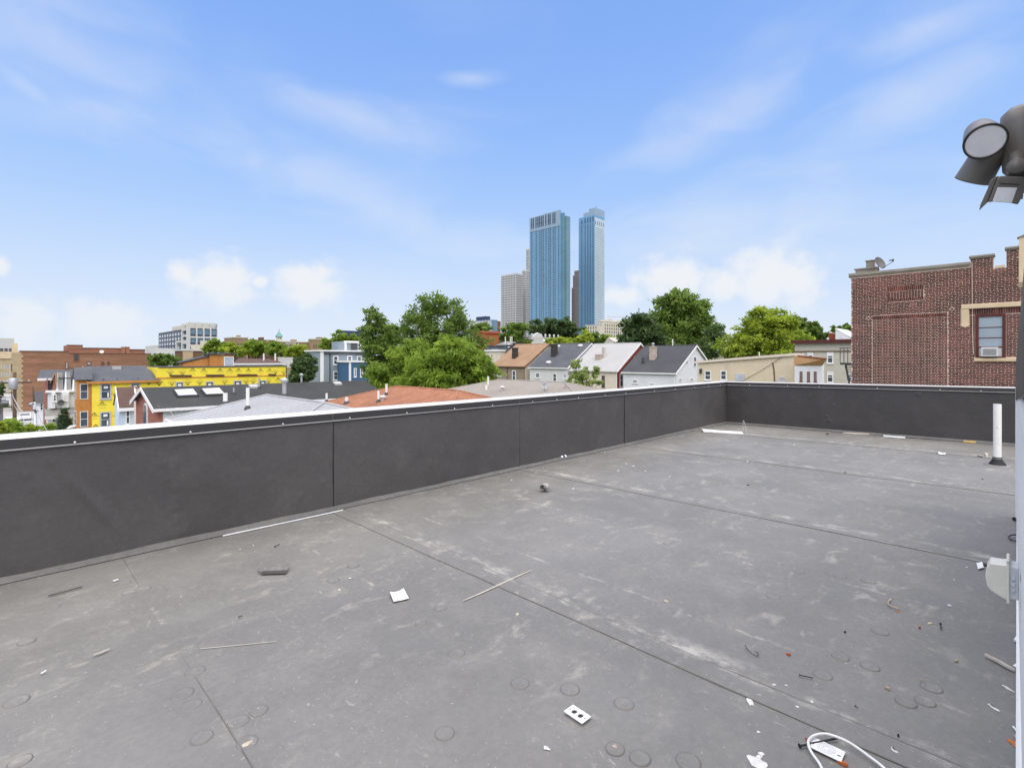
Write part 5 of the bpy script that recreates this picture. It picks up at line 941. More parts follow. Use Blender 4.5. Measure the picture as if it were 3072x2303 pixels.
zs = PD(*c2(1712, 305), 268).z; za = PD(*c2(1712, 235), 268).z; mb = MB(); w_ = 1.6; b4 = [(p.x-w_, p.y-w_, zs), (p.x+w_, p.y-w_, zs), (p.x+w_, p.y+w_, zs), (p.x-w_, p.y+w_, zs)]
for i in range(4): mb.q(b4[i], b4[(i+1) % 4], (p.x, p.y, za))
mb.box(p.x-1.35, p.x+1.35, p.y-1.35, p.y+1.35, zs-.25, zs); sp_ = mb.build('spire', M['copper_green'], ch); mb = MB(); mb.tube([(p.x, p.y, za-.5), (p.x, p.y, za+1.0)], .12, 6); mb.build('finial', M['dark_wall'], sp_)
for a in (-.5, .5): mb = MB(); mb.box(p.x+a-.25, p.x+a+.25, p.y-s_/2-.1, p.y-s_/2+.2, zt+.2, zs-.5); mb.build('louvre', M['dark_wall'], ch)
bldg('navy_block', 'dark navy block with curved top behind the big tree', c3(620, 0)[0], 300, c3(616, 0)[0], c3(900, 0)[0], c3(0, 518)[1], 'dark_blue_box')
# far left corner
o, U, u1, Vv, v1, zt = bldg('grey_office', 'grey office block with window bands at the far left skyline', c1(-30, 0)[0], 420, None, c1(190, 0)[0], c1(0, 378)[1], 'concrete_grid'); grid(o, 'v', Vv, U+1, u1-1, zt-20, zt-1, 3, 3, .8, .55, 'tower_dark_window'); mb = MB(); mb.box(u1-12, u1, Vv, Vv+8, zt, zt+6); mb.build('roof_box', M['concrete_grid'], o)
o, U, u1, Vv, v1, zt = bldg('tan_apartments', 'tan row of apartments beyond the utility pole at the left edge', c1(-20, 0)[0], 230, None, c1(165, 0)[0], c1(0, 555)[1], 'tan_wall', -14); mb = MB(); mb.box(U, u1, Vv-.5, Vv+.3, zt, zt+3.2); mb.build('cornice', M['beige_stone'], o); grid(o, 'v', Vv, U+.5, u1-.5, zt-16, zt-2, 4, 4, .45, .5, 'pale_glass')
bldg('pale_rooftops', 'jumble of pale rooftops behind the tan apartments at the left edge', c1(-20, 0)[0], 300, None, c1(160, 0)[0], c1(0, 495)[1], 'white_stone', -14)
# ------------------------------------------------------------------ teal house with blue annex
VH = 78.0
def ph(x, y, V_=VH): return PV(*c3(x, y), V_)
a, b = ph(412, 800), ph(1000, 800); zt = ph(600, 752).z; tb = thing('teal_house', ((a.x+b.x)/2, 82, -6), 'blue grey clapboard house with white trim left of the big tree', 'house'); v1 = PU(*c3(248, 800), a.x).y
siding('side_wall', tb, 'v', VH, a.x, b.x, -7, zt, 'blue_siding', .16); siding('front_wall', tb, 'u', a.x, VH, v1, -7, zt, 'blue_siding', .16); mb = MB(); mb.box(a.x+.06, b.x, VH+.06, v1-.06, -7, zt-.05); mb.build('core', M['blue_siding'], tb)
mb = MB(); mb.box(a.x-.25, b.x, VH-.25, v1, zt, zt+.22); mb.build('cornice', M['white_trim'], tb); mb = MB(); mb.box(a.x-.05, a.x+.5, VH-.05, VH+.0, -7, zt); mb.build('corner_board', M['white_trim'], tb); mb = MB(); mb.tube([(a.x+1.5, VH-.12, -7), (a.x+1.5, VH-.12, zt-.2)], .07, 6); mb.build('downpipe', M['dark_frame'], tb); mb = MB(); mb.box(a.x+.5, b.x, VH-.30, VH-.05, zt-.36, zt-.22); mb.build('gutter', M['dark_frame'], tb)
for r in ((550, 798, 607, 900), (705, 800, 760, 865), (812, 803, 865, 862), (550, 968, 607, 1070)): window(tb, 'v', VH, wr('v', VH, c3, *r), fw=.16)
a2, b2 = PV(*c3(683, 650), 81), PV(*c3(1000, 650), 81); z2 = PV(*c3(800, 640), 81).z; mb = MB(); mb.box(a2.x, b2.x, 81, 86, zt, z2); rb = mb.build('penthouse', M['blue_siding'], tb); mb = MB(); mb.box(a2.x-.2, b2.x, 80.8, 81.05, z2-.3, z2+.05); mb.box(a2.x-.1, a2.x+.2, 80.85, 81, zt, z2); mb.build('penthouse_trim', M['white_trim'], rb); q = wr('v', 81, c3, 742, 655, 815, 740); mb = MB(); mb.pb('v', 81, *q, 0, .05); mb.build('balcony_recess', M['pale_glass'], rb)
for i in range(14): mb = MB(); x = q[0]+(q[1]-q[0])*i/13; mb.tube([(x, 80.8, zt+.2), (x, 80.8, zt+1.5)], .03, 4); mb.build('baluster', M['dark_frame'], tb)
window(tb, 'v', 81, wr('v', 81, c3, 818, 660, 858, 745), fw=.15)
a3, b3 = PV(*c3(728, 900), 74), PV(*c3(940, 900), 74); z3 = PV(*c3(800, 872), 74).z; an = thing('blue_annex', ((a3.x+b3.x)/2, 76, -7), 'deep blue flat roofed annex in front of the blue grey house', 'house'); siding('side_wall', an, 'v', 74, a3.x, b3.x, -7, z3, 'deep_blue_siding', .16); mb = MB(); mb.box(a3.x, b3.x, 74.05, 77.9, -7, z3-.02); mb.build('core', M['deep_blue_siding'], an); mb = MB(); mb.box(a3.x-.2, b3.x, 73.8, 77.9, z3, z3+.28); mb.box(a3.x-.05, a3.x+.3, 73.94, 74, -7, z3); mb.build('trim', M['white_trim'], an)
for r in ((778, 935, 808, 1035), (848, 935, 880, 1035)): window(an, 'v', 74, wr('v', 74, c3, *r), fw=.14)
# ------------------------------------------------------------------ row houses on the next street
FU = 57.0
def pu(f, x, y, U=FU): return PU(*f(x, y), U)
brown = row_house('tan brown row house with brown shingle roof next to the big tree', FU, 54.0, 61.2, 62.6, R_(-1.05), R_(2.45), 'brown_siding', 'pale_siding', 'brown_shingle', 'dark_brown_wall')
for r in ((518, 785, 570, 842), (688, 775, 730, 895)): window(brown, 'u', FU, wr('u', FU, c4, *r), fw=.14)
p = pu(c4, 637, 800); mb = MB(); mb.tube([(FU-.1, p.y, -6), (FU-.1, p.y, R_(-1.2))], .07, 6); mb.build('downpipe', M['dark_brown_wall'], brown)
p = PU(*c4(700, 640), 58.6); chimney(brown, 59.0, p.y, R_(-.2), PU(*c4(700, 535), 59).z, .7, .75, 'dark_chimney', 'dark_chimney')
grey = row_house('grey sided row house with slate grey roof and broad dark chimney', FU, 45.6, 52.9, 62.6, R_(-1.15), R_(2.35), 'grey_siding', 'white_vinyl', 'slate_shingle')
for r in ((945, 803, 997, 860), (1138, 808, 1182, 903)): window(grey, 'u', FU, wr('u', FU, c4, *r), fw=.13)
p = PU(*c4(1135, 640), 59.2); chimney(grey, 59.6, p.y, R_(.1), PU(*c4(1135, 498), 59.6).z, .7, .8, 'dark_chimney', 'dark_chimney')
for x, y in ((1195, 510), (1442, 500)): p = PU(*c4(x, y), 62.0); mb = MB(); mb.lathe([(.4, -.1), (.42, .12), (.3, .24), (0, .28)], c=(62.0, p.y, R_(1.95)), n=12); mb.build('mushroom_vent', M['white_stone'], grey, smooth=True)
p = PU(*c4(1092, 682), 57.9); mb = MB(); mb.lathe([(.42, -.1), (.44, .12), (.3, .26), (0, .3)], c=(57.9, p.y, R_(-.6)), n=12); mb.build('mushroom_vent', M['coping_white'], grey, smooth=True)
pale = row_house('cream row house with pale grey roof and brick red gable side', FU, 37.3, 44.8, 62.6, R_(-1.42), R_(2.2), 'pale_siding', 'red_siding', 'pale_shingle')
p = PU(*c4(1635, 640), 59.0); chimney(pale, 59.2, p.y, R_(-.2), R_(.5), .6, .8, 'chimney_stone', 'chimney_stone'); mb = MB(); mb.box(59.4, 59.9, p.y-.75, p.y-.4, R_(.2), PU(*c4(1655, 520), 59.4).z); mb.build('flue', M['grey_stucco'], pale)
window(pale, 'u', FU, wr('u', FU, c4, 1680, 835, 1712, 960), 'dark_frame', fw=.1); window(pale, 'v', 37.3, wr('v', 37.3, c4, 1875, 812, 1912, 960), fw=.12); window(pale, 'v', 37.3, (61.2, 62.0, .9, 2.0), fw=.12)
char = row_house('white sided row house with charcoal roof and tall stone chimney', FU, 29.1, 36.3, 62.4, R_(-1.58), R_(1.72), 'white_vinyl', 'white_vinyl', 'dark_shingle')
for r in ((542, 1062, 602, 1102), (728, 1100, 790, 1130)): window(char, 'u', FU, wr('u', FU, c5, *r), fw=.1)
for r in ((1217, 808, 1246, 925), (1130, 852, 1158, 890), (1055, 1048, 1085, 1085), (1180, 1043, 1215, 1080)): window(char, 'v', 29.1, wr('v', 29.1, c5, *r), fw=.1, sill=False)
p = PU(*c5(745, 850), 59.0); cc = chimney(char, 59.6, p.y, R_(-.6), PU(*c5(745, 710), 59.6).z, .6, .75, 'chimney_stone', 'chimney_stone', 1); mb = MB(); mb.tube([(58.6, p.y+.9, R_(-.9)), (58.6, p.y+.9, R_(.1))], .16, 8); mb.build('flue', M['dark_metal'], char)
p = PU(*c5(988, 680), 62.4); mb = MB(); mb.tube([(62.4, p.y, R_(1.6)), (62.4, p.y, R_(2.6))], .07, 6); mb.build('roof_pipe', M['pvc_white'], char)
# ------------------------------------------------------------------ cream long building and white annex
BU = 52.0; a = pu(c5, 1265, 880, BU); b = PU(*c7(97, 1180), BU); vL_, vR = a.y, b.y; cb2 = thing('cream_building', (BU+4, (vL_+vR)/2, -6), 'long cream sided building with rising flat roof beside the white gable', 'house')
siding('front_wall', cb2, 'u', BU, vR, vL_, -6, b.z-.05, 'cream_siding', .17, a.z-.05, .018); mb = MB(); mb.prism([(BU+.05, vL_, -6), (BU+.05, vL_, a.z-.08), (BU+.05, vR, b.z-.08), (BU+.05, vR, -6)], (2.5, 0, 0)); mb.build('core', M['cream_siding'], cb2)
mb = MB(); mb.prism([(BU-.2, vL_+.3, a.z-.04), (BU-.2, vL_+.3, a.z+.2), (BU-.2, vR-.1, b.z+.2), (BU-.2, vR-.1, b.z-.04)], (3.0, 0, 0)); mb.build('roof_edge', M['pale_siding'], cb2); mb = MB(); mb.prism([(BU+.4, vL_, a.z+.21), (BU+.4, vL_, a.z+.24), (BU+.4, vR, b.z+.24), (BU+.4, vR, b.z+.21)], (2.2, 0, 0)); mb.build('flat_roof', M['dark_shingle'], cb2)
for r in ((1342, 963, 1415, 1068), (1517, 962, 1592, 1068)): window(cb2, 'u', BU, wr('u', BU, c5, *r), fw=.1)
q = wr('u', BU, c5, 1688, 998, 1785, 1075); mb = MB(); mb.pb('u', BU, *q, 0, .06); mb.build('boarded_panel', M['pale_glass'], cb2); mb = MB(); mb.pb('u', BU, vL_-.25, vL_+.02, -6, a.z-.05, -.01, .05); mb.build('corner_board', M['pale_siding'], cb2)
for x in (1578, 1610): p = pu(c5, x, 900, BU); mb = MB(); mb.tube([(BU-.06, p.y, p.z-3), (BU-.06, p.y, p.z+.4)], .035, 6); mb.build('conduit', M['pale_siding'], cb2)
p = pu(c5, 1303, 980, BU); mb = MB(); mb.box(BU-.25, BU, p.y-.1, p.y+.1, p.z-.1, p.z+.35); mb.build('meter', M['dark_metal'], cb2)
mb = MB(); mb.tube([pu(c5, 2093, 875, BU-.06), pu(c5, 2108, 960, BU-.06), pu(c5, 2115, 1080, BU-.06)], .05, 6); mb.build('cable', M['wood_pole'], cb2); p = pu(c5, 1945, 812, BU+2); mb = MB(); mb.tube([(BU+2, p.y, p.z-.8), (BU+2, p.y, p.z+.5)], .06, 6); mb.build('roof_pipe', M['pvc_white'], cb2)
dish(tuple(pu(c5, 2195, 1075, BU-.6)-Vector((0, 0, .4))), 'grey satellite dish low on the cream building wall', .36, (-1, -.2, .3), .2)
c_ = PU(*c7(390, 1210), 48.0); an = thing('white_annex', (50, (c_.y+vR)/2, -6), 'white rear annex with orange fascia and three narrow windows', 'house'); AU = 50.5; e0, e1 = PU(*c7(105, 1280), AU), PU(*c7(347, 1280), AU); siding('front_wall', an, 'u', AU, e1.y, e0.y, -6, e0.z, 'white_vinyl', .16); mb = MB(); mb.box(AU+.05, AU+1.0, e1.y, e0.y, -6, e0.z+.6); mb.build('core', M['white_vinyl'], an)
f0, f1, f2, f3 = PU(*c7(95, 1182), AU), PU(*c7(392, 1215), AU-.6), PU(*c7(350, 1275), AU), PU(*c7(97, 1275), AU); mb = MB(); mb.prism([f0, f1, f2, f3], (.4, 0, 0)); mb.build('fascia', M['terracotta_shingle'] if False else M['orange_board'] if 'orange_board' in M else mk('orange_board', (.50,.30,.15), .7, .1), an)
mb = MB(); mb.prism([PU(*c7(130, 1180), AU-.1), PU(*c7(392, 1208), AU-.7), PU(*c7(392, 1218), AU-.7), PU(*c7(130, 1192), AU-.1)], (.3, 0, 0)); mb.build('roof_edge', M['red_siding'], an)
for x in (152, 220, 282): window(an, 'u', AU, wr('u', AU, c7, x, 1330, x+24, 1425), 'dark_brown_wall', 'pale_glass', fw=.08, sash=False)
# ------------------------------------------------------------------ greige house
GU = 66.0
def pg(x, y, U=GU): return PU(*c7(x, y), U)
a = pg(105, 1100); gz = pg(300, 1070).z; gr = thing('greige_house', (GU+4, 12, -4), 'flat roofed greige house with dark red cornice left of the brick building', 'house'); siding('front_wall', gr, 'u', GU, 4, a.y, -5, gz, 'greige_siding', .2); mb = MB(); mb.box(GU+.05, GU+9, 4, a.y, -5, gz); mb.build('core', M['greige_siding'], gr); mb = MB(); mb.box(GU-.45, GU+.1, 4, a.y+.3, gz, pg(300, 1040).z); mb.build('cornice', M['maroon_frame'], gr); mb = MB(); mb.pb('u', GU, 4, a.y, pg(300, 1148).z, pg(300, 1140).z, 0, .12); mb.build('band', M['dark_brown_wall'], gr)
for r in ((222, 1155, 275, 1240), (402, 1153, 460, 1255), (402, 1330, 460, 1430), (590, 1330, 630, 1430)): window(gr, 'u', GU, wr('u', GU, c7, *r), fw=.10, blind=.66)
# fire escape
FE = 60.0; a, b = PU(*c7(523, 1250), FE), PU(*c7(640, 1250), FE); zt = PU(*c7(570, 1112), FE).z; fe = thing('fire_escape', (FE, (a.y+b.y)/2, a.z), 'black iron fire escape balcony at the left edge of the brick building', 'fire escape'); mb = MB(); mb.box(FE-.1, FE+1.6, b.y-1, a.y, a.z-.2, a.z); mb.build('platform', M['dark_metal'], fe); mb = MB(); mb.box(FE-.08, FE-.02, b.y-1, a.y, zt-.08, zt); mb.box(FE, FE+1.5, a.y-.06, a.y, zt-.08, zt); mb.build('rail', M['dark_metal'], fe)
for i in range(9): mb = MB(); y = a.y-i*.33; mb.tube([(FE-.05, y, a.z), (FE-.05, y, zt)], .035, 5); mb.build('baluster', M['dark_metal'], fe)
mb = MB(); a1, b1 = PU(*c7(572, 1270), FE+.3), PU(*c7(606, 1440), FE+.3); mb.tube([a1, b1], .09, 6); mb.tube([a1+Vector((0, -.7, 0)), b1+Vector((0, -.7, 0))], .09, 6)
for i in range(8): mb.tube([a1.lerp(b1, i/8), a1.lerp(b1, i/8)+Vector((0, -.7, 0))], .04, 5)
mb.build('ladder', M['dark_metal'], fe)
# roof peaks beyond
wp = thing('white_peak_house', tuple(PU(*c7(545, 1035), 90)), 'white peaked gable showing above the greige house', 'house'); mb = MB(); mb.prism([PU(*c7(x, y), 90) for x, y in ((478, 1035), (480, 940), (612, 1020), (622, 1035))], (8, 0, 0)); mb.build('gable', M['white_vinyl'], wp); mb = MB(); mb.prism([PU(*c7(x, y), 90) for x, y in ((476, 942), (476, 930), (640, 1020), (640, 1030))], (8.5, 0, 0)); mb.build('roof', M['white_trim'], wp); window(wp, 'u', 90, wr('u', 90, c7, 535, 1017, 555, 1034), sill=False); mb = MB(); mb.prism([PU(*c7(x, y), 92) for x, y in ((418, 1035), (418, 972), (472, 985), (472, 1035))], (4, 0, 0)); mb.build('brick_stack', M['red_siding'], wp)
# ------------------------------------------------------------------ brick building at the right
KU = 28.0; KV = 5.5
M['brick'] = mat('brick_face', (.152, .050, .038), .9, .28, .55, .12, 30, .3, tint=(.075, .029, .023), attr='shade', world=True)
mk('coping_stone', (.27,.245,.205), .9, .15, 2, .1); mk('mortar', (.60,.46,.38), .95, .12, 2, .06)
kb = thing('brick_building', (KU+5, 1, -9.5), 'dark red brick building with stepped parapet at the right', 'building')
def topz(v): return R_(3.86) if v > 1.36 else R_(4.13) if v > .676 else R_(3.62) if v > .307 else R_(4.33)
mb = MB()
for a, b in ((1.36, KV), (.676, 1.36), (.307, .676), (-6, .307)): mb.box(KU, KU+(12 if a > 1.3 or a < -1 else .5), a, b, -9.6, topz((a+b)/2))
mb.build('mortar_wall', M['mortar'], kb)
for a, b in ((1.38, 3.3), (3.305, 4.3), (4.305, KV+.09)): mb = MB(); mb.box(KU-.09, KU+.35, a, b, R_(3.86), R_(3.97)); mb.box(KU-.05, KU+.3, a, b, R_(3.80), R_(3.86)); mb.build('coping_stone', M['coping_stone'], kb)
for a, b, t in ((.63, 1.40, 4.13), (-.05, .35, 4.33)): mb = MB(); mb.box(KU-.09, KU+.5, a, b, R_(t), R_(t+.07)); mb.box(KU-.05, KU+.5, a+.03, b-.03, R_(t-.05), R_(t)); mb.build('coping_stone', M['coping_stone'], kb)
mb = MB(); mb.box(KU-.03, KU+.5, .35, .63, R_(3.62), R_(3.72)); mb.build('coping_stone', M['beige_stone'], kb)
mb = MB(); mb.box(KU-.12, KU+.3, -1.0, -.05, R_(2.98), R_(4.72)); mb.prism([(KU-.12, -.05, R_(2.98)), (KU-.12, -1, R_(2.98)), (KU+.0, -1, R_(2.78)), (KU+.0, -.05, R_(2.78))], (.1, 0, 0)); mb.build('stone_pier', M['beige_stone'], kb); mb = MB(); mb.prism([(KU-.16, -.0, R_(4.72)), (KU-.16, -.5, R_(4.95)), (KU-.16, -1.0, R_(4.72))], (.5, 0, 0)); mb.build('pier_cap', M['coping_stone'], kb)
# stone hood over the window
mb = MB(); mb.box(KU-.10, KU+.1, -.8, 1.64, R_(2.04), R_(2.22)); mb.build('stone_lintel', M['beige_stone'], kb, bevel=.02); mb = MB(); mb.box(KU-.085, KU+.1, 1.40, 1.635, R_(1.42), R_(2.035)); mb.prism([(KU-.10, 1.38, R_(1.42)), (KU-.10, 1.66, R_(1.42)), (KU-.10, 1.66, R_(1.37)), (KU-.10, 1.52, R_(1.27)), (KU-.10, 1.38, R_(1.37))], (.15, 0, 0)); mb.build('label_stop', M['beige_stone'], kb, bevel=.01)
mb = MB(); mb.box(KU-.12, KU+.1, -.05, 1.24, R_(-.10), R_(.03)); mb.build('stone_sill', M['beige_stone'], kb, bevel=.015)
wv0, wv1, wz0, wz1 = .318, 1.21, R_(.04), R_(1.79)
def wbox(n, m, a0, a1, z0, z1, d0, d1, par): mb = MB(); mb.pb('u', KU, a0, a1, z0, z1, d0, d1); return mb.build(n, M[m], par, bevel=.004)
mb = MB(); f = .10
for a0, a1, z0, z1 in ((wv0, wv0+f, wz0, wz1), (wv1-f, wv1, wz0, wz1), (wv0+f, wv1-f, wz1-f, wz1), (wv0+f, wv1-f, wz0, wz0+.05)): mb.pb('u', KU, a0, a1, z0, z1, -.1, .05)
wn = mb.build('window', M['maroon_frame'], kb); a0, a1 = wv0+f, wv1-f; zz = [wz0+.05, wz0+.42, wz0+.80, wz0+1.22, wz1-f]
mk('shade_glass', (.27,.32,.36), .12, .1, .8, .04, spec=.7); wbox('shade_pane', 'shade_glass', a0, a1, zz[0], zz[4], .001, .008, wn)
for z in (zz[2], zz[3]): wbox('glazing_bar', 'maroon_frame', a0, a1, z-.016, z+.016, .004, .022, wn)
wbox('meeting_rail', 'maroon_frame', a0, a1, zz[1]-.02, zz[1]+.03, .004, .03, wn); wbox('side_panel', 'white_stone', a0+.02, a1-.02, zz[0], zz[1]-.02, .004, .012, wn)
ac = thing('air_conditioner', (KU-.1, .74, zz[0]), 'white window air conditioner in the brick building window', 'air conditioner'); mb = MB(); mb.pb('u', KU, .53, 1.03, zz[0], zz[0]+.37, -.06, .24); mb.build('case', M['coping_white'], ac, bevel=.015); mb = MB(); mb.pb('u', KU, .585, .975, zz[0]+.06, zz[0]+.31, .235, .247); gl = mb.build('grille', M['felt'], ac)
for i in range(11): mb = MB(); z = zz[0]+.07+i*.0225; mb.pb('u', KU, .585, .975, z, z+.008, .246, .253); mb.build('fin', M['galvanised'], gl)
# bricks
EX = [(wv0-.01, wv1+.01, wz0-.15, wz1+.01), (-.8, 1.64, R_(1.79), R_(2.23)), (1.38, 1.66, R_(1.27), R_(2.1)), (-.05, 1.25, R_(-.11), R_(.05)), (2.84, 4.07, R_(2.53), R_(3.20)), (2.07, 4.68, R_(1.80), R_(1.95)), (-1.0, -.04, R_(2.78), R_(5))]
RP = .0677; SL = .213; cand = []
Rb = random.Random(3)
def add_row(v0, v1, z, h, L_, phase):
    k0 = math.floor((v0-phase)/L_)
    v = phase+k0*L_
    while v < v1:
        a, b = max(v, v0)+.010, min(v+L_, v1)-.010
        if b-a > .03: cand.append((a, b, z+.0095, z+h-.0095, b-a > L_-.022))
        v += L_
z = R_(-1.75); j = 0
while z < R_(4.35):
    hdr = j % 6 == 0; L_ = SL/2 if hdr else SL; ph_ = (j*.5 % 1)*SL+(.03*Rb.random())
    hi = KV-.004
    lo = -1.2
    zt_ = z+RP
    iv = [(lo, hi)]
    if zt_ > R_(3.80): iv = [(max(lo, -1.2), min(hi, 1.355))]
    if zt_ > R_(3.62) and zt_ > R_(3.62): iv = [q for a, b in iv for q in ((a, min(b, .302)), (max(a, .68), b)) if q[1]-q[0] > .05]
    if zt_ > R_(4.12): iv = [(a, min(b, .302)) for a, b in iv if a < .3]
    for (a0_, a1_, z0_, z1_) in EX:
        if z+RP*.6 > z0_ and z+RP*.4 < z1_: iv = [q for a, b in iv for q in ((a, min(b, a0_)), (max(a, a1_), b)) if q[1]-q[0] > .02]
    if R_(-1.8) < z < R_(1.80):    # bricked-up opening has its own bond
        iv2 = []
        for a, b in iv: iv2 += [q for q in ((a, min(b, 2.07)), (max(a, 4.68), b)) if q[1]-q[0] > .02]
        iv = iv2; add_row(2.073, 4.677, z, RP, SL/2 if j % 2 else SL, ph_*.7+.05)
    for a, b in iv: add_row(a, b, z, RP, L_, ph_)
    z += RP; j += 1
for v in np.arange(2.08, 4.66, .0705): cand.append((v+.005, v+.0655, R_(1.805), R_(1.945), False))       # soldier course
for v in np.arange(-.8, 1.32, .0705): cand.append((v+.005, v+.0655, R_(1.80), R_(2.03), False))
for v in np.arange(2.85, 4.05, .0705): cand.append((v+.005, v+.0655, R_(3.0), R_(3.19), False)); cand.append((v+.005, v+.0655, R_(2.54), R_(2.64), False))
for i in range(6): 
    for v in np.arange(2.86, 4.05, .104): cand.append((v+.008, v+.096, R_(2.645+i*.058), R_(2.645+i*.058+.044), False))
vis = [c for c in cand if c[4] and c[2] > R_(-1.05) and c[0] > -.02 and c[1]-c[0] > .18]; vis.sort(key=lambda c: c[0]); singles = set(id(c) for c in vis[:300])
def brick_mesh(w, h, sh):
    mb = MB(); mb.box(-.014, .0, -w/2, w/2, -h/2, h/2); o = mb.build('brick', M['brick']); me = o.data; bpy.data.objects.remove(o); at = me.attributes.new('shade', 'FLOAT', 'POINT'); at.data.foreach_set('value', [sh]*len(me.vertices)); return me
bm_ = [brick_mesh(SL-.020, RP-.019, s_) for s_ in (.62, .8, .95, 1.1, 1.35)]
J = MB(); shv = []
for c in cand:
    a, b, z0_, z1_, full = c
    if id(c) in singles: o = inst('brick', Rb.choice(bm_), (KU, (a+b)/2, (z0_+z1_)/2), kb)
    else:
        p_ = .010+.006*Rb.random(); J.box(KU-p_, KU, a, b, z0_, z1_); shv += [Rb.choice((.6, .75, .9, 1.0, 1.1, 1.35))]*8
o = J.build('bricks', M['brick'], kb); tag(o, kind='stuff'); at = o.data.attributes.new('shade', 'FLOAT', 'POINT'); at.data.foreach_set('value', shv)
for v, z in ((4.83, R_(1.86)), (1.93, R_(2.08))): mb = MB(); mb.prism([(KU-.02, v-.09, z), (KU-.02, v, z+.09), (KU-.02, v+.09, z), (KU-.02, v, z-.09)], (.02, 0, 0)); mb.build('diamond_tile', M['mortar'], kb); mb = MB(); mb.prism([(KU-.026, v-.055, z), (KU-.026, v, z+.055), (KU-.026, v+.055, z), (KU-.026, v, z-.055)], (.02, 0, 0)); mb.build('diamond_inset', M['maroon_frame'], kb)
mk('wire_pale', (.55,.45,.38), .7); mb = MB(); mb.tube([PU(*c7(1733, 330), KU-.06), PU(*c7(1738, 800), KU-.06), PU(*c7(1742, 1080), KU-.06), PU(*c7(1748, 1170), KU-.06)], .012, 6); mb.build('conduit', M['wire_pale'], kb)
# roof stones and dish on the brick building
st = thing('stone_chimney', (KU+.6, 5.0, R_(3.97)), 'weathered stone chimney stub on the left corner of the brick building', 'chimney'); mb = MB(); mb.box(KU+.25, KU+1.0, 4.62, 5.38, R_(3.97), R_(4.16)); mb.build('base', M['coping_stone'], st); mb = MB(); mb.box(KU+.2, KU+1.05, 4.56, 5.43, R_(4.16), R_(4.22)); mb.build('slab', M['coping_stone'], st); mb = MB(); mb.box(KU+.3, KU+.7, 4.68, 4.98, R_(4.22), R_(4.52)); mb.build('stub', M['coping_stone'], st); mb = MB(); mb.box(KU+.26, KU+.74, 4.65, 5.01, R_(4.52), R_(4.56)); mb.build('cap', M['coping_stone'], st)
mk('dish_dark', (.105,.10,.092), .5, .08, 4); p = PU(*c7(872, 408), KU+.15); ax = (Vector((-.42, -.84, .38))).normalized()
sd = thing('satellite_dish', tuple(p), 'grey satellite dish with long feed arm on top of the brick building', 'satellite dish'); c0 = PU(*c7(882, 335), KU+.15); mb = MB(); r = .30
mb.lathe([(0, -.01), (r*.5, .0), (r*.9, .035), (r, .05), (r*1.01, .042), (r*.5, -.01), (0, -.02)], c=c0, axis=ax, n=32); mb.build('reflector', M['dish_dark'], sd, smooth=True); mb = MB(); mb.tube([p-Vector((0, 0, .1)), p+Vector((0, 0, .2)), c0-ax*.05], .02, 8); mb.build('mast', M['dark_metal'], sd)
a1 = PU(*c7(905, 385), KU+.05); b1 = PU(*c7(1010, 318), KU-.2); mb = MB(); mb.tube([a1, b1], .012, 6); mb.build('feed_arm', M['dark_metal'], sd); mb = MB(); mb.tube([b1, b1+Vector((0, .02, .09))], [.03, .045], 10); mb.tube([b1+Vector((0, .02, .06)), b1+Vector((0, .16, .05))], [.03, .02], 10); mb.build('receiver', M['dark_metal'], sd)

# ------------------------------------------------------------------ towers
def tz(y, d): return (1075.9-(600+y*.27137))/1520.7*d+CAMZ
def tower(name, label, boxes, cat='tower'):
    o = thing(name, (boxes[0][0], boxes[0][2], 0), label, cat)
    for u0, u1, v0, v1, zt, m in boxes: mb = MB(); mb.box(u0, u1, v0, v1, 0, zt); mb.build('tower_block', M[m], o)
    return o
U0_, vA, vB_ = 581.7, 478.8, 540.5
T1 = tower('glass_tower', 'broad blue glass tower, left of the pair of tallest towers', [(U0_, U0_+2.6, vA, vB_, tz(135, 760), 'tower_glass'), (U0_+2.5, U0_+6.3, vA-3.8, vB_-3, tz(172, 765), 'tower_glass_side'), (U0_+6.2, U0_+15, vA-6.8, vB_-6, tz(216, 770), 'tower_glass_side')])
mb = MB(); mb.box(U0_-.3, U0_+2.5, vA+.5, vA+33, tz(150, 760), tz(118, 755)); mb.build('crown', M['tower_top'], T1); mb = MB(); mb.box(U0_-.5, U0_-.05, vA, vB_, tz(290, 755), tz(135, 760)); mb.build('crown_wall', M['tower_top'], T1)
def vcol(x, U): return PU(*c6(x, 800), U).y
mb = MB(); mb2 = MB()
for x in (720, 740, 770, 790, 808, 828, 848, 878, 908, 926, 958, 978): v = vcol(x, U0_); mb2.pb('u', U0_, v-1.0, v+1.0, tz(245, 770), tz(165, 770), .3, .8); mb2.pb('u', U0_, v-1.0, v+1.0, tz(283, 770), tz(238, 770), .3, .8)
for x in (720, 770, 808, 828, 848, 878, 908, 926, 958, 978, 1018):
    v = vcol(x, U0_)
    for k in range(56): mb.pb('u', U0_, v-.95, v+.95, tz(306+k*19.7, 765), tz(296+k*19.7, 765), -.1, .2)
tag(mb.build('window_grid', M['tower_window'], T1), kind='stuff'); tag(mb2.build('louvre_grid', M['tower_window'], T1), kind='stuff')
mb = MB()
for k in range(57): z = tz(290+k*19.7, 765); mb.pb('u', U0_, vA, vB_, z-.22, z+.22, -.1, .14); mb.box(U0_+6.3, U0_+15, vA-6.92, vA-6.8, z-.22, z+.22); mb.box(U0_+2.6, U0_+6.2, vA-3.9, vA-3.8, z-.22, z+.22)
tag(mb.build('mullion_grid', M['tower_top'], T1), kind='stuff')
U1_, vC, vD, uE = 658.7, 472.3, 503.7, 686
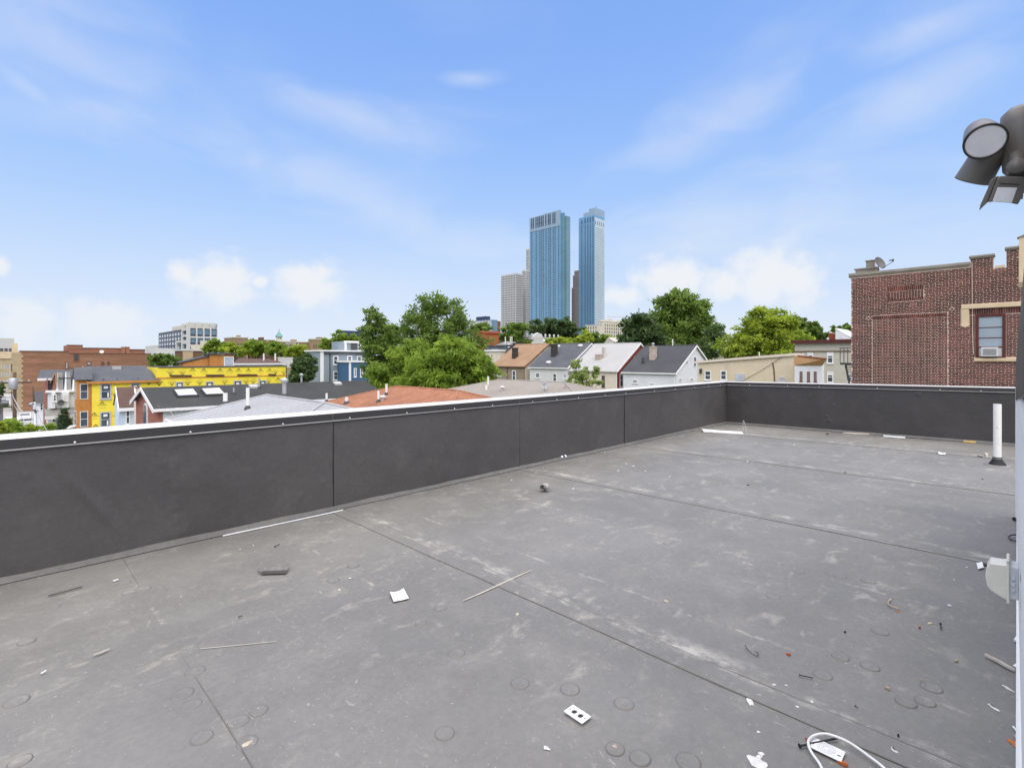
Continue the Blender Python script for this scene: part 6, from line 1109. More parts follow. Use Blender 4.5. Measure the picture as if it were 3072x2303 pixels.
T2 = tower('glass_tower', 'slim blue glass tower with stepped top, right of the pair', [(U1_, uE, vC, vD, tz(200, 820), 'tower_glass'), (U1_+.2, uE-.2, vC+.01, vC+22, tz(148, 815), 'tower_top'), (U1_+.4, uE-.4, vC+.02, vC+11.5, tz(94, 805), 'tower_top')])
mb = MB(); mb.box(U1_+.05, uE, vC-.25, vC-.01, 0, tz(200, 805)); mb.build('lit_side', M['tower_glass_lit'], T2)  # brighter reflection of this face painted as a paler slab
mb = MB()
for x in (1273, 1310, 1340, 1367, 1397):
    v = vcol(x, U1_); mb.pb('u', U1_, v-.9, v+.9, tz(252, 810), tz(212 if x < 1300 else 198, 810), -.1, .4)
    for k in range(60): mb.pb('u', U1_, v-.95, v+.95, tz(282+k*19.7, 810), tz(272+k*19.7, 810), -.1, .2)
for i in range(9):
    u = U1_+2+i*2.7
    for k in range(58): mb.box(u-.55, u+.55, vC-.40, vC-.2, tz(330+k*19.7-2*i*0, 812), tz(323+k*19.7, 812))
    if i % 2 == 0: mb.box(u-.6, u+.6, vC-.45, vC-.2, tz(290, 812), tz(250, 812))
tag(mb.build('window_grid', M['tower_window'], T2), kind='stuff'); mb = MB()
for k in range(62): z = tz(262+k*19.7, 812); mb.pb('u', U1_, vC, vD, z-.22, z+.22, -.1, .14)
tag(mb.build('mullion_grid', M['tower_top'], T2), kind='stuff')
mb = MB(); p = PV(*c6(1428, 90), vC+3); mb.tube([(p.x, vC+3, p.z-3), (p.x+1, vC+3, p.z+4)], .3, 5); mb.build('mast', M['dark_wall'], T2)
def grid_tower(name, label, cx, depth, xl, xr, yt, m, wm, nx, ny_, nr, extra=()):
    p = PD(*c6(cx, yt), depth); U, V = p.x, p.y; v1 = PU(*c6(xl, yt), U).y; u1 = PV(*c6(xr, yt), V).x; o = thing(name, ((U+u1)/2, (V+v1)/2, 0), label, 'tower'); mb = MB(); mb.box(U, u1, V, v1, 0, p.z); mb.build('tower_block', M[m], o)
    grid(o, 'u', U, V+.5, v1-.5, p.z-nr*4.0, p.z-2, nx, nr, .62, .55, wm, True, .6)
    if ny_: grid(o, 'v', V, U+.5, u1-.5, p.z-nr*4.0, p.z-2, ny_, nr, .55, .55, wm, True, .6)
    return o
grid_tower('white_tower', 'lowest white gridded tower left of the glass pair', 542, 850, 380, 622, 806, 'concrete_grid', 'tower_dark_window', 9, 8, 46); grid_tower('white_tower', 'middle white gridded tower stepping up behind the lowest one', 655, 900, 610, 700, 770, 'concrete_grid', 'tower_dark_window', 4, 4, 56); grid_tower('white_tower', 'tallest thin white gridded tower edge beside the glass tower', 690, 950, 657, 720, 537, 'concrete_grid', 'tower_dark_window', 3, 3, 78)
grid_tower('brown_tower', 'lower brown gridded tower between the two glass towers', 1195, 900, 1160, 1232, 967, 'brown_tower', 'tower_dark_window', 3, 3, 40); grid_tower('brown_tower', 'taller brown gridded tower between the two glass towers', 1230, 930, 1174, 1260, 826, 'brown_tower', 'tower_dark_window', 4, 2, 52); grid_tower('brown_tower', 'tallest brown gridded tower behind the slim glass tower', 1240, 960, 1190, 1270, 776, 'brown_tower', 'tower_dark_window', 4, 2, 56)
# mid-distance buildings on the hill
o, U, u1, Vv, v1, zt = bldg('glass_office', 'low glass office block with dark roof left of the white towers', c4(455, 0)[0], 330, c4(130, 0)[0], c4(525, 0)[0], c4(0, 215)[1], 'blue_glass'); mb = MB(); mb.box(U+1, u1-1, Vv+6, v1-14, zt, zt+2.6); mb.build('dark_penthouse', M['dark_blue_box'], o); mb = MB()
for k in range(4): mb.pb('u', U, Vv, v1, zt-3-k*4, zt-2-k*4, 0, .3)
for k in range(12): a = Vv+(v1-Vv)*k/11; mb.pb('u', U, a-.2, a+.2, -5, zt, 0, .35)
mb.build('mullions', M['white_stone'], o); grid(o, 'u', U, Vv+1, v1-1, zt-16, zt, 11, 4, .8, .7, 'pale_glass', False, .15)
bldg('brown_block', 'narrow brown block beside the glass office', c4(525, 0)[0], 340, c4(495, 0)[0], c4(560, 0)[0], c4(0, 232)[1], 'dark_brown_wall')
o, U, u1, Vv, v1, zt = bldg('orange_brick_block', 'plain orange brick block behind the tan brown row house', c4(345, 0)[0], 125, c4(265, 0)[0], c4(537, 0)[0], c4(0, 362)[1], 'orange_brick', -4, parapet='orange_brick'); window(o, 'u', U, wr('u', U, c4, 275, 440, 302, 490), 'white_trim', fw=.2)
o, U, u1, Vv, v1, zt = bldg('ornate_building', 'dark building with white finialed cornice below the domed tree', c4(900, 0)[0], 150, c4(760, 0)[0], c4(1190, 0)[0], c4(0, 405)[1], 'dark_brown_wall', -3); mb = MB(); mb.box(U-.5, u1+.5, Vv-.5, v1+.5, zt-.9, zt); mb.build('cornice', M['grey_stucco'], o)
for i in range(7):
    x = U+(u1-U)*i/6; mb = MB(); mb.lathe([(.22, 0), (.2, .35), (.34, .55), (.3, .8), (0, 1.05)], c=(x, Vv-.2, zt), n=8); mb.build('finial', M['white_stone'], o)
for i in range(1, 4): mb = MB(); mb.lathe([(.22, 0), (.2, .35), (.34, .55), (.3, .8), (0, 1.05)], c=(U-.2, Vv+(v1-Vv)*i/3, zt), n=8); mb.build('finial', M['white_stone'], o)
xm = U+(u1-U)*.22; mb = MB(); mb.prism([(xm-2.2, Vv-.4, zt), (xm+2.2, Vv-.4, zt), (xm+1.4, Vv-.4, zt+.8), (xm, Vv-.4, zt+1.3), (xm-1.4, Vv-.4, zt+.8)], (0, .8, 0)); mb.build('pediment', M['white_stone'], o)
p = PU(*c4(975, 470), 92); mb = MB(); mb.box(92, 96, p.y-2.2, p.y+2.2, p.z-3, p.z+.1); mb.prism([(92, p.y-2.2, p.z+.1), (92, p.y+2.2, p.z+.1), (92, p.y+1.3, p.z+.75), (92, p.y-1.3, p.z+.75)], (4, 0, 0)); tag(mb.build('pale_gable_house', M['white_stone'], origin=(94, p.y, p.z-3)), 'pale roof peak just above the tan brown row house', 'house'); 
p = PU(*c4(1775, 490), 95); mb = MB(); mb.prism([(95, p.y-2, p.z-3), (95, p.y-2, p.z), (95, p.y+.6, p.z+1.6), (95, p.y+2.4, p.z-.6), (95, p.y+2.4, p.z-3)], (5, 0, 0)); tag(mb.build('grey_gable_house', M['grey_stucco'], origin=(97, p.y, p.z-3)), 'small grey roof peak behind the pale grey roofed row house', 'house')
# dark deck house left of the tan brown row house
DU = 64.0
def pdk(x, y, U=DU): return PU(*c4(x, y), U)
dk = thing('deck_house', (DU+3, pdk(600, 560).y, -5), 'dark grey house with rooftop deck between the big tree and the tan brown house', 'house'); a, b = pdk(395, 520), pdk(720, 545); mb = MB(); mb.box(DU, DU+8, b.y, a.y, -5, a.z); mb.build('wall', M['blue_siding'] if False else M['slate_shingle'], dk); mb = MB(); mb.box(DU-.2, DU+8, b.y, a.y+.2, a.z, a.z+.3); mb.build('roof_edge', M['dark_wall'], dk)
mb = MB(); mb.prism([pdk(465, 515), pdk(600, 460), pdk(605, 470), pdk(605, 515)], (3, 0, 0)); mb.build('lean_to', M['pale_shingle'], dk); mb = MB(); mb.prism([pdk(640, 470), pdk(725, 470), pdk(725, 530), pdk(640, 530)], (2, 0, 0)); mb.build('roof_cabin', M['dark_wall'], dk); window(dk, 'u', DU, wr('u', DU, c4, 460, 545, 535, 600), fw=.15, sill=False); mb = MB(); mb.pb('u', DU, *wr('u', DU, c4, 645, 475, 670, 525), 0, .2); mb.build('door', M['white_trim'], dk)
for x in (612, 668, 685): p = pdk(x, 460); mb = MB(); mb.tube([(DU, p.y, p.z-1), (DU, p.y, p.z+.9)], .09, 6); mb.build('flue', M['pvc_white'], dk)
p = pdk(500, 640); mb = MB(); mb.box(DU-1.5, DU-.1, p.y-2.8, p.y+2.8, -5, p.z+1.2); mb.build('cream_porch', M['pale_siding'], dk); mb = MB(); mb.box(DU-1.7, DU-.1, p.y-3, p.y+3, p.z+1.2, p.z+1.5); mb.build('porch_cornice', M['white_trim'], dk)
# beige apartment house on the hill
o, U, u1, Vv, v1, zt = bldg('beige_apartments', 'beige stone apartment house below the slim glass tower, front block', c4(1650, 0)[0], 430, c4(1497, 0)[0], c4(1690, 0)[0], c4(0, 275)[1], 'sand_wall', 0, parapet='white_stone'); grid(o, 'u', U, Vv+2, v1-2, zt-12.6, zt-.6, 4, 4, .34, .5, 'dark_wall', False, .3, frame='white_stone')
o, U, u1, Vv, v1, zt = bldg('beige_apartments', 'larger beige stone apartment house with roof garden behind the front block', c4(1690, 0)[0], 450, c4(1645, 0)[0], c4(1935, 0)[0], c4(0, 235)[1], 'sand_wall', 0, parapet='sand_wall'); grid(o, 'v', Vv, U+2, u1-2, zt-16.5, zt-1.5, 9, 5, .36, .5, 'dark_wall', False, .3, frame='white_stone'); grid(o, 'u', U, Vv+1, v1-1, zt-16.5, zt-1.5, 1, 5, .25, .5, 'dark_wall', False, .3)
for i in range(6): mb = MB(); x = U+(u1-U)*(i+.5)/6; mb.box(x-1.6, x+1.6, Vv+1, Vv+4, zt+.5, zt+1.2+1.6*((i*7) % 3)/2); mb.build('roof_box', M['sand_wall'], o)
p0, p1 = PD(*c5(270, 366), 700), PD(*c5(500, 368), 700); cr_ = thing('crane', tuple(p1-Vector((0, 0, 60))), 'thin tower crane jib on the horizon behind the dark trees', 'crane'); mb = MB(); mb.tube([p0, p1+Vector((20, -20, 0))], .6, 4); mb.tube([p0+Vector((40, -40, 8)), p1+Vector((20, -20, 9))], .4, 4); mb.build('jib', M['galvanised'], cr_); mb = MB(); mb.tube([p1+Vector((10, -10, -60)), p1+Vector((10, -10, 12))], 1, 4); mb.build('mast', M['galvanised'], cr_)
# ------------------------------------------------------------------ trees
def leaf_mat(name, col, col2, tr=.35):
    m = bpy.data.materials.new(name); m.use_nodes = True; t = m.node_tree; b = t.nodes['Principled BSDF']; out = t.nodes['Material Output']
    at = t.nodes.new('ShaderNodeAttribute'); at.attribute_name = 'shade'; mx = t.nodes.new('ShaderNodeMix'); mx.data_type = 'RGBA'; t.links.new(at.outputs['Fac'], mx.inputs[0]); mx.inputs[6].default_value = (*col, 1); mx.inputs[7].default_value = (*col2, 1)
    t.links.new(mx.outputs[2], b.inputs['Base Color']); b.inputs['Roughness'].default_value = .55; b.inputs['Specular IOR Level'].default_value = .25
    tl = t.nodes.new('ShaderNodeBsdfTranslucent'); t.links.new(mx.outputs[2], tl.inputs[0]); ms = t.nodes.new('ShaderNodeMixShader'); ms.inputs[0].default_value = min(.55, tr+.14); t.links.new(b.outputs[0], ms.inputs[1]); t.links.new(tl.outputs[0], ms.inputs[2]); t.links.new(ms.outputs[0], out.inputs[0]); return m
M['leaf_bright'] = leaf_mat('leaf_bright', (0.157,0.246,0.037), (0.353,0.479,0.059), .4); M['leaf_mid'] = leaf_mat('leaf_mid', (0.104,0.175,0.038), (0.242,0.345,0.062), .35); M['leaf_dark'] = leaf_mat('leaf_dark', (0.063,0.109,0.040), (0.135,0.203,0.066), .3); M['leaf_yellow'] = leaf_mat('leaf_yellow', (0.218,0.297,0.037), (0.447,0.542,0.059), .42); M['leaf_conifer'] = leaf_mat('leaf_conifer', (0.038,0.077,0.037), (0.085,0.148,0.053), .15); M['leaf_pale'] = leaf_mat('leaf_pale', (0.218,0.307,0.083), (0.479,0.557,0.201), .4)
def leaves(name, parent, centers, n, sig, size, aspect, matk, seed, droop=.35, base=None):
    R = np.random.default_rng(seed); nc = len(centers); ci = R.integers(0, nc, n); C = np.array([c[0] for c in centers])[ci]; O = np.array([c[1] for c in centers])[ci]; SH = np.array([c[2] for c in centers])[ci]
    P = C+R.normal(0, 1, (n, 3))*np.array([sig, sig, sig*.7]); ax = R.normal(0, 1, (n, 3))*.75+O*.8; ax[:, 2] -= droop; ax /= np.linalg.norm(ax, axis=1)[:, None]+1e-9
    rn = R.normal(0, 1, (n, 3)); rn[:, 2] += 1.1; sd = np.cross(ax, rn); sd /= np.linalg.norm(sd, axis=1)[:, None]+1e-9
    Ls = size*(.6+.8*R.random(n))[:, None]; Wd = Ls*aspect*.5; up = np.cross(sd, ax)
    V = np.empty((n, 4, 3)); V[:, 0] = P-ax*Ls*.5; V[:, 1] = P+sd*Wd-up*Wd*.25; V[:, 2] = P+ax*Ls*.5-up*Ls*.1; V[:, 3] = P-sd*Wd-up*Wd*.25
    off = WL[parent.name]; V = V.reshape(-1, 3)-np.array(off); me = bpy.data.meshes.new(name); me.vertices.add(n*4); me.vertices.foreach_set('co', V.astype('f').ravel()); me.loops.add(n*4); me.loops.foreach_set('vertex_index', np.arange(n*4, dtype='i')); me.polygons.add(n); me.polygons.foreach_set('loop_start', np.arange(0, n*4, 4, dtype='i'))
    sh = np.clip(SH+R.normal(0, .16, n), 0, 1); at = me.attributes.new('shade', 'FLOAT', 'POINT'); at.data.foreach_set('value', np.repeat(sh, 4).astype('f')); me.materials.append(M[matk]); me.update(); me.validate()
    o = bpy.data.objects.new(name, me); COL.objects.link(o); o.parent = parent; WL[o.name] = off; return o
SEED = [100]
def tree(label, z, lobes, n, matk='leaf_mid', leaf=.4, aspect=.38, clump=.16, name='leafy_tree', cat='tree', droop=.35, grp=None, nclump=None, trunk=True, zoff=None, hollow=.25):
    """lobes: (px, py, rx, ry [,dz]) in picture px at depth z"""
    SEED[0] += 1; R = np.random.default_rng(SEED[0]); k = 1.38879/1520.7*z; L3 = []
    for l in lobes: c = PD(*dp(l[0], l[1]), z+(l[4] if len(l) > 4 else 0)); L3.append((np.array(c), l[2]*k, l[3]*k))
    cm_ = PD(*dp(sum(l[0] for l in lobes)/len(lobes), 770), z); gz_ = ground(cm_.x, cm_.y); t = thing(name, (cm_.x, cm_.y, gz_), label, cat, grp)
    tot = sum((a*a*b)**(2/3) for _, a, b in L3); cs = []; Rm = np.mean([(a*a*b)**(1/3) for _, a, b in L3]); nclump = nclump or max(20, int(n/55))
    fw3 = np.array([FW[0], FW[1], 0]); rt3 = np.array([RT[0], RT[1], 0])
    for c, a, b in L3:
        m = max(4, int(nclump*(a*a*b)**(2/3)/tot)); d = R.normal(0, 1, (m, 3)); d /= np.linalg.norm(d, axis=1)[:, None]; r = hollow+(1-hollow)*R.random(m)**.6; r *= 1+.13*R.normal(0, 1, m)
        for i in range(m):
            q = c+rt3*d[i, 0]*a*r[i]+fw3*d[i, 1]*a*r[i]+np.array([0, 0, d[i, 2]*b*r[i]]); dr = rt3*d[i, 0]+fw3*d[i, 1]+np.array([0, 0, d[i, 2]]); cs.append((q, dr, float(np.clip(.45+.22*R.normal(), 0, 1))))
    leaves('crown', t, cs, n, Rm*clump, leaf, aspect, matk, SEED[0], droop)
    if trunk:
        mid = np.mean([c for c, _, _ in L3], axis=0); H = mid[2]-gz_; rr = max(.12, Rm*.07); mb = MB(); mb.tube([(cm_.x, cm_.y, gz_-.3), (cm_.x+.1, cm_.y, gz_+H*.35), (mid[0], mid[1], gz_+H*.7), tuple(mid)], [rr*1.3, rr, rr*.8, rr*.5], 9); mb.build('trunk', M['bark'], t, smooth=True)
        idx = R.choice(len(cs), min(len(cs), 26), replace=False); mb = MB()
        for i in idx:
            q = cs[i][0]; s0 = np.array([cm_.x, cm_.y, gz_+H*R.uniform(.35, .95)]); s0[:2] += (mid[:2]-s0[:2])*min(1, (s0[2]-gz_)/H); m_ = (s0+q)/2+np.array([0, 0, .12*H*R.random()]); mb.tube([tuple(s0), tuple(m_), tuple(q)], [rr*.42, rr*.25, rr*.07], 5)
        mb.build('limbs', M['bark'], t, smooth=True)
    return t
# big tree group in the middle
tree('tall airy tree with loose top, highest of the big middle group', 56, [(945, 690, 62, 46), (905, 700, 36, 32), (985, 690, 26, 36), (950, 740, 78, 48), (930, 655, 36, 14), (975, 658, 22, 18), (1000, 760, 60, 60), (1030, 790, 40, 45), (880, 745, 45, 38), (905, 770, 50, 40)], 21000, 'leaf_mid', .42, .33, .15, droop=.1)
tree('left tree of the big middle group with pointed top', 54, [(812, 695, 22, 36), (800, 730, 24, 30), (838, 722, 22, 30), (820, 765, 40, 45), (805, 675, 9, 18), (850, 790, 50, 45), (845, 755, 34, 36)], 15000, 'leaf_mid', .42, .33, .15, droop=.15)
tree('broad bright feathery tree in front of the middle group', 46, [(985, 765, 55, 36), (935, 795, 62, 40), (1030, 800, 42, 42), (965, 820, 60, 30), (900, 825, 42, 26), (1050, 825, 24, 24)], 22000, 'leaf_bright', .5, .24, .13, droop=.55)
tree('low spreading tree at the lower left of the middle group', 49, [(850, 815, 58, 28), (815, 805, 34, 26), (890, 770, 45, 34), (865, 840, 50, 16)], 11000, 'leaf_bright', .42, .28, .14, droop=.45)
# right hand trees
tree('tall dark green tree rising right of the slim glass tower', 98, [(1460, 672, 52, 44), (1428, 700, 40, 34), (1490, 690, 48, 46), (1460, 730, 80, 42), (1520, 730, 36, 44), (1475, 650, 34, 22), (1515, 668, 20, 26)], 24000, 'leaf_mid', .7, .4, .13, droop=.2)
tree('very dark round tree left of the tall dark green tree', 92, [(1372, 712, 34, 38), (1360, 740, 30, 30), (1400, 735, 34, 40), (1395, 695, 24, 24), (1385, 760, 44, 22)], 15000, 'leaf_dark', .7, .42, .13)
tree('dark undergrowth tree between the charcoal roof and the bright tree', 88, [(1520, 755, 36, 26), (1470, 765, 60, 18), (1545, 725, 18, 30)], 6000, 'leaf_dark', .7, .42, .15)
tree('bright lime green tree behind the cream building', 72, [(1650, 715, 62, 38), (1605, 740, 44, 34), (1700, 735, 46, 40), (1660, 760, 80, 24), (1640, 685, 24, 22), (1680, 690, 34, 26), (1585, 760, 26, 20)], 22000, 'leaf_yellow', .55, .4, .13, droop=.3)
tree('smaller mid green tree at the right of the lime green tree', 100, [(1745, 715, 26, 18), (1770, 722, 24, 14), (1725, 700, 18, 14), (1760, 705, 12, 10)], 4500, 'leaf_mid', .7, .4, .15)
tree('little tree top showing at the left edge of the brick building', 120, [(1826, 711, 16, 12), (1803, 711, 9, 9)], 1800, 'leaf_mid', .7, .4, .16)
tree('dome shaped dark tree below the broad glass tower', 165, [(1192, 708, 48, 22), (1175, 716, 34, 18), (1215, 716, 36, 18), (1232, 725, 18, 12)], 9500, 'leaf_dark', 1.1, .45, .10, hollow=.6)
tree('green tree left of the domed tree on the hill', 150, [(1105, 718, 26, 20), (1128, 712, 14, 16), (1090, 730, 18, 14), (1120, 738, 26, 12)], 5500, 'leaf_mid', 1.0, .45, .14)
tree('small round tree below the glass office block', 160, [(1038, 708, 22, 10), (1022, 714, 14, 8)], 2600, 'leaf_mid', 1.0, .45, .16)
tree('low lime hedge tree above the grey roofed row house', 118, [(1225, 738, 34, 9), (1265, 730, 16, 12), (1195, 740, 20, 8)], 4200, 'leaf_yellow', .8, .42, .16)
tree('dark green bush above the pale grey roofed row house', 125, [(1300, 738, 24, 12), (1285, 728, 12, 10), (1340, 745, 20, 8)], 3600, 'leaf_mid', .85, .42, .16)
tree('lime bush below the beige apartment house', 130, [(1322, 732, 18, 9), (1345, 735, 12, 8)], 2400, 'leaf_yellow', .85, .42, .16)
# left background trees
G = 'trees beyond the yellow house'
for lab, z, lobes, n, mk_ in (('leftmost light green tree below the modern white block', 135, [(462, 745, 18, 13), (478, 752, 16, 12), (448, 755, 12, 10)], 3200, 'leaf_bright'), ('light green tree just left of the plywood bulkhead roof line', 128, [(500, 752, 20, 12), (515, 760, 18, 10)], 2600, 'leaf_yellow'), ('light green tree straight below the dark brown skyline block', 132, [(548, 748, 24, 13), (565, 756, 20, 12)], 3600, 'leaf_bright'), ('light green tree below the church steeple', 126, [(598, 752, 24, 14), (615, 758, 18, 12)], 3600, 'leaf_bright'), ('light green tree below the lettered skyline block', 124, [(645, 758, 22, 12), (630, 764, 18, 9)], 3000, 'leaf_yellow')): tree(lab, z, lobes, n, mk_, .8, .42, .15, grp=G)
tree('round dark green tree between the apartment block and the yellow house', 100, [(350, 778, 24, 14), (372, 780, 20, 12), (335, 782, 14, 12)], 4200, 'leaf_mid', .7, .42, .14)
tree('light green tree above the blue grey house penthouse', 130, [(712, 742, 18, 12), (735, 732, 20, 14), (760, 735, 18, 13)], 4200, 'leaf_bright', .8, .42, .14)
tree('green tree top behind the big middle group', 120, [(860, 712, 22, 10), (880, 716, 16, 8)], 1800, 'leaf_mid', .8, .42, .16)
tree('dark bushy tree between the yellow house and the blue grey house', 66, [(655, 800, 22, 28), (638, 808, 16, 24), (672, 795, 12, 26), (662, 775, 12, 12)], 6500, 'leaf_dark', .42, .42, .15)
tree('young pale green tree with white blossom in front of the cream row house', 42, [(1240, 818, 22, 18), (1265, 825, 26, 18), (1290, 818, 12, 20), (1252, 795, 8, 16), (1225, 830, 14, 8), (1238, 788, 4, 10), (1290, 795, 5, 12), (1258, 808, 30, 14)], 4200, 'leaf_pale', .28, .34, .16, name='young_tree', hollow=.2)
p = PD(*c1(850, 1500), 60); gz_ = ground(p.x, p.y); cy = thing('cypress', (p.x, p.y, gz_), 'dense dark green cone shaped cypress in front of the white townhouse', 'tree'); cs = []; Rr = np.random.default_rng(9); zt_ = PD(*c1(850, 1248), 60).z
for i in range(420):
    h = Rr.random()**1.3; a_ = Rr.random()*6.283; r_ = 1.35*(1-h)**.75*(.7+.3*Rr.random()); q = np.array([p.x+r_*math.cos(a_), p.y+r_*math.sin(a_), gz_+.2+(zt_-gz_)*h]); cs.append((q, np.array([math.cos(a_)*.3, math.sin(a_)*.3, 1.]), .45+.2*Rr.normal()))
leaves('crown', cy, cs, 9000, .14, .2, .35, 'leaf_conifer', 77, -.6); mb = MB(); mb.tube([(p.x, p.y, gz_-.2), (p.x, p.y, zt_-.5)], [.12, .03], 7); mb.build('trunk', M['bark'], cy)
def bush(label, cpx, z, rpx, n, mk_, leaf=.22):
    c = PD(*c1(*cpx), z); SEED[0] += 1; Rr = np.random.default_rng(SEED[0]); gz_ = min(ground(c.x, c.y), c.z-.5); b = thing('bush', (c.x, c.y, gz_), label, 'bush'); k = .22614/1520.7*z; cs = []
    for i in range(60):
        d = Rr.normal(0, 1, 3); d /= np.linalg.norm(d); r = .35+.65*Rr.random(); cs.append((np.array(c)+np.array([RT[0], RT[1], 0])*d[0]*rpx[0]*k*r+np.array([FW[0], FW[1], 0])*d[1]*rpx[0]*k*r+np.array([0, 0, d[2]*rpx[1]*k*r]), d, float(np.clip(.5+.25*Rr.normal(), 0, 1))))
    leaves('foliage', b, cs, n, rpx[0]*k*.16, leaf, .42, mk_, SEED[0], .3); mb = MB(); mb.tube([(c.x, c.y, gz_-.2), tuple(c)], [.08, .03], 6)
    for q in cs[::5]: mb.tube([(c.x, c.y, gz_+.4*(c.z-gz_)), tuple(q[0])], [.03, .008], 5)
    mb.build('stems', M['bark'], b); return b
bush('leafy light green bush at the lower left corner above the parapet', (160, 1460), 34, (130, 110), 2600, 'leaf_bright'); bush('small light green bush right of the corner bush', (400, 1480), 36, (80, 60), 1400, 'leaf_yellow'); bush('low green bush by the leaning street lamp', (640, 1470), 42, (70, 50), 1300, 'leaf_bright'); bush('green bush at the extreme left edge', (10, 1480), 30, (60, 110), 1300, 'leaf_yellow', .2); bush('dark shrub left of the white townhouse', (560, 1340), 95, (50, 40), 900, 'leaf_mid', .35); bush('dark street bush beyond the utility pole', (80, 1240), 140, (90, 60), 1300, 'leaf_dark', .6); bush('dark green shrub in front of the small white house', (560, 1275), 105, (40, 25), 700, 'leaf_mid', .35); bush('dark foliage beyond the utility pole at the left edge', (10, 960), 120, (40, 110), 900, 'leaf_dark', .5)
# ------------------------------------------------------------------ street: poles, wires, cars
def gpt(px, z, off=0): c = PD(*c1(*px), z); return Vector((c.x, c.y, ground(c.x, c.y)+off))
b0 = gpt((195, 1400), 54); top = PD(*c1(185, 770), 54); up = thing('utility_pole', tuple(b0), 'wooden utility pole with grey transformer box at the left edge', 'utility pole'); mb = MB(); mb.tube([b0-Vector((0, 0, .5)), Vector((b0.x, b0.y, top.z+.3))], [.20, .14], 10); mb.build('pole', M['wood_pole'], up, smooth=True); mb = MB(); c = PD(*c1(175, 885), 53.4); mb.lathe([(0, -.62), (.33, -.6), (.36, -.5), (.36, .45), (.30, .55), (0, .6)], c=c, n=16); mb.build('transformer', M['galvanised'], up, smooth=True)
mb = MB(); mb.box(b0.x-1.3, b0.x+1.3, b0.y-.08, b0.y+.08, top.z-.9, top.z-.75); mb.build('crossarm', M['wood_pole'], up)
for k in (-1.1, -.5, .5, 1.1): mb = MB(); mb.lathe([(.03, 0), (.06, .06), (.05, .14), (.02, .18)], c=(b0.x+k, b0.y, top.z-.75), n=8); mb.build('insulator', M['white_stone'], up)
b1 = gpt((525, 1700), 40); t1 = PD(*c1(455, 1130), 40); lp = thing('street_lamp', tuple(b1), 'leaning grey street lamp post with thin dark mast left of the white townhouse', 'street lamp'); mb = MB(); mb.tube([b1-Vector((0, 0, .3)), t1], [.16, .10], 10); mb.build('post', M['galvanised'], lp, smooth=True); mb = MB(); mb.tube([t1-Vector((0, 0, .3)), PD(*c1(437, 922), 40)], [.06, .05], 8); mb.build('mast', M['wood_pole'], lp, smooth=True); h0, h1_ = PD(*c1(460, 1160), 40), PD(*c1(398, 1168), 39.6); mb = MB(); mb.tube([h0, h0.lerp(h1_, .5)+Vector((0, 0, .12)), h1_], [.05, .06, .12], 8); mb.build('lamp_head', M['galvanised'], lp, smooth=True); mb = MB(); d_ = PD(*c1(150, 1130), 39.2); 
mb.tube([t1-Vector((0, 0, .6)), PD(*c1(490, 1260), 40)], .12, 8); mb.build('bracket', M['dark_metal'], lp)
def wire(label, pts, r=.02, sag=.6, m='wire_black', grp='overhead wires along the street'):
    out = []
    for a, b in zip(pts[:-1], pts[1:]):
        for i in range(11): t = i/10; out.append(Vector(a).lerp(Vector(b), t)-Vector((0, 0, sag*4*t*(1-t))))
    mb = MB(); mb.tube(out, r, 4); return tag(mb.build('overhead_wire', M[m], origin=pts[0]), label, 'wire', grp)
A = PD(*c1(190, 1040), 54)
wire('pale cable falling from the utility pole to the forecourt', [PD(*c1(160, 1030), 54), PD(*c1(290, 1260), 50)], .05, .1, 'galvanised'); wire('pale cable running left from the utility pole', [PD(*c1(165, 1060), 54), PD(*c1(-30, 1020), 45)], .045, .2, 'galvanised'); wire('thin wire from the utility pole down to the leaning lamp', [PD(*c1(180, 1150), 54), PD(*c1(500, 1530), 39)], .03, .4, 'galvanised')
wire('upper wire crossing in front of the white townhouse', [PD(*c1(640, 1080), 80), PD(*c1(1090, 1062), 66)], .025, .3); wire('lower wire crossing in front of the white townhouse', [PD(*c1(600, 1115), 80), PD(*c1(1000, 1120), 70)], .02, .3); wire('wire crossing above the porch of the white townhouse', [PD(*c1(470, 1150), 42), PD(*c1(960, 1300), 62)], .025, .3, 'galvanised'); wire('sagging cable across the cream building wall', [pu(c5, 1780, 1063, BU-.1), PU(*c7(95, 1115), BU-.1)], .02, .15)
wire('thin stay wire from the leaning lamp to the bushes', [PD(*c1(470, 1200), 40), PD(*c1(640, 1540), 36)], .025, .1, 'galvanised')
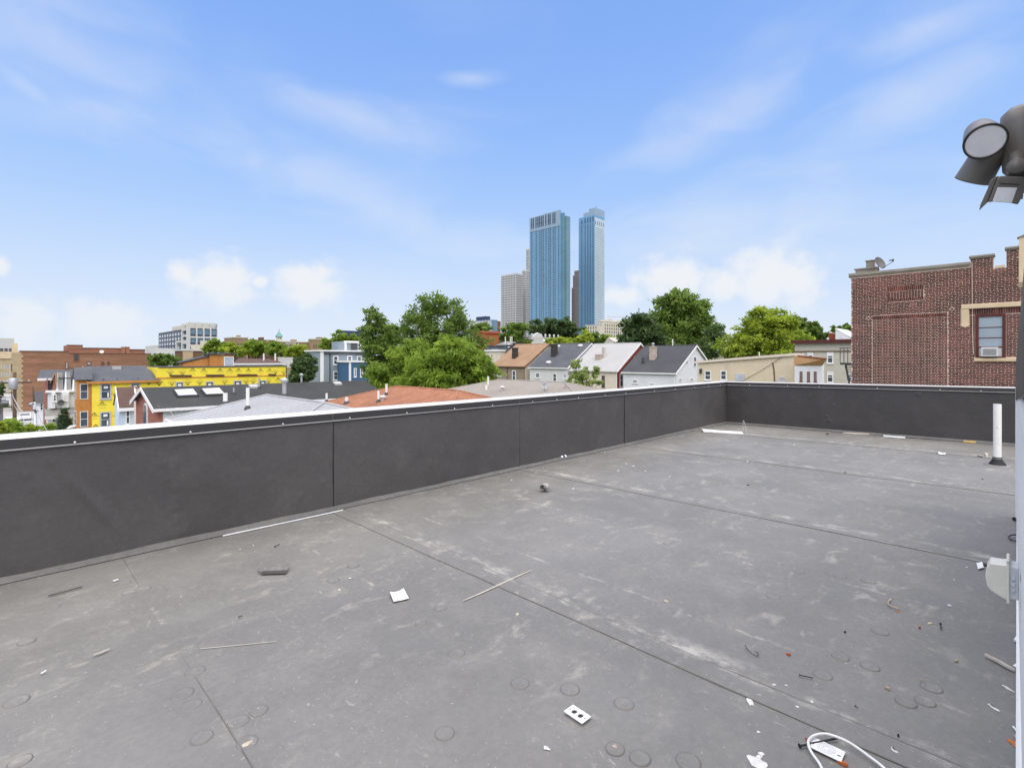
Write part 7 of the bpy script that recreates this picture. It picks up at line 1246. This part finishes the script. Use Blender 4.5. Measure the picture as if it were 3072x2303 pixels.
def car(label, px, z, col, kind='car', rz=0.0):
    p = gpt(px, z); k = col[0]; key = 'paint_%02d%02d%02d' % tuple(int(c*99) for c in col)
    if key not in M: mk(key, col, .3, .04, 1, .02, spec=.6)
    c = local('parked_car' if kind == 'car' else 'parked_van', (p.x, p.y, p.z+.05), label, kind, 'vehicles parked along the street', (0, 0, rz)); Lh = 2.25 if kind == 'car' else 2.6; Hh = .9
    if kind == 'car': prof = [(-2.25, .35), (-2.2, .75), (-1.9, .92), (-1.35, .98), (-.75, 1.42), (.75, 1.45), (1.5, 1.02), (2.15, .92), (2.25, .6), (2.2, .35)]; gp = [(-1.2, 1.0), (-.72, 1.36), (.70, 1.39), (1.32, 1.02)]
    else: prof = [(-2.6, .35), (-2.6, 2.0), (-2.4, 2.15), (1.2, 2.15), (1.75, 1.35), (2.5, 1.15), (2.6, .8), (2.55, .35)]; gp = [(.35, 1.3), (.35, 1.95), (1.15, 1.98), (1.62, 1.35)]
    mb = MB(); mb.prism([(-Hh, y, zz_) for y, zz_ in prof], (2*Hh, 0, 0)); mb.build('body', M[key], c, bevel=.08); 
    for sg in (-1, 1): mb = MB(); mb.prism([(sg*(Hh+.004), y, zz_) for y, zz_ in gp], (sg*.012, 0, 0)); mb.build('side_window', M['window_glass'], c)
    ws = ((-1.38, .98), (-.78, 1.40)) if kind == 'car' else ((1.72, 1.37), (1.24, 2.1)); (ya, za), (yb, zb_) = ws; mb = MB(); e = -.03 if kind == 'car' else .03; mb.q((-.78, ya+e, za+.02), (.78, ya+e, za+.02), (.70, yb+e, zb_), (-.70, yb+e, zb_)); mb.build('windscreen', M['window_glass'], c)
    for sg in (-1, 1):
        for y in (-1.4, 1.4): mb = MB(); mb.lathe([(0, -.1), (.32, -.1), (.34, -.06), (.34, .06), (.32, .1), (0, .1)], c=(sg*.83, y, .32), axis=(1, 0, 0), n=16); w = mb.build('wheel', M['rubber_black'], c, smooth=True); mb = MB(); mb.lathe([(0, .105), (.19, .105), (.2, .09)], c=(sg*.83, y, .32), axis=(sg, 0, 0), n=12); mb.build('rim', M['galvanised'], w)
    return c
car('white van parked beyond the utility pole', (165, 1335), 88, (.62,.63,.64), 'van'); car('white car parked in front of the brick apartment block', (330, 1300), 105, (.60,.61,.62)); car('silver car parked nearest the leaning lamp', (390, 1350), 84, (.42,.43,.45)); car('dark car parked beside the silver car', (300, 1365), 78, (.06,.065,.075)); car('pale grey car on the forecourt left of the white townhouse', (440, 1390), 70, (.5,.5,.5)); car('white car parked on the forecourt next to the corner bush', (330, 1460), 62, (.62,.62,.62)); car('black car far down the street', (60, 1250), 150, (.03,.03,.035)); car('grey car far down the street at the left edge', (30, 1235), 175, (.3,.31,.33))
wb = PD(*c1(955, 1465), 55); mb = MB(); mb.prism([PD(*c1(x, y), 55) for x, y in ((880, 1480), (930, 1440), (1035, 1425), (1040, 1440), (900, 1485))], (1.5, 1.2, 0)); aw_ = tag(mb.build('awning', M['white_trim'], origin=wb), 'white curved awning beside the cypress', 'awning')
